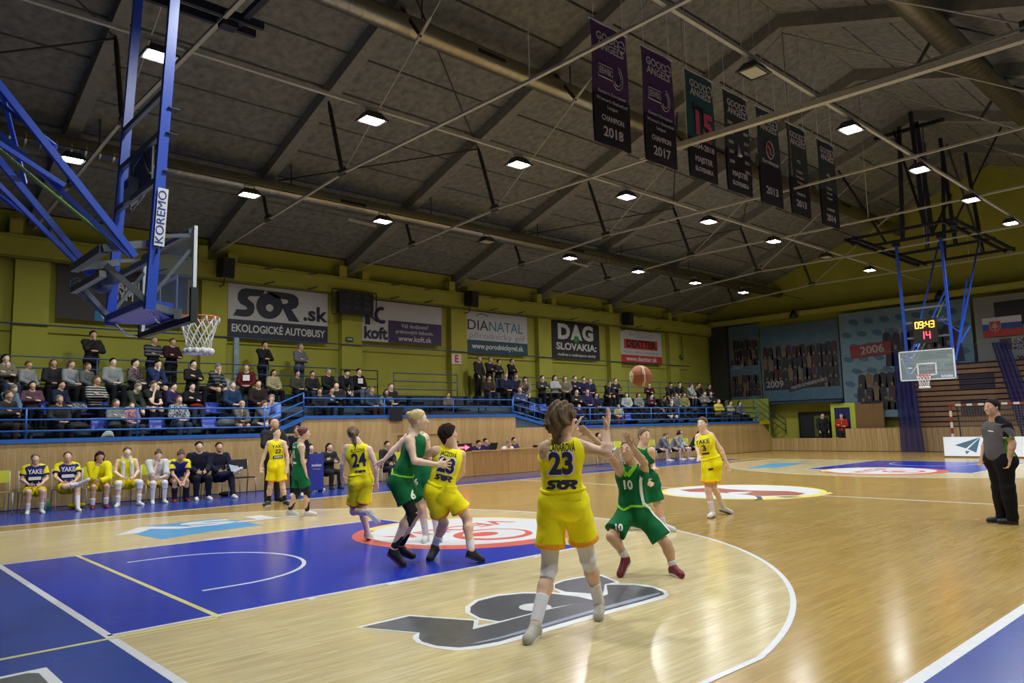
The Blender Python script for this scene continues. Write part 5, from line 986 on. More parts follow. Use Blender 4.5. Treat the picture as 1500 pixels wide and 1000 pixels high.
def build_back():
    WP = [MATS['fascia_wood'], MATS['fascia_wood_b'], MATS['fascia_wood_c']]; DK = MATS['joint_dark']
    wf = tag(MB().box((36.06, -16, 0), (36.15, 7.02, 1.0)).box((36.06, 7.02, 0), (36.15, 10.9, .6)).build('wall_back_front', DK), kind='structure')
    y = -8.0
    ca = {}
    while y < 10.8:
        h = 1.12 if y < 7.0 else .66; k3 = R_.randrange(3)
        if (h, k3) not in ca: me = MB().box((0, .004, .02), (.05, .246, h)).mesh('board'); me.materials.append(WP[k3]); ca[(h, k3)] = me
        o = bpy.data.objects.new('board', ca[(h, k3)]); COL.objects.link(o); o.parent = wf; o.location = (36.0+R_.uniform(0, .006), y, 0); y += .25
    d = tag(MB().box((36.85, 7.95, 0), (36.98, 9.75, 1.95)).build('door_1', mat('doorway_dark', (24, 28, 34), .5)), kind='structure')  # black box paints the dark of the door opening, no recess is cut
    MB().box((36.82, 8.15, .7), (36.86, 8.95, 1.80)).build('pane', mat('door_glass', (90, 100, 50), .15), d); mb = MB(); mb.bar((36.84, 7.93, 0), (36.84, 7.93, 2.0), .07); mb.bar((36.84, 9.77, 0), (36.84, 9.77, 2.0), .07); mb.bar((36.84, 7.9, 1.98), (36.84, 9.8, 1.98), .07); mb.build('door_frame', mat('frame_black', (16, 16, 18), .5), d)
    p = tag(MB().box((36.42, 6.62, 0), (36.46, 7.86, 2.40)).build('door_surround', mat('surround_lime', (176, 190, 60), .7)), 'lime yellow door surround with a dark blue panel', 'doorway')
    MB().box((36.40, 6.88, .7), (36.42, 7.66, 2.18)).build('blue_panel', mat('panel_blue', (22, 26, 92), .5), p)
    tag(MB().box((0, 0, 0), (.06, 1.36, 2.32)).build('wood_partition', wood_panel('partition_brown', (118, 88, 52)), None, (36.38, 5.24, 0)), 'brown wooden partition right of the lime door surround', 'partition')
    tag(MB().box((36.2, 7.2, 2.46), (36.95, 14.8, 2.60)).build('trim_6', mat('gallery_blue', (30, 52, 70), .8)), kind='structure')
    # printed team banners
    BB = mat('team_banner_blue', (66, 90, 106), .75, var=.12, scale=2); BB2 = mat('team_banner_pale', (92, 116, 132), .75, var=.1, scale=2); BL = mat('team_blob_blue', (52, 88, 112), .75); TX = mat('team_text', (128, 132, 134), .7); RB = mat('team_red', (110, 34, 40), .7); DB = mat('team_dark', (36, 36, 44), .7)
    def banner(y0, y1, z0, z1, m, lb, x=36.6):
        r = tag(MB().box((0, y0, z0), (.03, y1, z1)).build('team_banner', m, None, (x, 0, 0)), lb, 'banner', 'team photo banners on the back wall'); return r
    def blobs(p, y0, y1, z0, z1, seed):
        rr = random.Random(seed); mb = MB(); nz = int((z1-z0)/.62); ny = int((y1-y0)/.75)
        for i in range(nz+1):
            for j in range(ny+1):
                cy, cz = y0+.35+(j+(i % 2)*.5)*.75, z0+.3+i*.62
                if cy > y1-.3 or cz > z1-.2: continue
                mb.add([(-.004, cy+.24*math.cos(t)+.08*math.sin(t), cz+.16*math.sin(t)) for t in np.linspace(0, 2*PI, 13)[:-1]], [tuple(range(12))])
        mb.build('cloud_print', BL, p)['kind'] = 'stuff'
    Yn = (0, -1, 0); Z = (0, 0, 1)
    p = banner(11.7, 13.6, 2.65, 7.0, BB, 'narrow dark team photo banner in the back corner'); crowd_print(p, 11.8, 13.5, 4.7, 6.3, 8, 3, 1, 0); crowd_print(p, 11.8, 13.5, 3.0, 4.3, 8, 3, 2, 0); text_at('lettering', '2007', .35, (-.012, 13.1, 4.65), Yn, Z, TX, p, .02, .002)
    p = banner(7.25, 11.6, 2.65, 6.75, BB, 'wide team photo banner reading 2009'); blobs(p, 7.3, 11.6, 2.7, 6.7, 3); crowd_print(p, 7.4, 11.5, 3.3, 5.75, 15, 4, 4, 0)
    MB().box((-.012, 9.9, 3.25), (-.008, 11.5, 3.75)).build('caption_field', DB, p); text_at('lettering', '2009', .50, (-.016, 10.9, 3.55), Yn, Z, TX, p, .02, .002, fit=1.0)
    q = MB(); q.add([(-.014, 7.9, 3.55), (-.014, 10.1, 3.1), (-.014, 10.1, 3.42), (-.014, 7.9, 3.90)], [(0, 1, 2, 3)]); q.build('caption_field', DB, p); text_at('lettering', 'MAJSTER SLOVENSKEJ KOŠICE', .22, (-.020, 9.0, 3.50), (0, -1, .2), (0, .2, 1), TX, p, .02, .002, fit=2.0)
    p = banner(1.15, 7.15, 1.65, 6.95, BB2, 'largest pale blue team banner reading 2006', 36.52); blobs(p, 1.2, 7.1, 1.8, 6.9, 5)
    crowd_print(p, 1.6, 5.0, 4.1, 6.0, 9, 2, 6, 0); crowd_print(p, 2.6, 6.4, 2.0, 4.0, 11, 3, 7, 0)
    q = MB(); q.add([(-.014, 4.7, 4.7), (-.014, 6.65, 4.6), (-.014, 6.7, 5.25), (-.014, 4.7, 5.35)], [(0, 1, 2, 3)]); q.build('red_field', RB, p); text_at('lettering', '2006', .55, (-.02, 5.6, 4.98), (0, -1, .06), (0, .06, 1), TX, p, .02, .002, fit=1.15)
    WB = mat('back_banner_grey', (112, 112, 108), .7)
    p = tag(MB().box((0, -6, 3.6), (.03, 1.0, 6.9)).build('wall_banner', WB, None, (36.48, 0, 0)), 'large grey sponsor board at the right edge of the back wall', 'banner')
    MB().box((-.01, -5.8, 5.5), (-.004, .2, 6.6)).build('black_field', BL if 0 else mat('banner_black', (24, 24, 26), .6), p); text_at('lettering', 'AZ', .5, (-.016, -1.5, 5.95), Yn, Z, TX, p, .03, .002, fit=.9)
    MB().box((-.01, -5.8, 4.45), (-.004, .1, 4.95)).build('maroon_field', mat('field_maroon', (60, 30, 36), .6), p); text_at('lettering', 'EKO', .34, (-.016, -.75, 4.82), Yn, Z, TX, p, .03, .002, fit=.8); text_at('lettering', 'MICHALOVCE', .28, (-.016, -1.35, 4.56), Yn, Z, TX, p, .03, .002, fit=2.0); text_at('lettering', 'www.SA', .34, (-.016, -1.3, 4.1), Yn, Z, mat('banner_black', (24, 24, 26), .6), p, .03, .002, fit=1.6)
    # national flag
    fl = empty('flag', (36.36, .68, 5.08), 0, 'white blue and red national flag with shield hung above the folded bleachers', 'flag')
    for nm, a, b, m in (('white_stripe', .56, .84, mat('flag_white', (170, 172, 176), .7)), ('blue_stripe', .28, .56, mat('flag_blue', (44, 56, 120), .7)), ('red_stripe', 0, .28, mat('flag_red', (150, 44, 40), .7))):
        mb = MB(); vs = []; fs = []
        for i in range(9):
            for z in (a, b): vs.append((.03*math.sin(i*1.1), -1.5*i/8, z))
        for i in range(8): fs.append((2*i, 2*i+2, 2*i+3, 2*i+1))
        mb.add(vs, fs, 0, True); mb.build(nm, m, fl)
    mb = MB(); sh = [(0, .17), (-.2, .33), (-.22, .66), (.22, .66), (.2, .33)]; mb.add([(-.05, -.5+a, b) for a, b in sh], [tuple(range(5))]); mb.build('shield', mat('flag_red', (150, 44, 40), .7), fl)
    mb = MB(); mb.bar((-.056, -.5, .26), (-.056, -.5, .60), .03); mb.bar((-.056, -.6, .50), (-.056, -.4, .50), .03); mb.bar((-.056, -.63, .41), (-.056, -.37, .41), .03); mb.tube([(-.056, -.5+sh[i][0]*1.02, sh[i][1]) for i in range(5)], .012, 5, closed=True); mb.build('double_cross', mat('flag_white', (170, 172, 176), .7), fl)
    # folded telescopic bleachers
    bl = empty('folded_bleachers', (36.2, 0, 0), 0, 'folded brown wooden telescopic bleachers behind the far basket', 'bleachers'); BR = [wood_panel('bleacher_wood', (142, 106, 64)), wood_panel('bleacher_wood_b', (130, 96, 56))]
    for i in range(12):
        z = 1.16+i*.235
        MB().box((-.16+.012*i, -9, z), (-.10+.012*i, 3.75, z+.175)).build('slat', BR[i % 2], bl)
        if i in (2, 3, 4, 7, 8, 9): MB().box((-.19+.012*i, .35, z+.03), (-.165+.012*i, 1.75, z+.165)).build('recess_panel', mat('recess_dark', (24, 24, 36), .6), bl)
    MB().box((.1, -9, 1.1), (.25, 3.75, 4.0)).build('carcass', mat('carcass_dark', (30, 24, 18), .9), bl)
    # hanging nets
    NV = mat('net_navy', (20, 26, 92), .8, alpha=.82); NL = mat('net_sheer', (26, 34, 96), .8, alpha=.07)
    def drape(y, x, z1, wd, m, lb, lean=0):
        mb = MB(); vs = []; fs = []; n = 24
        for j in range(9):
            z = z1*j/8
            for i in range(n+1): t = i/n; vs.append((x+.10*math.sin(t*26)+.02*math.sin(j*1.3+t*9), y+lean*(1-j/8)-wd*t*(1+.35*(1-j/8)), z+.02))
        for j in range(8):
            for i in range(n): a = j*(n+1)+i; fs.append((a, a+1, a+n+2, a+n+1))
        mb.add(vs, fs, 0, True); return tag(mb.build('net_curtain', m), lb, 'net', 'gathered nets behind the far baseline')
    drape(4.15, 35.2, 4.6, .75, NV, 'dark blue gathered net curtain left of the far basket'); drape(.1, 35.2, 4.7, .6, NV, 'dark blue gathered net curtain under the flag', -.9)
    sn = tag(MB().box((35.3, -9, .02), (35.305, 4.1, 4.7)).build('sheer_net', NL), 'sheer blue safety net stretched behind the far baseline', 'net'); MB().tube([(35.3, -9, 4.72), (35.3, 7, 4.72)], .012, 6).build('head_rope', BL, sn)
    # handball goal
    g = empty('handball_goal', (31.7, 0, 0), 0, 'red and white striped handball goal with net', 'goal'); RDG = mat('goal_red', (130, 44, 36), .5); WG = mat('goal_white', (200, 200, 190), .5)
    ya, yb, zt = .86, -2.14, 2.05
    def striped(a, b, n):
        a, b = Vector(a), Vector(b)
        for i in range(n): MB().bar(a+(b-a)*i/n, a+(b-a)*(i+1)/n, .08).build('post_stripe', RDG if i % 2 == 0 else WG, g)
    striped((0, ya, 0), (0, ya, zt), 9); striped((0, yb, 0), (0, yb, zt), 9); striped((0, ya, zt), (0, yb, zt), 15)
    mb = MB()
    for y_ in (ya, yb): mb.bar((.0, y_, zt), (.8, y_, zt-.05), .04); mb.bar((.8, y_, zt-.05), (1.1, y_, .02), .04)
    mb.bar((.8, ya, zt-.05), (.8, yb, zt-.05), .03); mb.bar((1.1, ya, .03), (1.1, yb, .03), .04); mb.build('back_frame', mat('frame_dark', (40, 38, 36), .6), g)
    mb = MB()
    for i in range(31): y_ = ya+(yb-ya)*i/30; mb.bar((.8, y_, zt-.05), (1.1, y_, .02), .008)
    for j in range(20): t = j/19; mb.bar((.8+.3*t, ya, (zt-.05)*(1-t)+.02), (.8+.3*t, yb, (zt-.05)*(1-t)+.02), .008)
    mb.build('goal_net', mat('net_cord', (120, 116, 100), .9), g)['kind'] = 'stuff'
    # advertising board
    a = tag(MB().box((0, -7, .06), (.08, 0, .80)).build('advertising_board', mat('board_white', (206, 212, 220), .35, emit=(206, 214, 225), estr=.45), None, (31.0, 1.0, 0)), 'white backlit advertising board with a paper plane behind the far baseline', 'advertising board')
    PL = mat('plane_blue', (84, 126, 160), .5); mb = MB(); 
    mb.add([(-.004, -.40, .48), (-.004, -1.28, .78), (-.004, -.78, .36)], [(0, 1, 2)]); mb.add([(-.004, -.84, .33), (-.004, -1.30, .78), (-.004, -1.12, .20)], [(0, 1, 2)]); mb.add([(-.004, -.74, .26), (-.004, -.90, .25), (-.004, -.78, .13)], [(0, 1, 2)]); mb.build('paper_plane_print', PL, a)
    text_at('lettering', 't', .62, (-.006, -1.62, .44), Yn, Z, mat('board_slate', (60, 60, 84), .5), a, .05, .002); text_at('lettering', 'k', .5, (-.006, -2.95, .40), Yn, Z, mat('board_slate', (60, 60, 84), .5), a, .03, .002)
    MB().box((-.01, -7, .0), (.09, 0, .06)).build('base_rail', mat('rail_wood', (120, 90, 50), .6), a)
    for i, yy in enumerate((10.6, 2.2)):
        s_ = empty('wall_lamp', (36.0, yy-(1.3 if i == 0 else 0), 7.0), 0, ('black bell shaped lamp above the 2009 banner', 'black box lamp behind the far basket frame')[i], 'lamp'); MB().tube([(0, 0, 0), (0, 0, .28), (0, 0, .42)], [.26, .12, .05], 10).build('shade', mat('frame_black', (16, 16, 18), .5), s_); MB().bar((0, 0, .4), (.9, -1.6 if i == 0 else .0, .42), .04).build('arm', mat('frame_black', (16, 16, 18), .5), s_)
def hoop(loc, rz, label, near):
    B = mat('hoop_blue', (38, 78, 190), .35, var=.05, scale=4); BD = mat('hoop_dark', (24, 28, 44), .5); GR = mat('hoop_grey', (110, 116, 122), .4, metal=.3); W = mat('board_frame_white', (222, 226, 226), .4); GL = mat('board_glass', (205, 225, 222), .03, alpha=.20 if near else .06, spec=.8)
    OR = mat('rim_orange', (210, 84, 36), .4); NT = mat('net_white', (225, 225, 220), .9); PD = mat('pad_black', (34, 38, 42), .6); GN = mat('cable_green', (90, 130, 50), .5); CH = mat('chrome', (180, 184, 190), .25, metal=.9)
    r = empty('suspended_basket', loc, rz, label, 'basketball hoop')
    # board: plane x = 1.15 .. 1.2
    MB().box((1.182, -.88, 2.92), (1.196, .88, 3.93)).build('glass_board', GL, r)
    mb = MB()
    for y in (-.885, .885): mb.box((1.165, y-.02, 2.9), (1.203, y+.02, 3.96))
    for z in (2.915, 3.94): mb.box((1.165, -.9, z-.02), (1.203, .9, z+.02))
    mb.build('board_frame', W, r)
    mb = MB()
    for y in (-.295, .295): mb.box((1.1965, y-.025, 3.05), (1.199, y+.025, 3.50))
    for z in (3.075, 3.475): mb.box((1.1965, -.295, z-.025), (1.199, .295, z+.025))
    mb.build('target_square', W, r)
    mb = MB(); mb.box((1.14, -.915, 2.865), (1.215, .915, 2.93))
    for y in (-.90, .90): mb.box((1.14, y-.028, 2.865), (1.215, y+.028, 3.25))
    if near: mb.build('edge_padding', PD, r)
    else:
        text_at('lettering', 'Schelde', .12, (1.203, .62, 3.0), (0, 1, 0), (0, 0, 1), W, r, .03, .001); MB().box((1.197, -.62, 3.33), (1.2, -.48, 3.37)).build('maker_label', W, r)
    # ring, bracket, net
    ring = [(1.575+.228*math.cos(t), .228*math.sin(t), 3.05) for t in np.linspace(0, 2*PI, 33)[:-1]]
    rg = MB().tube(ring, .0105, 8, closed=True).build('ring', OR, r)
    mb = MB(); mb.box((1.2, -.11, 2.93), (1.23, .11, 3.07)); mb.bar((1.22, -.08, 3.03), (1.40, -.15, 3.045), .03); mb.bar((1.22, .08, 3.03), (1.40, .15, 3.045), .03); mb.box((1.2, -.09, 3.03), (1.36, .09, 3.045)); mb.build('ring_bracket', OR, rg)
    mb = MB(); N = 12; lv = [(3.045, .225), (2.94, .20), (2.84, .172), (2.75, .150), (2.67, .145)]
    for i in range(N):
        for s in (-.5, .5):
            pts = []
            for j, (z, rr) in enumerate(lv): t = 2*PI*(i+s*j)/N; pts.append((1.575+rr*math.cos(t), rr*math.sin(t), z))
            mb.tube(pts, .0055 if near else .006, 5)
    for z, rr in lv[1:4]: pass
    nt = mb.build('net', NT, r); mb = MB()
    for i in range(N):
        t = 2*PI*i/N; ico(mb, (1.575+.15*math.cos(t), .15*math.sin(t), 2.63), .038, 0, 1, (1, 1, 1.1))
        t2 = t+PI/N; mb.tube([(1.575+.15*math.cos(t2), .15*math.sin(t2), 2.66), (1.575+.15*math.cos(t2), .15*math.sin(t2), 2.60)], .018, 5)
    mb.build('net_fringe', NT, nt)
    if near:
        mb = MB()
        for i in range(N):
            t = 2*PI*i/N; mb.tube([(1.575+.228*math.cos(t), .228*math.sin(t), 3.05), (1.575+.235*math.cos(t), .235*math.sin(t), 3.02), (1.575+.222*math.cos(t), .222*math.sin(t), 2.98)], .012, 5)
        mb.build('net_loops', NT, nt)
    # two main posts, leaning slightly back up to the roof
    for y in (-.75, .75):
        p = MB().bar((.76, y, 2.98), (.99, y, 8.0), .078, .105, up=(1, 0, 0)).build('main_post', B, r)
        MB().tube([(.76+.07, y+.0, 4.6), (.76+.11, y, 5.6), (.99+.04, y, 7.9)], .014, 6).build('cable_conduit', CH, p)
        if y < 0 and near:
            pl = MB().box((-.055, -.003, -.33), (.055, .0, .33)).build('name_plate', W, p); M = Matrix.Rotation(math.radians(-2.6)*-1, 4, 'Y'); pl.matrix_local = Matrix.Translation((.835, y-.062, 4.02)) @ M
            t = text_at('lettering', 'KOREMO', .125, (0, -.006, 0), (0, 0, 1), (-1, 0, 0), mat('letter_blue', (30, 50, 150), .5), pl, .0, .001, fit=.60)
            MB().bar((.80, y-.061, 3.66), (.803, y-.061, 3.60), .11, .004).build('clamp_band', CH, p)
            for z in (4.55, 5.0, 5.3): MB().box((.77+.046*(z-3), y-.07, z), (.90+.046*(z-3), y+.07, z+.012)).build('cable_tie', BD, p)
    # cross frame between posts
    for z, d in ((3.05, 0), (3.55, .02), (4.45, .06), (5.0, .09), (5.5, .11)): MB().bar((.76+d-.02, -.75, z), (.76+d-.02, .75, z), .05, .07).build('cross_bar', GR, r)
    # board carrier
    mb = MB()
    for y in (-.75, .75):
        mb.bar((.72, y, 3.04), (1.16, y*.55, 3.02), .07); mb.bar((.78, y, 3.80), (1.16, y*1.1, 3.86), .04); mb.bar((.76, y, 3.10), (1.16, y*1.1, 3.70), .035); mb.bar((.35, y*.8, 3.45), (.80, y, 3.02), .06)
    mb.bar((1.15, -.85, 3.90), (1.15, .85, 3.90), .05); mb.bar((1.15, -.5, 3.0), (1.15, .5, 3.0), .09, .12); mb.build('board_carrier', GR, r)
    mb = MB(); mb.add([(.70, -.75, 3.02), (.70, .75, 3.02), (1.15, .35, 2.96), (1.15, -.35, 2.96), (.70, -.75, 3.10), (.70, .75, 3.10), (1.15, .35, 3.14), (1.15, -.35, 3.14)], [(0, 1, 2, 3), (4, 7, 6, 5), (0, 4, 5, 1), (3, 2, 6, 7), (0, 3, 7, 4), (1, 5, 6, 2)]); mb.build('carrier_plate', B, r)
    mb = MB(); mb.tube([(.80, -.5, 3.05), (1.0, -.3, 2.92), (1.12, -.05, 2.95), (1.18, .1, 3.05)], .012, 6); mb.build('cable', CH, r); mb = MB(); mb.tube([(.8, .7, 3.0), (1.0, .86, 2.88), (1.14, .9, 2.9)], .015, 6); mb.build('cable', CH, r)
    # winch and linkage between the posts
    mb = MB(); mb.bar((.30, -.62, 3.62), (.80, -.62, 3.75), .10, .08); mb.bar((.30, .62, 3.62), (.80, .62, 3.75), .10, .08); mb.bar((.32, -.62, 3.62), (.32, .62, 3.62), .09); mb.bar((.32, -.62, 3.35), (.32, .62, 3.35), .07); mb.build('pivot_frame', GR, r)
    mb = MB(); mb.tube([(.55, -.2, 3.4), (.55, .25, 3.4)], .07, 12); mb.tube([(.55, .25, 3.4), (.55, .35, 3.4)], .10, 12); mb.build('winch_motor', GR, r)
    if near:
        MB().box((.86, -.35, 4.50), (.88, .5, 5.02)).build('display_back', mat('display_back_grey', (84, 92, 96), .5), r)
        bx = MB().box((.76, .12, 4.42), (.86, .36, 4.72)).build('junction_box', mat('box_grey', (150, 160, 150), .5), r); MB().box((.75, .18, 4.6), (.76, .30, 4.68)).build('box_window', B, bx)
        mb = MB(); mb.tube([(.82, .2, 4.72), (.80, .1, 4.85), (.84, -.1, 4.95), (.83, -.3, 4.7), (.80, -.5, 4.6)], .012, 6); mb.build('cable_loop', CH, r); mb = MB(); mb.tube([(.82, .3, 4.42), (.8, .2, 4.3), (.82, -.1, 4.38), (.84, -.4, 4.5)], .01, 6); mb.build('cable_loop', CH, r)
    # back stays rising to the roof
    for y in (-.75, .75):
        mb = MB(); sz = .068 if near else .05; mb.bar((.60, y, 3.55), (-3.9, y, 8.9), sz, sz); mb.build('back_stay', B, r)
        mb = MB(); mb.bar((-.1, y, 4.20), (-1.4, y, 4.30+.6), .045); mb.bar((.55, y, 3.55), (-3.2, y*.4, 7.0), .048); mb.bar((-.2, y, 4.6), (-.6, y*-.2, 5.3), .04); mb.build('stay_brace', B, r)
    MB().tube([(.55, -.55, 3.62), (-3.0, -.45, 6.3)], .022, 8).build('guide_tube', GN, r)
    # frame hung under the roof
    mb = MB()
    for y in (-1.75, 1.75, 1.45, -1.45): mb.bar((-4.2, y, 8.0), (3.0, y, 8.0), .07, .12)
    for x in (-4.1, -1.5, 1.0, 2.7): mb.bar((x, -1.8, 8.05), (x, 1.8, 8.05), .10, .10)
    for x, y in ((1., .5), (1., -.5), (2.7, .8), (-1.5, -.5), (-1.5, .5), (-4.1, .7), (-4.1, -.7)): mb.bar((x, y, 8.05), (x+(.0 if x != 2.7 else -.6), y*.6, 12.3), .12)
    mb.bar((1.0, -1.2, 12.1), (1.0, 1.2, 12.1), .12); mb.bar((1., .5, 12.2), (-1.5, -.5, 8.1), .07); mb.bar((1., -.5, 12.2), (2.7, .8, 8.1), .07); mb.bar((-1.5, .5, 12.0), (-4.1, .7, 8.1), .07); mb.bar((-1.5, .5, 10), (1.0, .5, 8.1), .06); mb.bar((1.0, 1.1, 8.1), (.6, 2.8, 11.4), .06); mb.bar((1., -1.1, 8.1), (.6, -2.8, 11.4), .06)
    mb.build('roof_frame', BD, r)
    for x, y in ((2.5, 1.6), (2.5, -1.6), (1.0, .75), (1.0, -.75)):
        MB().box((x-.12, y-.10, 7.86), (x+.12, y+.10, 8.0)).build('hinge_block', BD, r)
    return r
SEG = {'0': 'abcdef', '1': 'bc', '3': 'abcdg', '4': 'bcfg', '9': 'abcdfg', ':': ''}
def seg_digit(mb, ch, y, z, h, d=-1):
    w_ = h*.46; t = h*.085
    for s in SEG[ch]:
        a, b = {'a': ((0, h), (w_, h)), 'b': ((w_, h), (w_, h/2)), 'c': ((w_, h/2), (w_, 0)), 'd': ((0, 0), (w_, 0)), 'e': ((0, 0), (0, h/2)), 'f': ((0, h/2), (0, h)), 'g': ((0, h/2), (w_, h/2))}[s]
        mb.bar((0, y+d*a[0], z+a[1]), (0, y+d*b[0], z+b[1]), t, .02)
def clock():
    r = empty('shot_clock', (26.95, 0, 4.22), 0, 'black digital clock with amber 09:43 and red 14 above the far backboard', 'clock')
    MB().box((.02, -.38, 0), (.10, .40, .86)).build('housing', mat('clock_black', (14, 14, 16), .5), r)
    mb = MB(); y = .31
    for c in '09': seg_digit(mb, c, y, .54, .22); y -= .15
    mb.bar((0, y+.0, .60), (0, y-.03, .60), .03, .02); mb.bar((0, y, .70), (0, y-.03, .70), .03, .02); y -= .06
    for c in '43': seg_digit(mb, c, y, .54, .22); y -= .15
    mb.build('time_digits', mat('led_amber', (255, 170, 40), .4, emit=(255, 172, 50), estr=7.), r)
    mb = MB(); y = .17
    for c in '14': seg_digit(mb, c, y, .14, .26); y -= .2
    mb.build('shot_digits', mat('led_red', (255, 50, 60), .4, emit=(255, 50, 66), estr=7.), r)
def ball():
    c = (4.631, -4.409, 2.121); OR = mat('ball_orange', (162, 88, 50), .6, bump=.2, scale=160); CR = mat('ball_cream', (222, 200, 150), .55, bump=.4, scale=160); GK = mat('ball_groove', (40, 26, 20), .7)
    r = .118; b = bmesh.new(); bmesh.ops.create_uvsphere(b, u_segments=64, v_segments=32, radius=r)
    ax = Vector((.78, -.2, .0)).normalized(); me = bpy.data.meshes.new('basketball'); b.to_mesh(me); b.free()
    vw = (CAM-Vector(c)).normalized(); side = vw.cross(Vector((0, 0, 1))).normalized()*-1
    for p in me.polygons:
        p.use_smooth = True; d = p.center.normalized(); 
        # cream panels: two meridian bands seen right of centre and at the left rim
        n1 = (side*.92-vw*.38).normalized(); n2 = (side*.80+vw*.60).normalized()
        s1 = d.dot((side*math.cos(.42)-vw*math.sin(.42)).normalized()); s2 = d.dot((side*math.cos(-1.0)+vw*math.sin(-1.0)*-0).normalized())
        p.material_index = 1 if (abs(s1) < .13) or (d.dot((side*.93-vw*.36+Vector((0, 0, .0))).normalized()) < -.86) else 0
    o = mesh_obj('basketball', me, [OR, CR], None, c); tag(o, 'orange and cream basketball in mid air above the defender', 'ball')
    mb = MB()
    for nn in (Vector((0, 0, 1)), (side*math.cos(.1)+vw*math.sin(-.1)).normalized(), (side*.55+Vector((0, 0, .3))+vw*.8).normalized(), (side*math.cos(.52)-vw*math.sin(.52)).normalized(), (side*math.cos(.32)-vw*math.sin(.32)).normalized()):
        a = nn.orthogonal().normalized(); b2 = nn.cross(a); mb.tube([(a*math.cos(t)+b2*math.sin(t))*(r+.0002) for t in np.linspace(0, 2*PI, 49)[:-1]], .0017, 5, closed=True)
    mb.build('seam', GK, o)

# ------------------------------------------------ seated and standing figures seen from afar
def seat_joints(pose, s=1.):
    """facing +y, floor at z 0; hips over y 0"""
    J = dict(hipL=(-.09, 0, .50), hipR=(.09, 0, .50), knL=(-.13, .42, .50), knR=(.13, .42, .50), anL=(-.13, .40, .09), anR=(.13, .40, .09), toL=(-.15, .54, .035), toR=(.15, .54, .035),
        waist=(0, -.02, .68), chest=(0, .0, .86), neck=(0, .02, 1.06), shL=(-.18, .0, 1.00), shR=(.18, .0, 1.00), head=(0, .045, 1.20))
    lap = dict(elL=(-.24, .07, .76), elR=(.24, .07, .76), wrL=(-.11, .28, .64), wrR=(.11, .28, .64), haL=(-.05, .33, .63), haR=(.05, .33, .63))
    J.update(lap)
    if pose == 'cross': J.update(elL=(-.24, .08, .80), elR=(.24, .08, .80), wrL=(.03, .20, .84), wrR=(-.03, .22, .80), haL=(.10, .19, .86), haR=(-.10, .21, .79))
    if pose == 'chin': J.update(waist=(0, .04, .68), chest=(0, .12, .84), neck=(0, .20, 1.02), shL=(-.18, .16, .97), shR=(.18, .16, .97), head=(0, .25, 1.15), elR=(.14, .38, .68), wrR=(.06, .34, .92), haR=(.03, .34, 1.00), elL=(-.18, .34, .66), wrL=(-.02, .40, .62), haL=(.05, .41, .63))
    if pose == 'lean': J.update(waist=(0, .06, .67), chest=(0, .17, .81), neck=(0, .28, .98), shL=(-.18, .23, .94), shR=(.18, .23, .94), head=(0, .35, 1.10), elR=(.17, .38, .66), wrR=(.06, .50, .50), haR=(.03, .54, .44), elL=(-.17, .38, .66), wrL=(-.06, .50, .50), haL=(-.03, .54, .44))
    if pose == 'sprawl': J.update(knL=(-.16, .40, .50), knR=(.10, .44, .56), anR=(-.18, .46, .60), toR=(-.30, .50, .66), anL=(-.16, .60, .09), toL=(-.18, .74, .035), waist=(0, -.05, .67), chest=(0, -.08, .85), neck=(0, -.07, 1.05), shL=(-.18, -.1, .99), shR=(.18, -.1, .99), head=(0, -.04, 1.19))
    if pose == 'wide': J.update(knL=(-.22, .40, .52), knR=(.22, .40, .52), anL=(-.20, .42, .09), anR=(.22, .42, .09), toL=(-.25, .55, .035), toR=(.28, .55, .035))
    if pose[:5] == 'stand':
        J = dict(hipL=(-.09, 0, .94), hipR=(.09, 0, .94), knL=(-.10, .02, .50), knR=(.10, .02, .50), anL=(-.11, -.02, .09), anR=(.11, -.02, .09), toL=(-.13, .12, .035), toR=(.13, .12, .035), waist=(0, .01, 1.12), chest=(0, .02, 1.30), neck=(0, .03, 1.50), shL=(-.18, 0, 1.44), shR=(.18, 0, 1.44), head=(0, .06, 1.64),
            elL=(-.24, .06, 1.17), elR=(.24, .06, 1.17), wrL=(-.22, .16, .96), wrR=(.22, .16, .96), haL=(-.20, .19, .88), haR=(.20, .19, .88))
        if pose == 'stand_cross': J.update(elL=(-.24, .10, 1.20), elR=(.24, .10, 1.20), wrL=(.03, .25, 1.20), wrR=(-.03, .27, 1.17), haL=(.11, .24, 1.22), haR=(-.11, .26, 1.16))
        if pose == 'stand_mouth': J.update(elL=(-.23, .12, 1.20), elR=(.20, .16, 1.22), wrL=(-.02, .25, 1.18), wrR=(.05, .20, 1.46), haL=(.06, .25, 1.18), haR=(.03, .18, 1.54))
    return {k: V3(v)*s for k, v in J.items()}
FIG = {}
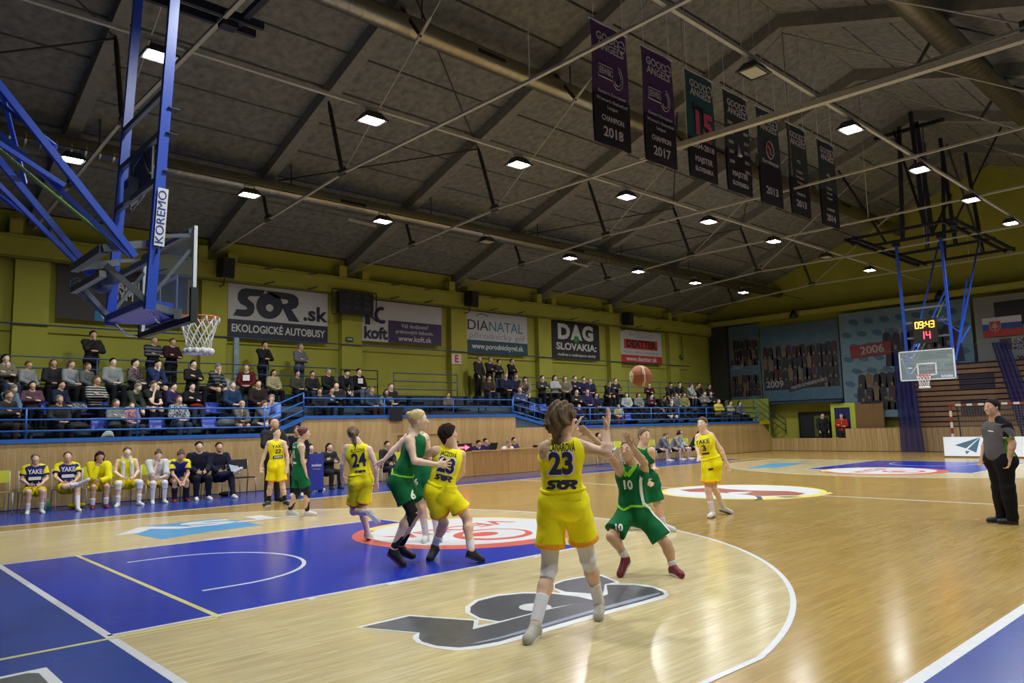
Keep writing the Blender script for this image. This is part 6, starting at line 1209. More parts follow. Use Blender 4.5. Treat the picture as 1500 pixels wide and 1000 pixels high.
def fig_meshes(pose, hair, top, bottom, vox=.022):
    key = (pose, hair, top, bottom, vox)
    if key in FIG: return FIG[key]
    kb = (pose, 'B', bottom == 'shorts', vox); J = seat_joints(pose); f = V3((0, 1, 0))
    G = body_prims(J, f, 1., hands={'L': (f, .6, .08, 1), 'R': (f, .6, .08, -1)}); lat, ff, up = G['frame']; g = 1; pel = G['pel']; yk = (J['shL']+J['shR'])/2
    out = {}
    def cached(k, fn):
        if k not in FIG: FIG[k] = fn()
        return FIG[k]
    feet = [cone(p[1], p[2], p[3]*.8, p[4]*.8, p[5]) for ft in G['feet'] for p in shoe_prims(ft)[0]]
    hv = vox*.75
    hp = G['hands'] if vox < .02 else [cone(J['wr'+d], J['ha'+d]+nrm(J['ha'+d]-J['wr'+d])*.05, .026, .030, .02) for d in 'LR']
    out['body'] = cached(kb, lambda: sdf_obj('body', G['torso']+G['arms']+hp+G['legs']+G['head']+feet, hv, None.__class__ and [SKIN], link=False))
    def mk_top():
        T = list(G['torso']); cuts = [not_ball(J['neck']+ff*.02+up*.04, .072), plane(pel+up*(.0), -up)]
        for d in 'LR':
            sh, el, wr = J['sh'+d], J['el'+d], J['wr'+d]
            if top == 'tshirt': T.append(cut_cone(sh, sh+(el-sh)*.62, .056, .060, .05))
            elif top == 'sleeveless': cuts.append(not_ball(J['sh'+d]+nrm(J['sh'+d]-yk)*.025, .086))
            else: T += [cone(sh, el, .058, .050, .03), cut_cone(el, wr, .048, .040, .02)]
        return sdf_obj('top', T, vox, [WHT], None, .022 if top == 'long' else .015, cuts, folds(.005, 45, 1), link=False)
    out['top'] = cached((pose, 'T', top, vox), mk_top)
    def mk_bot():
        if bottom == 'shorts': return sdf_obj('shorts', shorts_prims(G, J, .72, .01), vox, [WHT], None, 0., [plane(pel+up*.10, up)], link=False)
        P = shorts_prims(G, J, .9)[:4]
        for d in 'LR': hp_, kn, an = J['hip'+d], J['kn'+d], J['an'+d]; P += [cone(hp_, kn, .100, .070, .04), cut_cone(kn+(hp_-kn)*.05, lerp(kn, an, 1.0), .072, .056, .03), cone(kn, lerp(kn, an, .5), .070, .064, .03)]
        return sdf_obj('trousers', P, vox, [WHT], None, 0., [plane(pel+up*.10, up)], link=False)
    out['bottom'] = cached((pose, 'L', bottom, vox), mk_bot)
    def mk_shoes():
        mb = []
        P = shoe_prims(G['feet'][k_])[0]; return sdf_obj('shoe', P, min(vox, .018), [BLK], None, link=False)
    for k_ in (0, 1): out['shoe%d' % k_] = cached((pose, 'S', k_, vox), mk_shoes)
    def mk_hair():
        tmp = hair_obj(G, hair, WHT, None, min(vox, .017), .002); me = tmp.data; bpy.data.objects.remove(tmp); return me
    if hair: out['hair'] = cached((pose, 'H', hair, vox), mk_hair)
    def mk_eyes():
        hc, hx, hf, hu = G['hframe']; mb = MB()
        for sg in (1, -1): ico(mb, Vector(hc+hx*sg*.031+hu*.006+hf*.084), .0115, 0)
        mb.tube([Vector(hc+hx*sg*.022-hu*.053+hf*.088) for sg in (-1, 0, 1)], .004, 5); me = mb.mesh(); me.materials.append(mat('iris', (50, 38, 30), .3)); return me
    out['eyes'] = cached((pose, 'E'), mk_eyes); out['J'] = J
    FIG[key] = out
    return out
def figure(pose, loc, yaw, label, group, topc, botc, skin=None, hair='short', hairm=None, shoem=None, top='long', bottom='trousers', s=1., vox=.022, extra=None, hx=1.):
    M = fig_meshes(pose, hair, top, bottom, vox); r = empty('person', loc, yaw, label, 'person', group); r.scale = (s*hx, s, s)
    for k, m, nm in (('body', skin or SKIN, 'body'), ('top', topc, 'top'), ('bottom', botc, 'trousers' if bottom != 'shorts' else 'shorts'), ('shoe0', shoem or BLK, 'shoe'), ('shoe1', shoem or BLK, 'shoe'), ('hair', hairm or HBRN, 'hair'), ('eyes', None, 'face_features')):
        if k not in M: continue
        o = bpy.data.objects.new(nm, M[k]); COL.objects.link(o); o.parent = r
        if m is not None and len(o.material_slots): o.material_slots[0].link = 'OBJECT'; o.material_slots[0].material = m
    if extra: extra(r, M['J'])
    return r
def C(name, rgb, **k): return mat('cloth_'+name, rgb, .85, bump=.2, scale=30, spec=.2, **k)
def striped_mat(name, a, b, sc):
    if name in MATS: return MATS[name]
    m = bpy.data.materials.new(name); m.use_nodes = True; nt = m.node_tree; bs = nt.nodes['Principled BSDF']; tc = nt.nodes.new('ShaderNodeTexCoord'); wv = nt.nodes.new('ShaderNodeTexWave'); wv.bands_direction = 'Z'; wv.inputs['Scale'].default_value = sc; wv.inputs['Distortion'].default_value = 1.5
    rp = nt.nodes.new('ShaderNodeValToRGB'); rp.color_ramp.interpolation = 'CONSTANT'; rp.color_ramp.elements[0].color = (*s2l(a), 1); rp.color_ramp.elements[1].color = (*s2l(b), 1); rp.color_ramp.elements[1].position = .62
    nt.links.new(tc.outputs['Object'], wv.inputs[0]); nt.links.new(wv.outputs[0], rp.inputs[0]); nt.links.new(rp.outputs[0], bs.inputs['Base Color']); bs.inputs['Roughness'].default_value = .85; MATS[name] = m; return m
def camo_mat(name, a, b, sc=22):
    if name in MATS: return MATS[name]
    m = bpy.data.materials.new(name); m.use_nodes = True; nt = m.node_tree; bs = nt.nodes['Principled BSDF']; tc = nt.nodes.new('ShaderNodeTexCoord'); nz = nt.nodes.new('ShaderNodeTexNoise'); nz.inputs['Scale'].default_value = sc
    rp = nt.nodes.new('ShaderNodeValToRGB'); rp.color_ramp.interpolation = 'CONSTANT'; rp.color_ramp.elements[0].color = (*s2l(a), 1); rp.color_ramp.elements[1].color = (*s2l(b), 1); rp.color_ramp.elements[1].position = .5
    nt.links.new(tc.outputs['Object'], nz.inputs['Vector']); nt.links.new(nz.outputs[0], rp.inputs[0]); nt.links.new(rp.outputs[0], bs.inputs['Base Color']); bs.inputs['Roughness'].default_value = .85; MATS[name] = m; return m
def spectators():
    K = {'beige': ('beige jumper', C('beige', (120, 112, 96))), 'black': ('black jacket', C('black', (24, 24, 28))), 'greyhood': ('light grey hooded sweater', C('greyhood', (136, 142, 142))), 'blackcoat': ('long black coat', C('black', (24, 24, 28))),
        'lightgrey': ('pale grey pullover', C('lightgrey', (140, 144, 146))), 'grey': ('grey sweater', C('grey', (92, 98, 98))), 'stripe': ('black and white striped top', striped_mat('cloth_stripe', (26, 28, 32), (170, 175, 170), 5)), 'patterned': ('patterned wine top', camo_mat('cloth_pattern', (60, 44, 50), (110, 100, 100))),
        'blue': ('dark blue sweater', C('blue', (36, 52, 90))), 'blackscarf': ('black jacket and scarf', C('blackscarf', (36, 34, 34))), 'nordic': ('dark nordic-patterned jumper', striped_mat('cloth_nordic', (24, 26, 32), (92, 96, 104), 3)), 'redhood': ('dark red hoodie with white print', C('redhood', (88, 26, 34))),
        'darkbrown': ('dark brown jacket', C('darkbrown', (44, 34, 34))), 'cream': ('cream jumper', C('cream', (156, 146, 112))), 'lightblue': ('light blue top', C('lightblue', (96, 116, 144))), 'mauve': ('mauve satin jacket', C('mauve', (92, 66, 80))), 'navy': ('navy jacket', C('navy', (34, 38, 62))),
        'green': ('moss green sweater', C('green', (50, 60, 50))), 'darkgreen': ('dark green polo shirt', C('darkgreen', (34, 42, 42))), 'purple': ('dark purple jacket', C('purple', (46, 38, 80))), 'blackred': ('black top, red coat on lap', C('blackb', (22, 22, 26))), 'bluehood': ('blue hooded sweater', C('bluehood', (36, 58, 92))),
        'greyw': ('pale grey cardigan', C('greyw', (112, 122, 122))), 'childpink': ('pink patterned top', camo_mat('cloth_pink', (130, 70, 92), (160, 130, 140))), 'floral': ('black and white floral blouse', camo_mat('cloth_floral', (40, 42, 50), (165, 170, 175), 30)), 'camo': ('camouflage jacket', camo_mat('cloth_camo', (70, 74, 66), (112, 110, 96))),
        'shirtblue': ('light blue dress shirt', C('shirtblue', (110, 136, 204))), 'olive': ('olive jacket', C('olive', (60, 66, 56))), 'blackcap': ('dark jacket and flat cap', C('blackcap', (32, 32, 40))), 'blackwhite': ('black jacket, white print shirt', C('blackw', (22, 22, 26))), 'denim': ('denim jacket', C('denim', (54, 68, 84))),
        'greywhite': ('grey and white top', C('greywhite', (120, 124, 126))), 'childbeige': ('beige top', C('beige', (120, 112, 96))), 'brown': ('brown scarf and dark coat', C('brown', (58, 50, 44))), 'jeans': ('dull blue coat', C('jeans', (62, 76, 112))), 'white': ('white top', C('whitet', (160, 164, 166))),
        'childnavy': ('navy child jacket', C('navy', (34, 38, 62))), 'maroon': ('maroon jumper', C('maroon', (64, 28, 40))), 'childyellow': ('yellow shirt and red trousers', C('paleyellow', (170, 160, 96))), 'yellowgreen': ('yellow green coat', C('yellowgreen', (128, 124, 72))), 'whitegrey': ('grey jacket, white shirt', C('whitegrey', (110, 112, 114))),
        'yellow': ('bright yellow and black jacket', C('yellow', (200, 178, 30)))}
    poses = ['lap', 'cross', 'chin', 'lean', 'lap', 'wide', 'cross', 'lap']; DT = [C('dark_trousers', (26, 27, 34)), C('jeans_trousers', (52, 62, 84)), C('black_trousers', (18, 18, 22)), C('brown_trousers', (50, 42, 38))]
    ordn = ['', 'second', 'third', 'fourth', 'fifth', 'sixth', 'seventh', 'eighth', 'ninth', 'tenth', 'eleventh', 'twelfth', 'thirteenth', 'fourteenth', 'fifteenth', 'sixteenth', 'seventeenth', 'eighteenth', 'nineteenth', 'twentieth']
    yy = [11.75, 12.6, 13.4]; fz = [1.38, 1.82, 2.43]; rn = ['front', 'middle', 'back']; sn = {'L': 'left stand', 'M': 'raised middle stand', 'R': 'right stand'}
    rows = {}
    for x, s, r, dz, c in SPEC: rows.setdefault((s, r), []).append((x, dz, c))
    women = {'lightgrey', 'grey', 'mauve', 'greyw', 'floral', 'stripe', 'white', 'blackcoat', 'childpink', 'cream', 'childyellow', 'beige'}
    for (s, r), L in sorted(rows.items()):
        L.sort()
        for i, (x, dz, c) in enumerate(L):
            rr = random.Random(int(x*100)+r); nm, m = K[c]; kid = 'child' in c or dz < 1.0 and 'child' in c
            sc = min(1.06, max(.90, dz/1.19)) if not kid else .78
            pose = poses[rr.randrange(8)]
            if c in ('blue', 'camo', 'shirtblue'): pose = 'chin'
            if c in ('mauve', 'maroon'): pose = 'cross'
            hs = 'long' if c in women and not kid else rr.choice(['short', 'short', 'nape']); hm = rr.choice([HBRN, HDRK, HDRK, HGRY if hs == 'short' else HBRN])
            if c in ('green', 'grey') and r == 1 and x < 9: hm = HGRY
            if c == 'camo': hm, hs = HBLD, 'nape'
            if kid: hs, hm = 'short', HLBR
            z = fz[r] if not (s == 'M' and r == 0) else 1.98
            zz = z if not kid else z+.41-.50*.78*.86
            yaw = PI+rr.uniform(-.35, .35)+(.35 if x < 8 else -.15 if x < 20 else -.4)
            lab = '%s in %s, %s from left, %s row, %s' % ('small child' if kid else 'spectator', nm, (ordn[i] or 'first'), rn[r], sn[s])
            bt = DT[rr.randrange(4)]
            if c == 'childyellow': bt = C('red_trousers', (130, 44, 52))
            if c == 'blackwhite': bt = C('pale_jeans', (90, 104, 124))
            ex = None
            if c == 'blackred': 
                def ex(rt, J): mb = MB(); ico(mb, (0, .30, .62), .16, 0, 1, (1.3, 1, .5)); mb.build('coat_on_lap', C('red_coat', (110, 26, 30)), rt)
            if c in ('redhood', 'blackwhite'):
                def ex(rt, J): mb = MB(); mb.box((-.10, .118, .80), (.10, .135, .98)); mb.build('print', WHTP, rt)
            if c == 'blackcap':
                def ex(rt, J): h = J['head']; mb = MB(); ico(mb, (h[0], h[1], h[2]+.07), .11, 0, 1, (1, 1.2, .5)); mb.build('flat_cap', BLK, rt)
            figure(pose, (x, yy[r]+.10, zz), yaw, lab, 'spectators in the stands', m, bt, rr.choice([SKIN, SKIN2, SKIN3]), hs, hm, None, 'long' if c != 'darkgreen' else 'tshirt', s=sc, extra=ex)
    G2 = 'spectators standing on the walkway'
    st = [(3.80, 14.15, 'stand_mouth', 'big man in a black jacket standing on the left, hand to his mouth', C('black', (24, 24, 28)), 1.02, HDRK, 1.12), (5.42, 14.1, 'stand_cross', 'man in a dark jumper with white shoulder lines standing behind the net', striped_mat('cloth_nordic', (24, 26, 32), (92, 96, 104), 3), .98, HGRY, 1.08),
        (5.95, 14.1, 'stand_cross', 'man in a dark wine jumper with folded arms standing behind the net', C('wine', (48, 24, 34)), .97, HBRN, 1.08), (8.87, 14.15, 'stand_mouth', 'standing man in a dark coat with both hands at his face below the bus banner', C('darkcoat', (34, 34, 40)), 1.02, HDRK, 1.05),
        (10.15, 14.15, 'stand_cross', 'standing man in a grey jumper with a coat tied at the waist', C('midgrey', (96, 98, 104)), 1.02, HGRY, 1.0), (18.15, 14.2, 'stand', 'bald man in a long black coat, first of four standing together', C('black', (24, 24, 28)), .99, HGRY, 1.15),
        (18.76, 14.2, 'stand_cross', 'second of four men standing together, dark jacket', C('darkcoat', (34, 34, 40)), .98, HGRY, 1.1), (19.25, 14.2, 'stand_cross', 'third of four men standing together, black jacket', C('black', (24, 24, 28)), .94, HDRK, 1.05), (19.95, 14.15, 'stand_cross', 'fourth of four standing together, black track top with white sleeve stripes', C('trackblack', (26, 26, 32)), .97, HBRN, 1.0)]
    for x, y, p, lb, m, s, hm, wx in st:
        def ex(rt, J, lb=lb):
            if 'stripes' in lb:
                mb = MB()
                for d in 'LR': mb.bar(tuple(J['sh'+d]+V3((0, .03, .055))), tuple(J['el'+d]+V3((0, .05, .03))), .02)
                mb.build('sleeve_stripe', WHTP, rt)
        figure(p, (x, y, 2.8), PI+.3, lb, G2, m, DT[0 if x != 10.15 else 1], SKIN2, 'short', hm, s=s, hx=wx, extra=ex)
    # empty seats and things left in the stands
    SB = mat('seat_blue', (36, 62, 160), .4)
    def seat_mesh():
        mb = MB(); n = 6; vs = []; prof = [(.20, .40), (.05, .385), (-.12, .39), (-.19, .43), (-.22, .55), (-.23, .72)]
        for y_, z_ in prof:
            for i in range(5): x_ = (-.21+.42*i/4)*(1 if z_ < .6 else .92); vs.append((x_, y_+(.02 if i in (0, 4) else 0), z_+(.03 if i in (0, 4) and z_ < .5 else 0)))
        k = len(vs); vs += [(a, b-.015, c-.02) for a, b, c in vs]; fs = []
        for j in range(5):
            for i in range(4): a = j*5+i; fs += [(a, a+1, a+6, a+5), (a+k, a+5+k, a+6+k, a+1+k)]
        for j in range(5):
            a = j*5; fs += [(a, a+5, a+5+k, a+k), (a+4, a+4+k, a+9+k, a+9)]
        fs += [(i, i+k, i+1+k, i+1) for i in range(4)]+[(25+i, 26+i, 26+i+k, 25+i+k) for i in range(4)]; mb.add(vs, fs, 0, True); return mb.mesh('shell')
    sm = seat_mesh(); sm.materials.append(SB); lg = MB().box((-.12, -.08, 0), (-.08, .1, .38)).box((.08, -.08, 0), (.12, .1, .38)).mesh('legs'); lg.materials.append(BLK)
    for i, (x, r) in enumerate([(2.35, 1), (3.25, 1), (3.75, 1), (3.55, 0), (4.95, 0), (5.75, 1), (6.75, 1), (7.05, 0), (6.35, 0), (7.85, 1), (20.0, 1), (20.6, 1), (21.6, 1), (25.2, 0)]):
        rt = empty('stadium_seat', (x, yy[r]+.12, fz[r]), PI, 'empty blue plastic seat in the %s row, %s of the empty ones from the left' % (rn[r], ordn[i] or 'first'), 'seat', 'empty blue seats in the stands')
        for nm, me in (('shell', sm), ('legs', lg)): o = bpy.data.objects.new(nm, me); COL.objects.link(o); o.parent = rt
    def soft(name, label, cat, loc, sc, m):
        v = MB(); ico(v, (0, 0, 0), 1., 0, 2, sc); me = v.mesh(name)
        rr = random.Random(int(loc[0]*10))
        for q in me.vertices: q.co *= 1+.12*math.sin(q.co.x*19+q.co.y*13)+rr.uniform(-.04, .04); q.co.z = max(q.co.z, -sc[2]*.75)
        return tag(mesh_obj(name, me, m, None, (loc[0], loc[1], loc[2]+sc[2]*.74)), label, cat)
    soft('carrier_bag', 'white plastic bag standing behind the left stand railing', 'bag', (3.55, 11.35, 1.38), (.16, .12, .22), C('bag_white', (150, 156, 150)))
    soft('folded_coat', 'dark coat lying on the left front bench', 'coat', (2.95, 11.85, 1.79), (.34, .2, .12), C('black', (24, 24, 28)))
    soft('folded_coat', 'patterned black and white coat on the left middle bench', 'coat', (3.15, 12.65, 2.23), (.26, .2, .16), camo_mat('cloth_coatpat', (30, 32, 34), (120, 126, 124), 26))
    soft('folded_coat', 'grey coat draped on the bench right of the empty seats', 'coat', (6.8, 11.85, 1.79), (.28, .2, .16), C('grey', (92, 98, 98)))
    soft('folded_coat', 'white coat on the back bench beside the nordic jumper', 'coat', (7.35, 13.5, 2.84), (.2, .2, .26), C('lightgrey', (140, 144, 146)))
    for i, (x, w_) in enumerate(((13.2, .5), (14.3, .7), (15.4, .55), (16.3, .45))): soft('duffel_bag', 'black bag on the raised middle stand, %s from the left' % (ordn[i] or 'first'), 'bag', (x, 11.7, 1.98), (w_, .22, .14), BLK)
    cc = MB(); cc.box((-.30, -.05, -.03), (.30, .05, .02)); cc.box((-.26, -.07, -.42), (.20, -.045, -.02)); tag(cc.build('hanging_coat', BLK, None, (11.5+.4, 10.96, 2.30)), 'black jacket hung over the rail of the middle stand', 'coat')
    for i, x in enumerate((14.55, 15.05, 15.55, 16.0)):
        rt = empty('commentary_chair', (x, 12.6, 1.82), PI, 'dark grey chair on the empty middle platform, %s from the left' % (ordn[i] or 'first'), 'chair', 'dark chairs on the middle platform'); MB().box((-.2, -.2, .42), (.2, .2, .47)).build('seat', BLK, rt); MB().box((-.2, -.22, .55), (.2, -.18, .95)).build('backrest', C('chair_grey', (58, 62, 68)), rt)
        mb = MB(); [mb.bar((a, b, 0), (a, b, .42), .03) for a in (-.17, .17) for b in (-.17, .17)]; mb.build('legs', BLK, rt)
    tb = empty('commentary_table', (15.3, 12.0, 1.98), 0, 'low dark table with cloth in front of the grey chairs', 'table'); MB().box((-1.2, -.25, .42), (1.2, .25, .46)).build('table_top', BLK, tb); mb = MB(); [mb.bar((a, b, 0), (a, b, .42), .03) for a in (-1.15, 1.15) for b in (-.2, .2)]; mb.build('legs', BLK, tb)
def chair(loc, yaw, label, group, frame, shell, seatc=None):
    r = empty('team_chair', loc, yaw, label, 'chair', group); W_ = frame
    mb = MB(); mb.box((-.21, -.20, .44), (.21, .20, .465)); mb.build('seat', seatc or mat('chair_ply', (150, 124, 76), .6), r)
    mb = MB(); mb.add([(-.21, -.20, .66), (.21, -.20, .66), (.21, -.235, .92), (-.21, -.235, .92), (-.21, -.215, .66), (.21, -.215, .66), (.21, -.25, .92), (-.21, -.25, .92)], [(0, 1, 2, 3), (4, 7, 6, 5), (0, 4, 5, 1), (3, 2, 6, 7), (0, 3, 7, 4), (1, 5, 6, 2)]); mb.build('backrest', shell, r)
    for x in (-.225, .225):
        MB().tube([(x, .22, 0), (x, .20, .44)], .013, 8).build('leg', W_, r); MB().tube([(x, -.24, 0), (x, -.20, .45), (x, -.23, .90)], .013, 8).build('leg', W_, r); MB().tube([(x, .20, .44), (x, -.20, .44)], .012, 8).build('side_rail', W_, r)
    return r
def benches():
    CW = mat('chair_white', (196, 200, 190), .4); CY = mat('chair_yellow', (196, 200, 40), .6); CB = mat('chair_black', (22, 22, 26), .7)
    TS = C('team_navy', (38, 44, 116)); TY = C('team_yellow', (222, 210, 20)); DN = C('team_darknavy', (24, 26, 44)); TW = C('towel_white', (200, 204, 200)); SH = C('team_shorts', (226, 208, 20)); RS = SHR
    g = 'home team bench'; y = 10.15; ordn = ['', 'second', 'third', 'fourth', 'fifth', 'sixth', 'seventh', 'eighth']
    # empty chair first
    chair((1.20, 10.42, 0), PI, 'empty yellow-backed white chair, leftmost by the wooden wall', 'team bench chairs', CW, CY)
    c = list(bpy.data.objects)[-1]
    def yell(r, J):
        for d in 'LR':
            sh, el = J['sh'+d], J['el'+d]; o = sdf_obj('sleeve_panel', [cone(J['neck']*.4+sh*.6+V3((0, 0, .012)), sh, .058, .068, .03), cut_cone(sh, sh+(el-sh)*.58, .068, .074, .03)], .014, TY, r, .006)
        text_at('club_print', 'YAKE', .14, (0, .158, .92), (-1, 0, 0), (0, 0, 1), WHTP, r, .03, .004, fit=.28); MB().box((-.12, .14, .74), (.12, .152, .81)).build('sponsor_panel', WHTP, r)
    def socks(h=.6):
        def f(r, J):
            for d in 'LR':
                kn, an = J['kn'+d], J['an'+d]; sdf_obj('sock', [cut_cone(lerp(kn, an, h), an, .055, .045, .02)], .016, SOCKW, r)
        return f
    def sleeves(r, J):
        for d in 'LR':
            kn, an, hp = J['kn'+d], J['an'+d], J['hip'+d]; sdf_obj('knee_sleeve', [cut_cone(lerp(hp, kn, .72), kn, .078, .066, .02), cut_cone(kn, lerp(kn, an, .34), .066, .062, .02), ell(kn, (.067,)*3)], .016, SOCKW, r)
    def towel(r, J):
        P = [cone(J['neck']+V3((-.07, -.05, .02)), J['neck']+V3((.07, -.05, .02)), .042, k=.03)]
        for s in (-1, 1): P += [cone(J['neck']+V3((s*.07, -.04, .02)), J['chest']+V3((s*.085, .115, .09)), .045, .042, .02), cone(J['chest']+V3((s*.085, .115, .09)), J['chest']+V3((s*.095, .14, -.18)), .040, .046, .01)]
        sdf_obj('towel', P, .014, TW, r, 0, [plane(J['chest']+V3((0, 0, -.20)), (0, 0, -1))])
    def shawl(r, J):
        sdf_obj('towel', [cone(J['shL'], J['shR'], .09, k=.04), cone(J['shL'], lerp(J['shL'], J['elL'], .8), .085, .08, .04), cone(J['shR'], lerp(J['shR'], J['elR'], .8), .085, .08, .04)], .016, TW, r, 0, [not_ball(J['neck']+V3((0, .05, .05)), .10)])
    def combo(*fs):
        def f(r, J): [q(r, J) for q in fs]
        return f
    ll = [(1.80, 'lap', 'player in navy and yellow T-shirt sitting upright, first on the bench from the left', TS, SH, 'shorts', 'tshirt', 'nape', HLBR, SKIN, SHW, combo(yell, socks()), .98),
        (2.44, 'sprawl', 'player in navy and yellow T-shirt with one leg crossed, second on the bench', TS, SH, 'shorts', 'tshirt', 'nape', HBRN, SKIN, SHW, combo(yell, socks(.4)), 1.0),
        (3.06, 'chin', 'player in yellow long-sleeved top and dark curly hair, hand at her face', TY, SH, 'shorts', 'long', 'long', HDRK, SKIN2, SHR, socks(), 1.02),
        (3.68, 'wide', 'player with a white towel round her neck and white knee sleeves on the bench', TY, SH, 'shorts', 'sleeveless', 'nape', HBRN, SKIN3, SHW, combo(towel, sleeves, socks()), 1.04),
        (4.34, 'chin', 'bench player with a top knot and white towel over the shoulders', SOCKW, SH, 'shorts', 'sleeveless', 'topbun', HBRN, SKIN3, SHW, combo(shawl, socks(.15), sleeves), 1.0),
        (4.84, 'lean', 'bench player with a bun in navy and yellow T-shirt and tracksuit trousers', TS, DN, 'trousers', 'tshirt', 'topbun', HBRN, SKIN2, SHR, combo(yell, socks(.8)), 1.02),
        (5.36, 'lap', 'bearded man in a dark navy jacket seated on the bench', DN, DN, 'trousers', 'long', 'short', HDRK, SKIN, SHW, None, 1.10),
        (5.90, 'sprawl', 'man in a dark navy jacket lounging with a paper on his knee', DN, DN, 'trousers', 'long', 'short', HDRK, SKIN2, SHW, None, 1.08)]
    for i, (x, p, lb, tc, bc, bt, tp, hs, hm, sk, sm, ex, s) in enumerate(ll):
        figure(p, (x, y, -.02), PI-.1, lb, g, tc, bc, sk, hs, hm, sm, tp, bt, s, .015, ex)
        chair((x, y+.13, 0), PI, 'white chair under the %s seated person from the left on the home bench' % (ordn[i] or 'first'), 'team bench chairs', CW, CY if i < 6 else CB)
    chair((6.62, 10.30, 0), PI+.1, 'empty black padded chair at the end of the home bench', 'team bench chairs', mat('chair_steel', (120, 120, 120), .3, metal=.7), CB, CB)
    tag(MB().box((-.15, -.11, 0), (.15, .11, .004)).build('paper_sheet', C('paper', (150, 160, 170)), None, (6.1, 9.66, .72)), 'grey paper sheet resting on the knee of the lounging man', 'paper'); bpy.data.objects[-1]
    for ob in [o for o in bpy.data.objects if o.name == 'paper_sheet']: ob.rotation_euler = (.9, .2, .3)
    # bottles and bags under the bench
    for i, (x, yv, m) in enumerate(((3.36, 9.9, mat('bottle_clear', (170, 190, 200), .2, alpha=.7)), (5.1, 10.1, mat('bottle_blue', (60, 110, 180), .3)), (2.12, 10.35, mat('bottle_green', (60, 150, 90), .3)), (9.3, 10.0, mat('bottle_clear', (170, 190, 200), .2, alpha=.7)))):
        b_ = empty('water_bottle', (x, yv, 0), 0, ('clear water bottle beside the curly haired player\'s chair', 'blue water bottle under the bench chairs', 'green bottle under the second bench player', 'clear bottle beside the black clad staff')[i], 'bottle'); MB().tube([(0, 0, 0), (0, 0, .17), (0, 0, .20), (0, 0, .22)], [.036, .036, .015, .014], 10).build('flask', m, b_); MB().tube([(0, 0, .22), (0, 0, .24)], .016, 8).build('cap', WHT, b_)
    for x, yv, lb, m in ((1.05, 10.5, 'yellow cloth bag on the floor under the empty chair', TY), (2.7, 10.3, 'crumpled yellow shirt on the floor behind the second bench player', TY), (6.15, 10.3, 'small black bag under the chair of the lounging man', BLK)):
        v = MB(); ico(v, (0, 0, .06), .14, 0, 2, (1.4, .8, .45)); tag(v.build('kit_bag', m, None, (x, yv, 0)), lb, 'bag')
    # people standing by the bench
    figure('stand_cross', (6.15, 7.6, 0), PI+.1, 'tall bald man in a black suit standing behind yellow number 22', 'team staff standing by the bench', BLK, BLK, SKIN2, None, None, BLK, s=1.10, vox=.018, hx=1.1)
    figure('stand', (7.15, 8.35, 0), PI-.5, 'person in dark navy standing behind green number 11', 'team staff standing by the bench', DN, DN, SKIN2, 'nape', HRED, SHW, s=1.0, vox=.018)
    figure('lap', (8.42, 10.1, -.02), PI, 'dark haired person in black seated behind the blue ball case', 'staff seated by the wooden wall', BLK, BLK, SKIN3, 'nape', HDRK, SHW, s=.98, vox=.018); chair((8.42, 10.23, 0), PI, 'white chair of the person behind the blue ball case', 'team bench chairs', CW, CY)
    figure('cross', (8.98, 10.05, -.02), PI, 'woman in black with long dark hair seated by the wooden wall', 'staff seated by the wooden wall', BLK, BLK, SKIN, 'long', HDRK, BLK, s=.98, vox=.018); chair((8.98, 10.18, 0), PI, 'white chair of the long haired woman in black', 'team bench chairs', CW, CY)
    chair((11.65, 10.1, 0), PI, 'yellow-backed white chair seen behind green number 6', 'team bench chairs', CW, CY); chair((10.9, 10.1, 0), PI, 'yellow-backed white chair right of the black clad staff', 'team bench chairs', CW, CY)
    figure('lap', (10.9, 10.0, -.02), PI, 'dark haired person seated just left of green number 6', 'staff seated by the wooden wall', BLK, BLK, SKIN2, 'nape', HDRK, BLK, s=.98, vox=.018)
    bc = empty('ball_case', (8.1, 9.2, 0), -.2, 'blue fabric ball case standing by the side line', 'case'); MB().box((-.19, -.15, .06), (.19, .15, 1.02)).build('case_body', mat('case_blue', (44, 54, 150), .6), bc); text_at('lettering', 'molten', .10, (0, -.153, .72), (1, 0, 0), (0, 0, 1), WHTP, bc, .02, .002, fit=.26); text_at('lettering', 'For the real game', .03, (0, -.153, .62), (1, 0, 0), (0, 0, 1), WHTP, bc, .0, .002); mb = MB(); [mb.tube([(a, b, .03), (a, b+.02, .03)], .03, 8) for a in (-.15, .15) for b in (-.1, .1)]; mb.build('wheels', BLK, bc)
    # scorer's table
    tbm = [wood_panel('table_wood', (170, 128, 72)), wood_panel('table_wood_b', (162, 120, 66))]
    tb = empty('scorers_table', (12.75, 10.0, 0), 0, 'long plywood scorer\'s table with panelled front', 'table'); L = 6.2
    MB().box((-.03, -.04, .80), (L+.03, .72, .84)).build('table_top', tbm[0], tb)
    for i in range(4): MB().box((i*L/4+.006, -.02, .02), ((i+1)*L/4-.006, .0, .79)).build('front_panel', tbm[i % 2], tb)
    for x in (0, L-.03): MB().box((x, 0, 0), (x+.03, .68, .80)).build('side_panel', tbm[1], tb)
    PB = C('official_blue', (36, 36, 92)); off = [(14.0, 'chin', 'official with dark fringe at the left end of the scorer\'s table', PB, 'nape', HDRK), (14.96, 'chin', 'official in blue jacket with dark tied hair at the scorer\'s table', PB, 'nape', HDRK), (15.50, 'lap', 'official in blue behind the open black laptop', PB, 'bun', HDRK), (16.3, 'lean', 'heavy man in a white T-shirt leaning on the scorer\'s table', WHT, 'short', HGRY), (16.85, 'lap', 'man with dark glasses at the right of the scorer\'s table', C('official_grey', (70, 60, 84)), 'short', HDRK)]
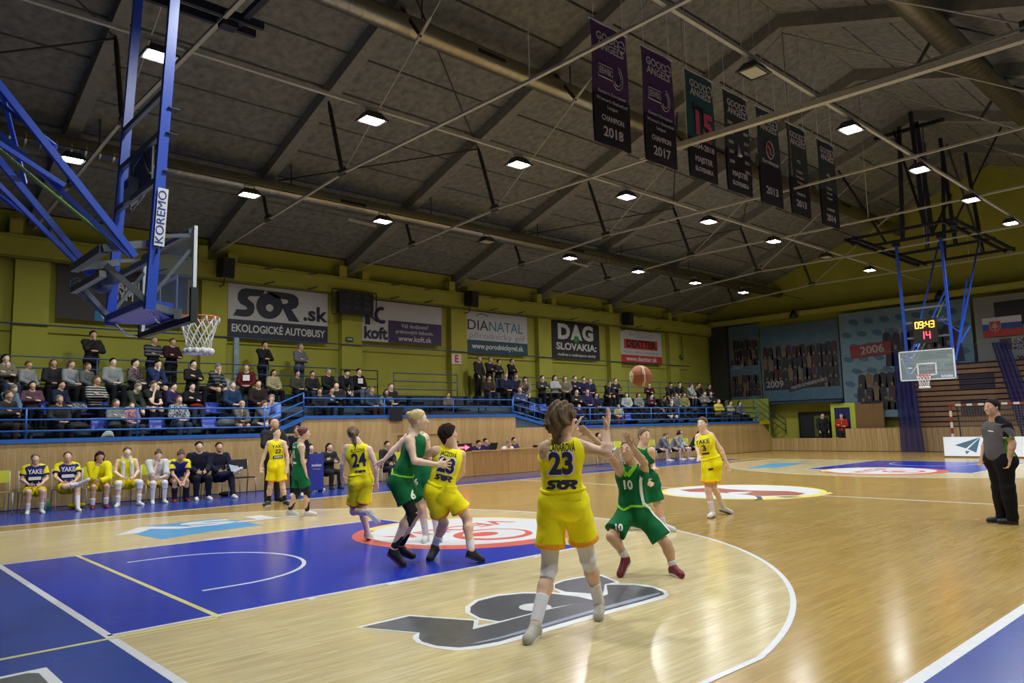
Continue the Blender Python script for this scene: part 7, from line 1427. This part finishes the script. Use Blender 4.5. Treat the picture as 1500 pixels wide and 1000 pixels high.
    for x, p, lb, m, hs, hm in off:
        figure(p, (x, 10.78 if p == 'lap' else 10.72, .0), PI, lb, 'officials at the scorer\'s table', m, BLK, SKIN2, hs, hm, BLK, 'long' if m is not WHT else 'tshirt', 'trousers', .93, .018, hx=1.2 if m is WHT else 1.); MB().build
        st = empty('stool', (x, 10.86, 0), 0, 'low stool of the ' + lb.split(' at the')[0].split(' behind')[0].split(' leaning')[0], 'stool', 'stools behind the table'); MB().box((-.18, -.14, .36), (.18, .14, .40)).build('seat', BLK, st); mb = MB(); [mb.bar((a, b, 0), (a, b, .36), .03) for a in (-.15, .15) for b in (-.11, .11)]; mb.build('legs', BLK, st)
    ar = tag(MB().box((0, 0, 0), (.72, .08, .26)).build('possession_arrow', mat('arrow_black', (20, 8, 14), .5), None, (13.55, 10.02, .84)), 'black box with a lit red arrow on the scorer\'s table', 'display')
    mb = MB(); mb.add([(.14, -.006, .10), (.42, -.006, .10), (.42, -.006, .04), (.62, -.006, .13), (.42, -.006, .22), (.42, -.006, .16), (.14, -.006, .16)], [tuple(range(7))]); mb.build('arrow', mat('arrow_lit', (255, 60, 80), .4, emit=(255, 70, 90), estr=5.), ar)
    lp = empty('laptop', (15.42, 10.28, .84), 0, 'open black laptop on the scorer\'s table', 'laptop'); MB().box((-.17, -.0, 0), (.17, .22, .015)).build('keyboard', BLK, lp); MB().add([(-.17, -.0, .015), (.17, 0, .015), (.17, -.07, .24), (-.17, -.07, .24), (-.17, -.012, .015), (.17, -.012, .015), (.17, -.082, .24), (-.17, -.082, .24)], [(0, 1, 2, 3), (4, 7, 6, 5), (0, 4, 5, 1), (3, 2, 6, 7), (0, 3, 7, 4), (1, 5, 6, 2)]).build('screen', BLK, lp)
    for i, x in enumerate((17.45, 17.85)): v = MB(); ico(v, (0, 0, .05), .09, 0, 1, (1.4, .8, .6)); tag(v.build('headset', BLK, None, (x, 10.25, .84)), 'small black headset lying on the table, %s one' % ('left', 'right')[i], 'headset')
    # visitors' bench on the right
    GW = C('visitor_grey', (110, 110, 118)); VG = C('visitor_green', (16, 60, 40)); g = 'visiting team bench'
    for x, p, lb, m, b_, hs, hm in ((20.9, 'sprawl', 'long legged person in dark trousers seated behind yellow number 23', BLK, BLK, 'short', HDRK), (24.75, 'lean', 'visiting player in grey hooded top, left one on the far bench', GW, BLK, 'nape', HLBR), (25.7, 'lean', 'visiting player in light grey top with high bun on the far bench', C('lightgrey', (140, 144, 146)), BLK, 'topbun', HDRK), (26.3, 'lap', 'visiting player in a pale top beside the high bun', C('whitet', (160, 164, 166)), BLK, 'nape', HBRN), (27.25, 'lean', 'visiting player in a dark green jacket with long hair on the far bench', VG, BLK, 'long', HDRK)):
        figure(p, (x, 10.15, -.02), PI+.3, lb, g, m, b_, SKIN, hs, hm, SHW, 'long', 'trousers' if x < 23 else 'shorts', 1.0, .02); chair((x, 10.3, 0), PI, 'white chair of the ' + lb.split(' on the')[0].split(' beside')[0].split(' seated')[0], 'team bench chairs', CW, CY)
    for i, x in enumerate((21.9, 22.45)): chair((x, 10.3, 0), PI, 'empty yellow-backed chair on the visitors\' bench, %s one' % ('left', 'right')[i], 'team bench chairs', CW, CY)
    # people at the back door
    figure('stand', (36.45, 8.35, 0), PI*.75, 'man in black standing beside the lime door surround', 'people at the back door', BLK, BLK, SKIN, 'short', HDRK, BLK, s=1.10, vox=.022)
    def vest(r, J): MB().bar((0, .14, 1.0), (0, .16, 1.42), .10, .02).build('vest_stripe', C('vest_yellow', (210, 180, 60)), r)
    figure('stand_cross', (36.25, 7.25, 0), PI*.6, 'person in a red and orange vest in the lime door surround', 'people at the back door', C('vest_red', (170, 50, 36)), C('brown_trousers', (50, 42, 38)), SKIN, 'short', HGRY, BLK, s=1.06, vox=.022, extra=vest)
    def dark(r, J): pass
    v = MB(); ico(v, (0, 0, .35), .35, 0, 2, (1.2, .8, 1)); tag(v.build('covered_trolley', BLK, None, (36.45, 9.2, 0)), 'black covered trolley in front of the dark back door', 'trolley')

build_floor(); build_walls(); build_roof(); build_stand(); build_back()
build_ducts(); build_banners(); build_hanging_banners(); build_lamps()
hoop((0, 0, 0), 0, 'near ceiling-hung basket on blue posts seen from behind', True); hoop((28, 0, 0), PI, 'far ceiling-hung basket with clear white-framed backboard', False); clock(); ball()
players(); benches(); spectators()
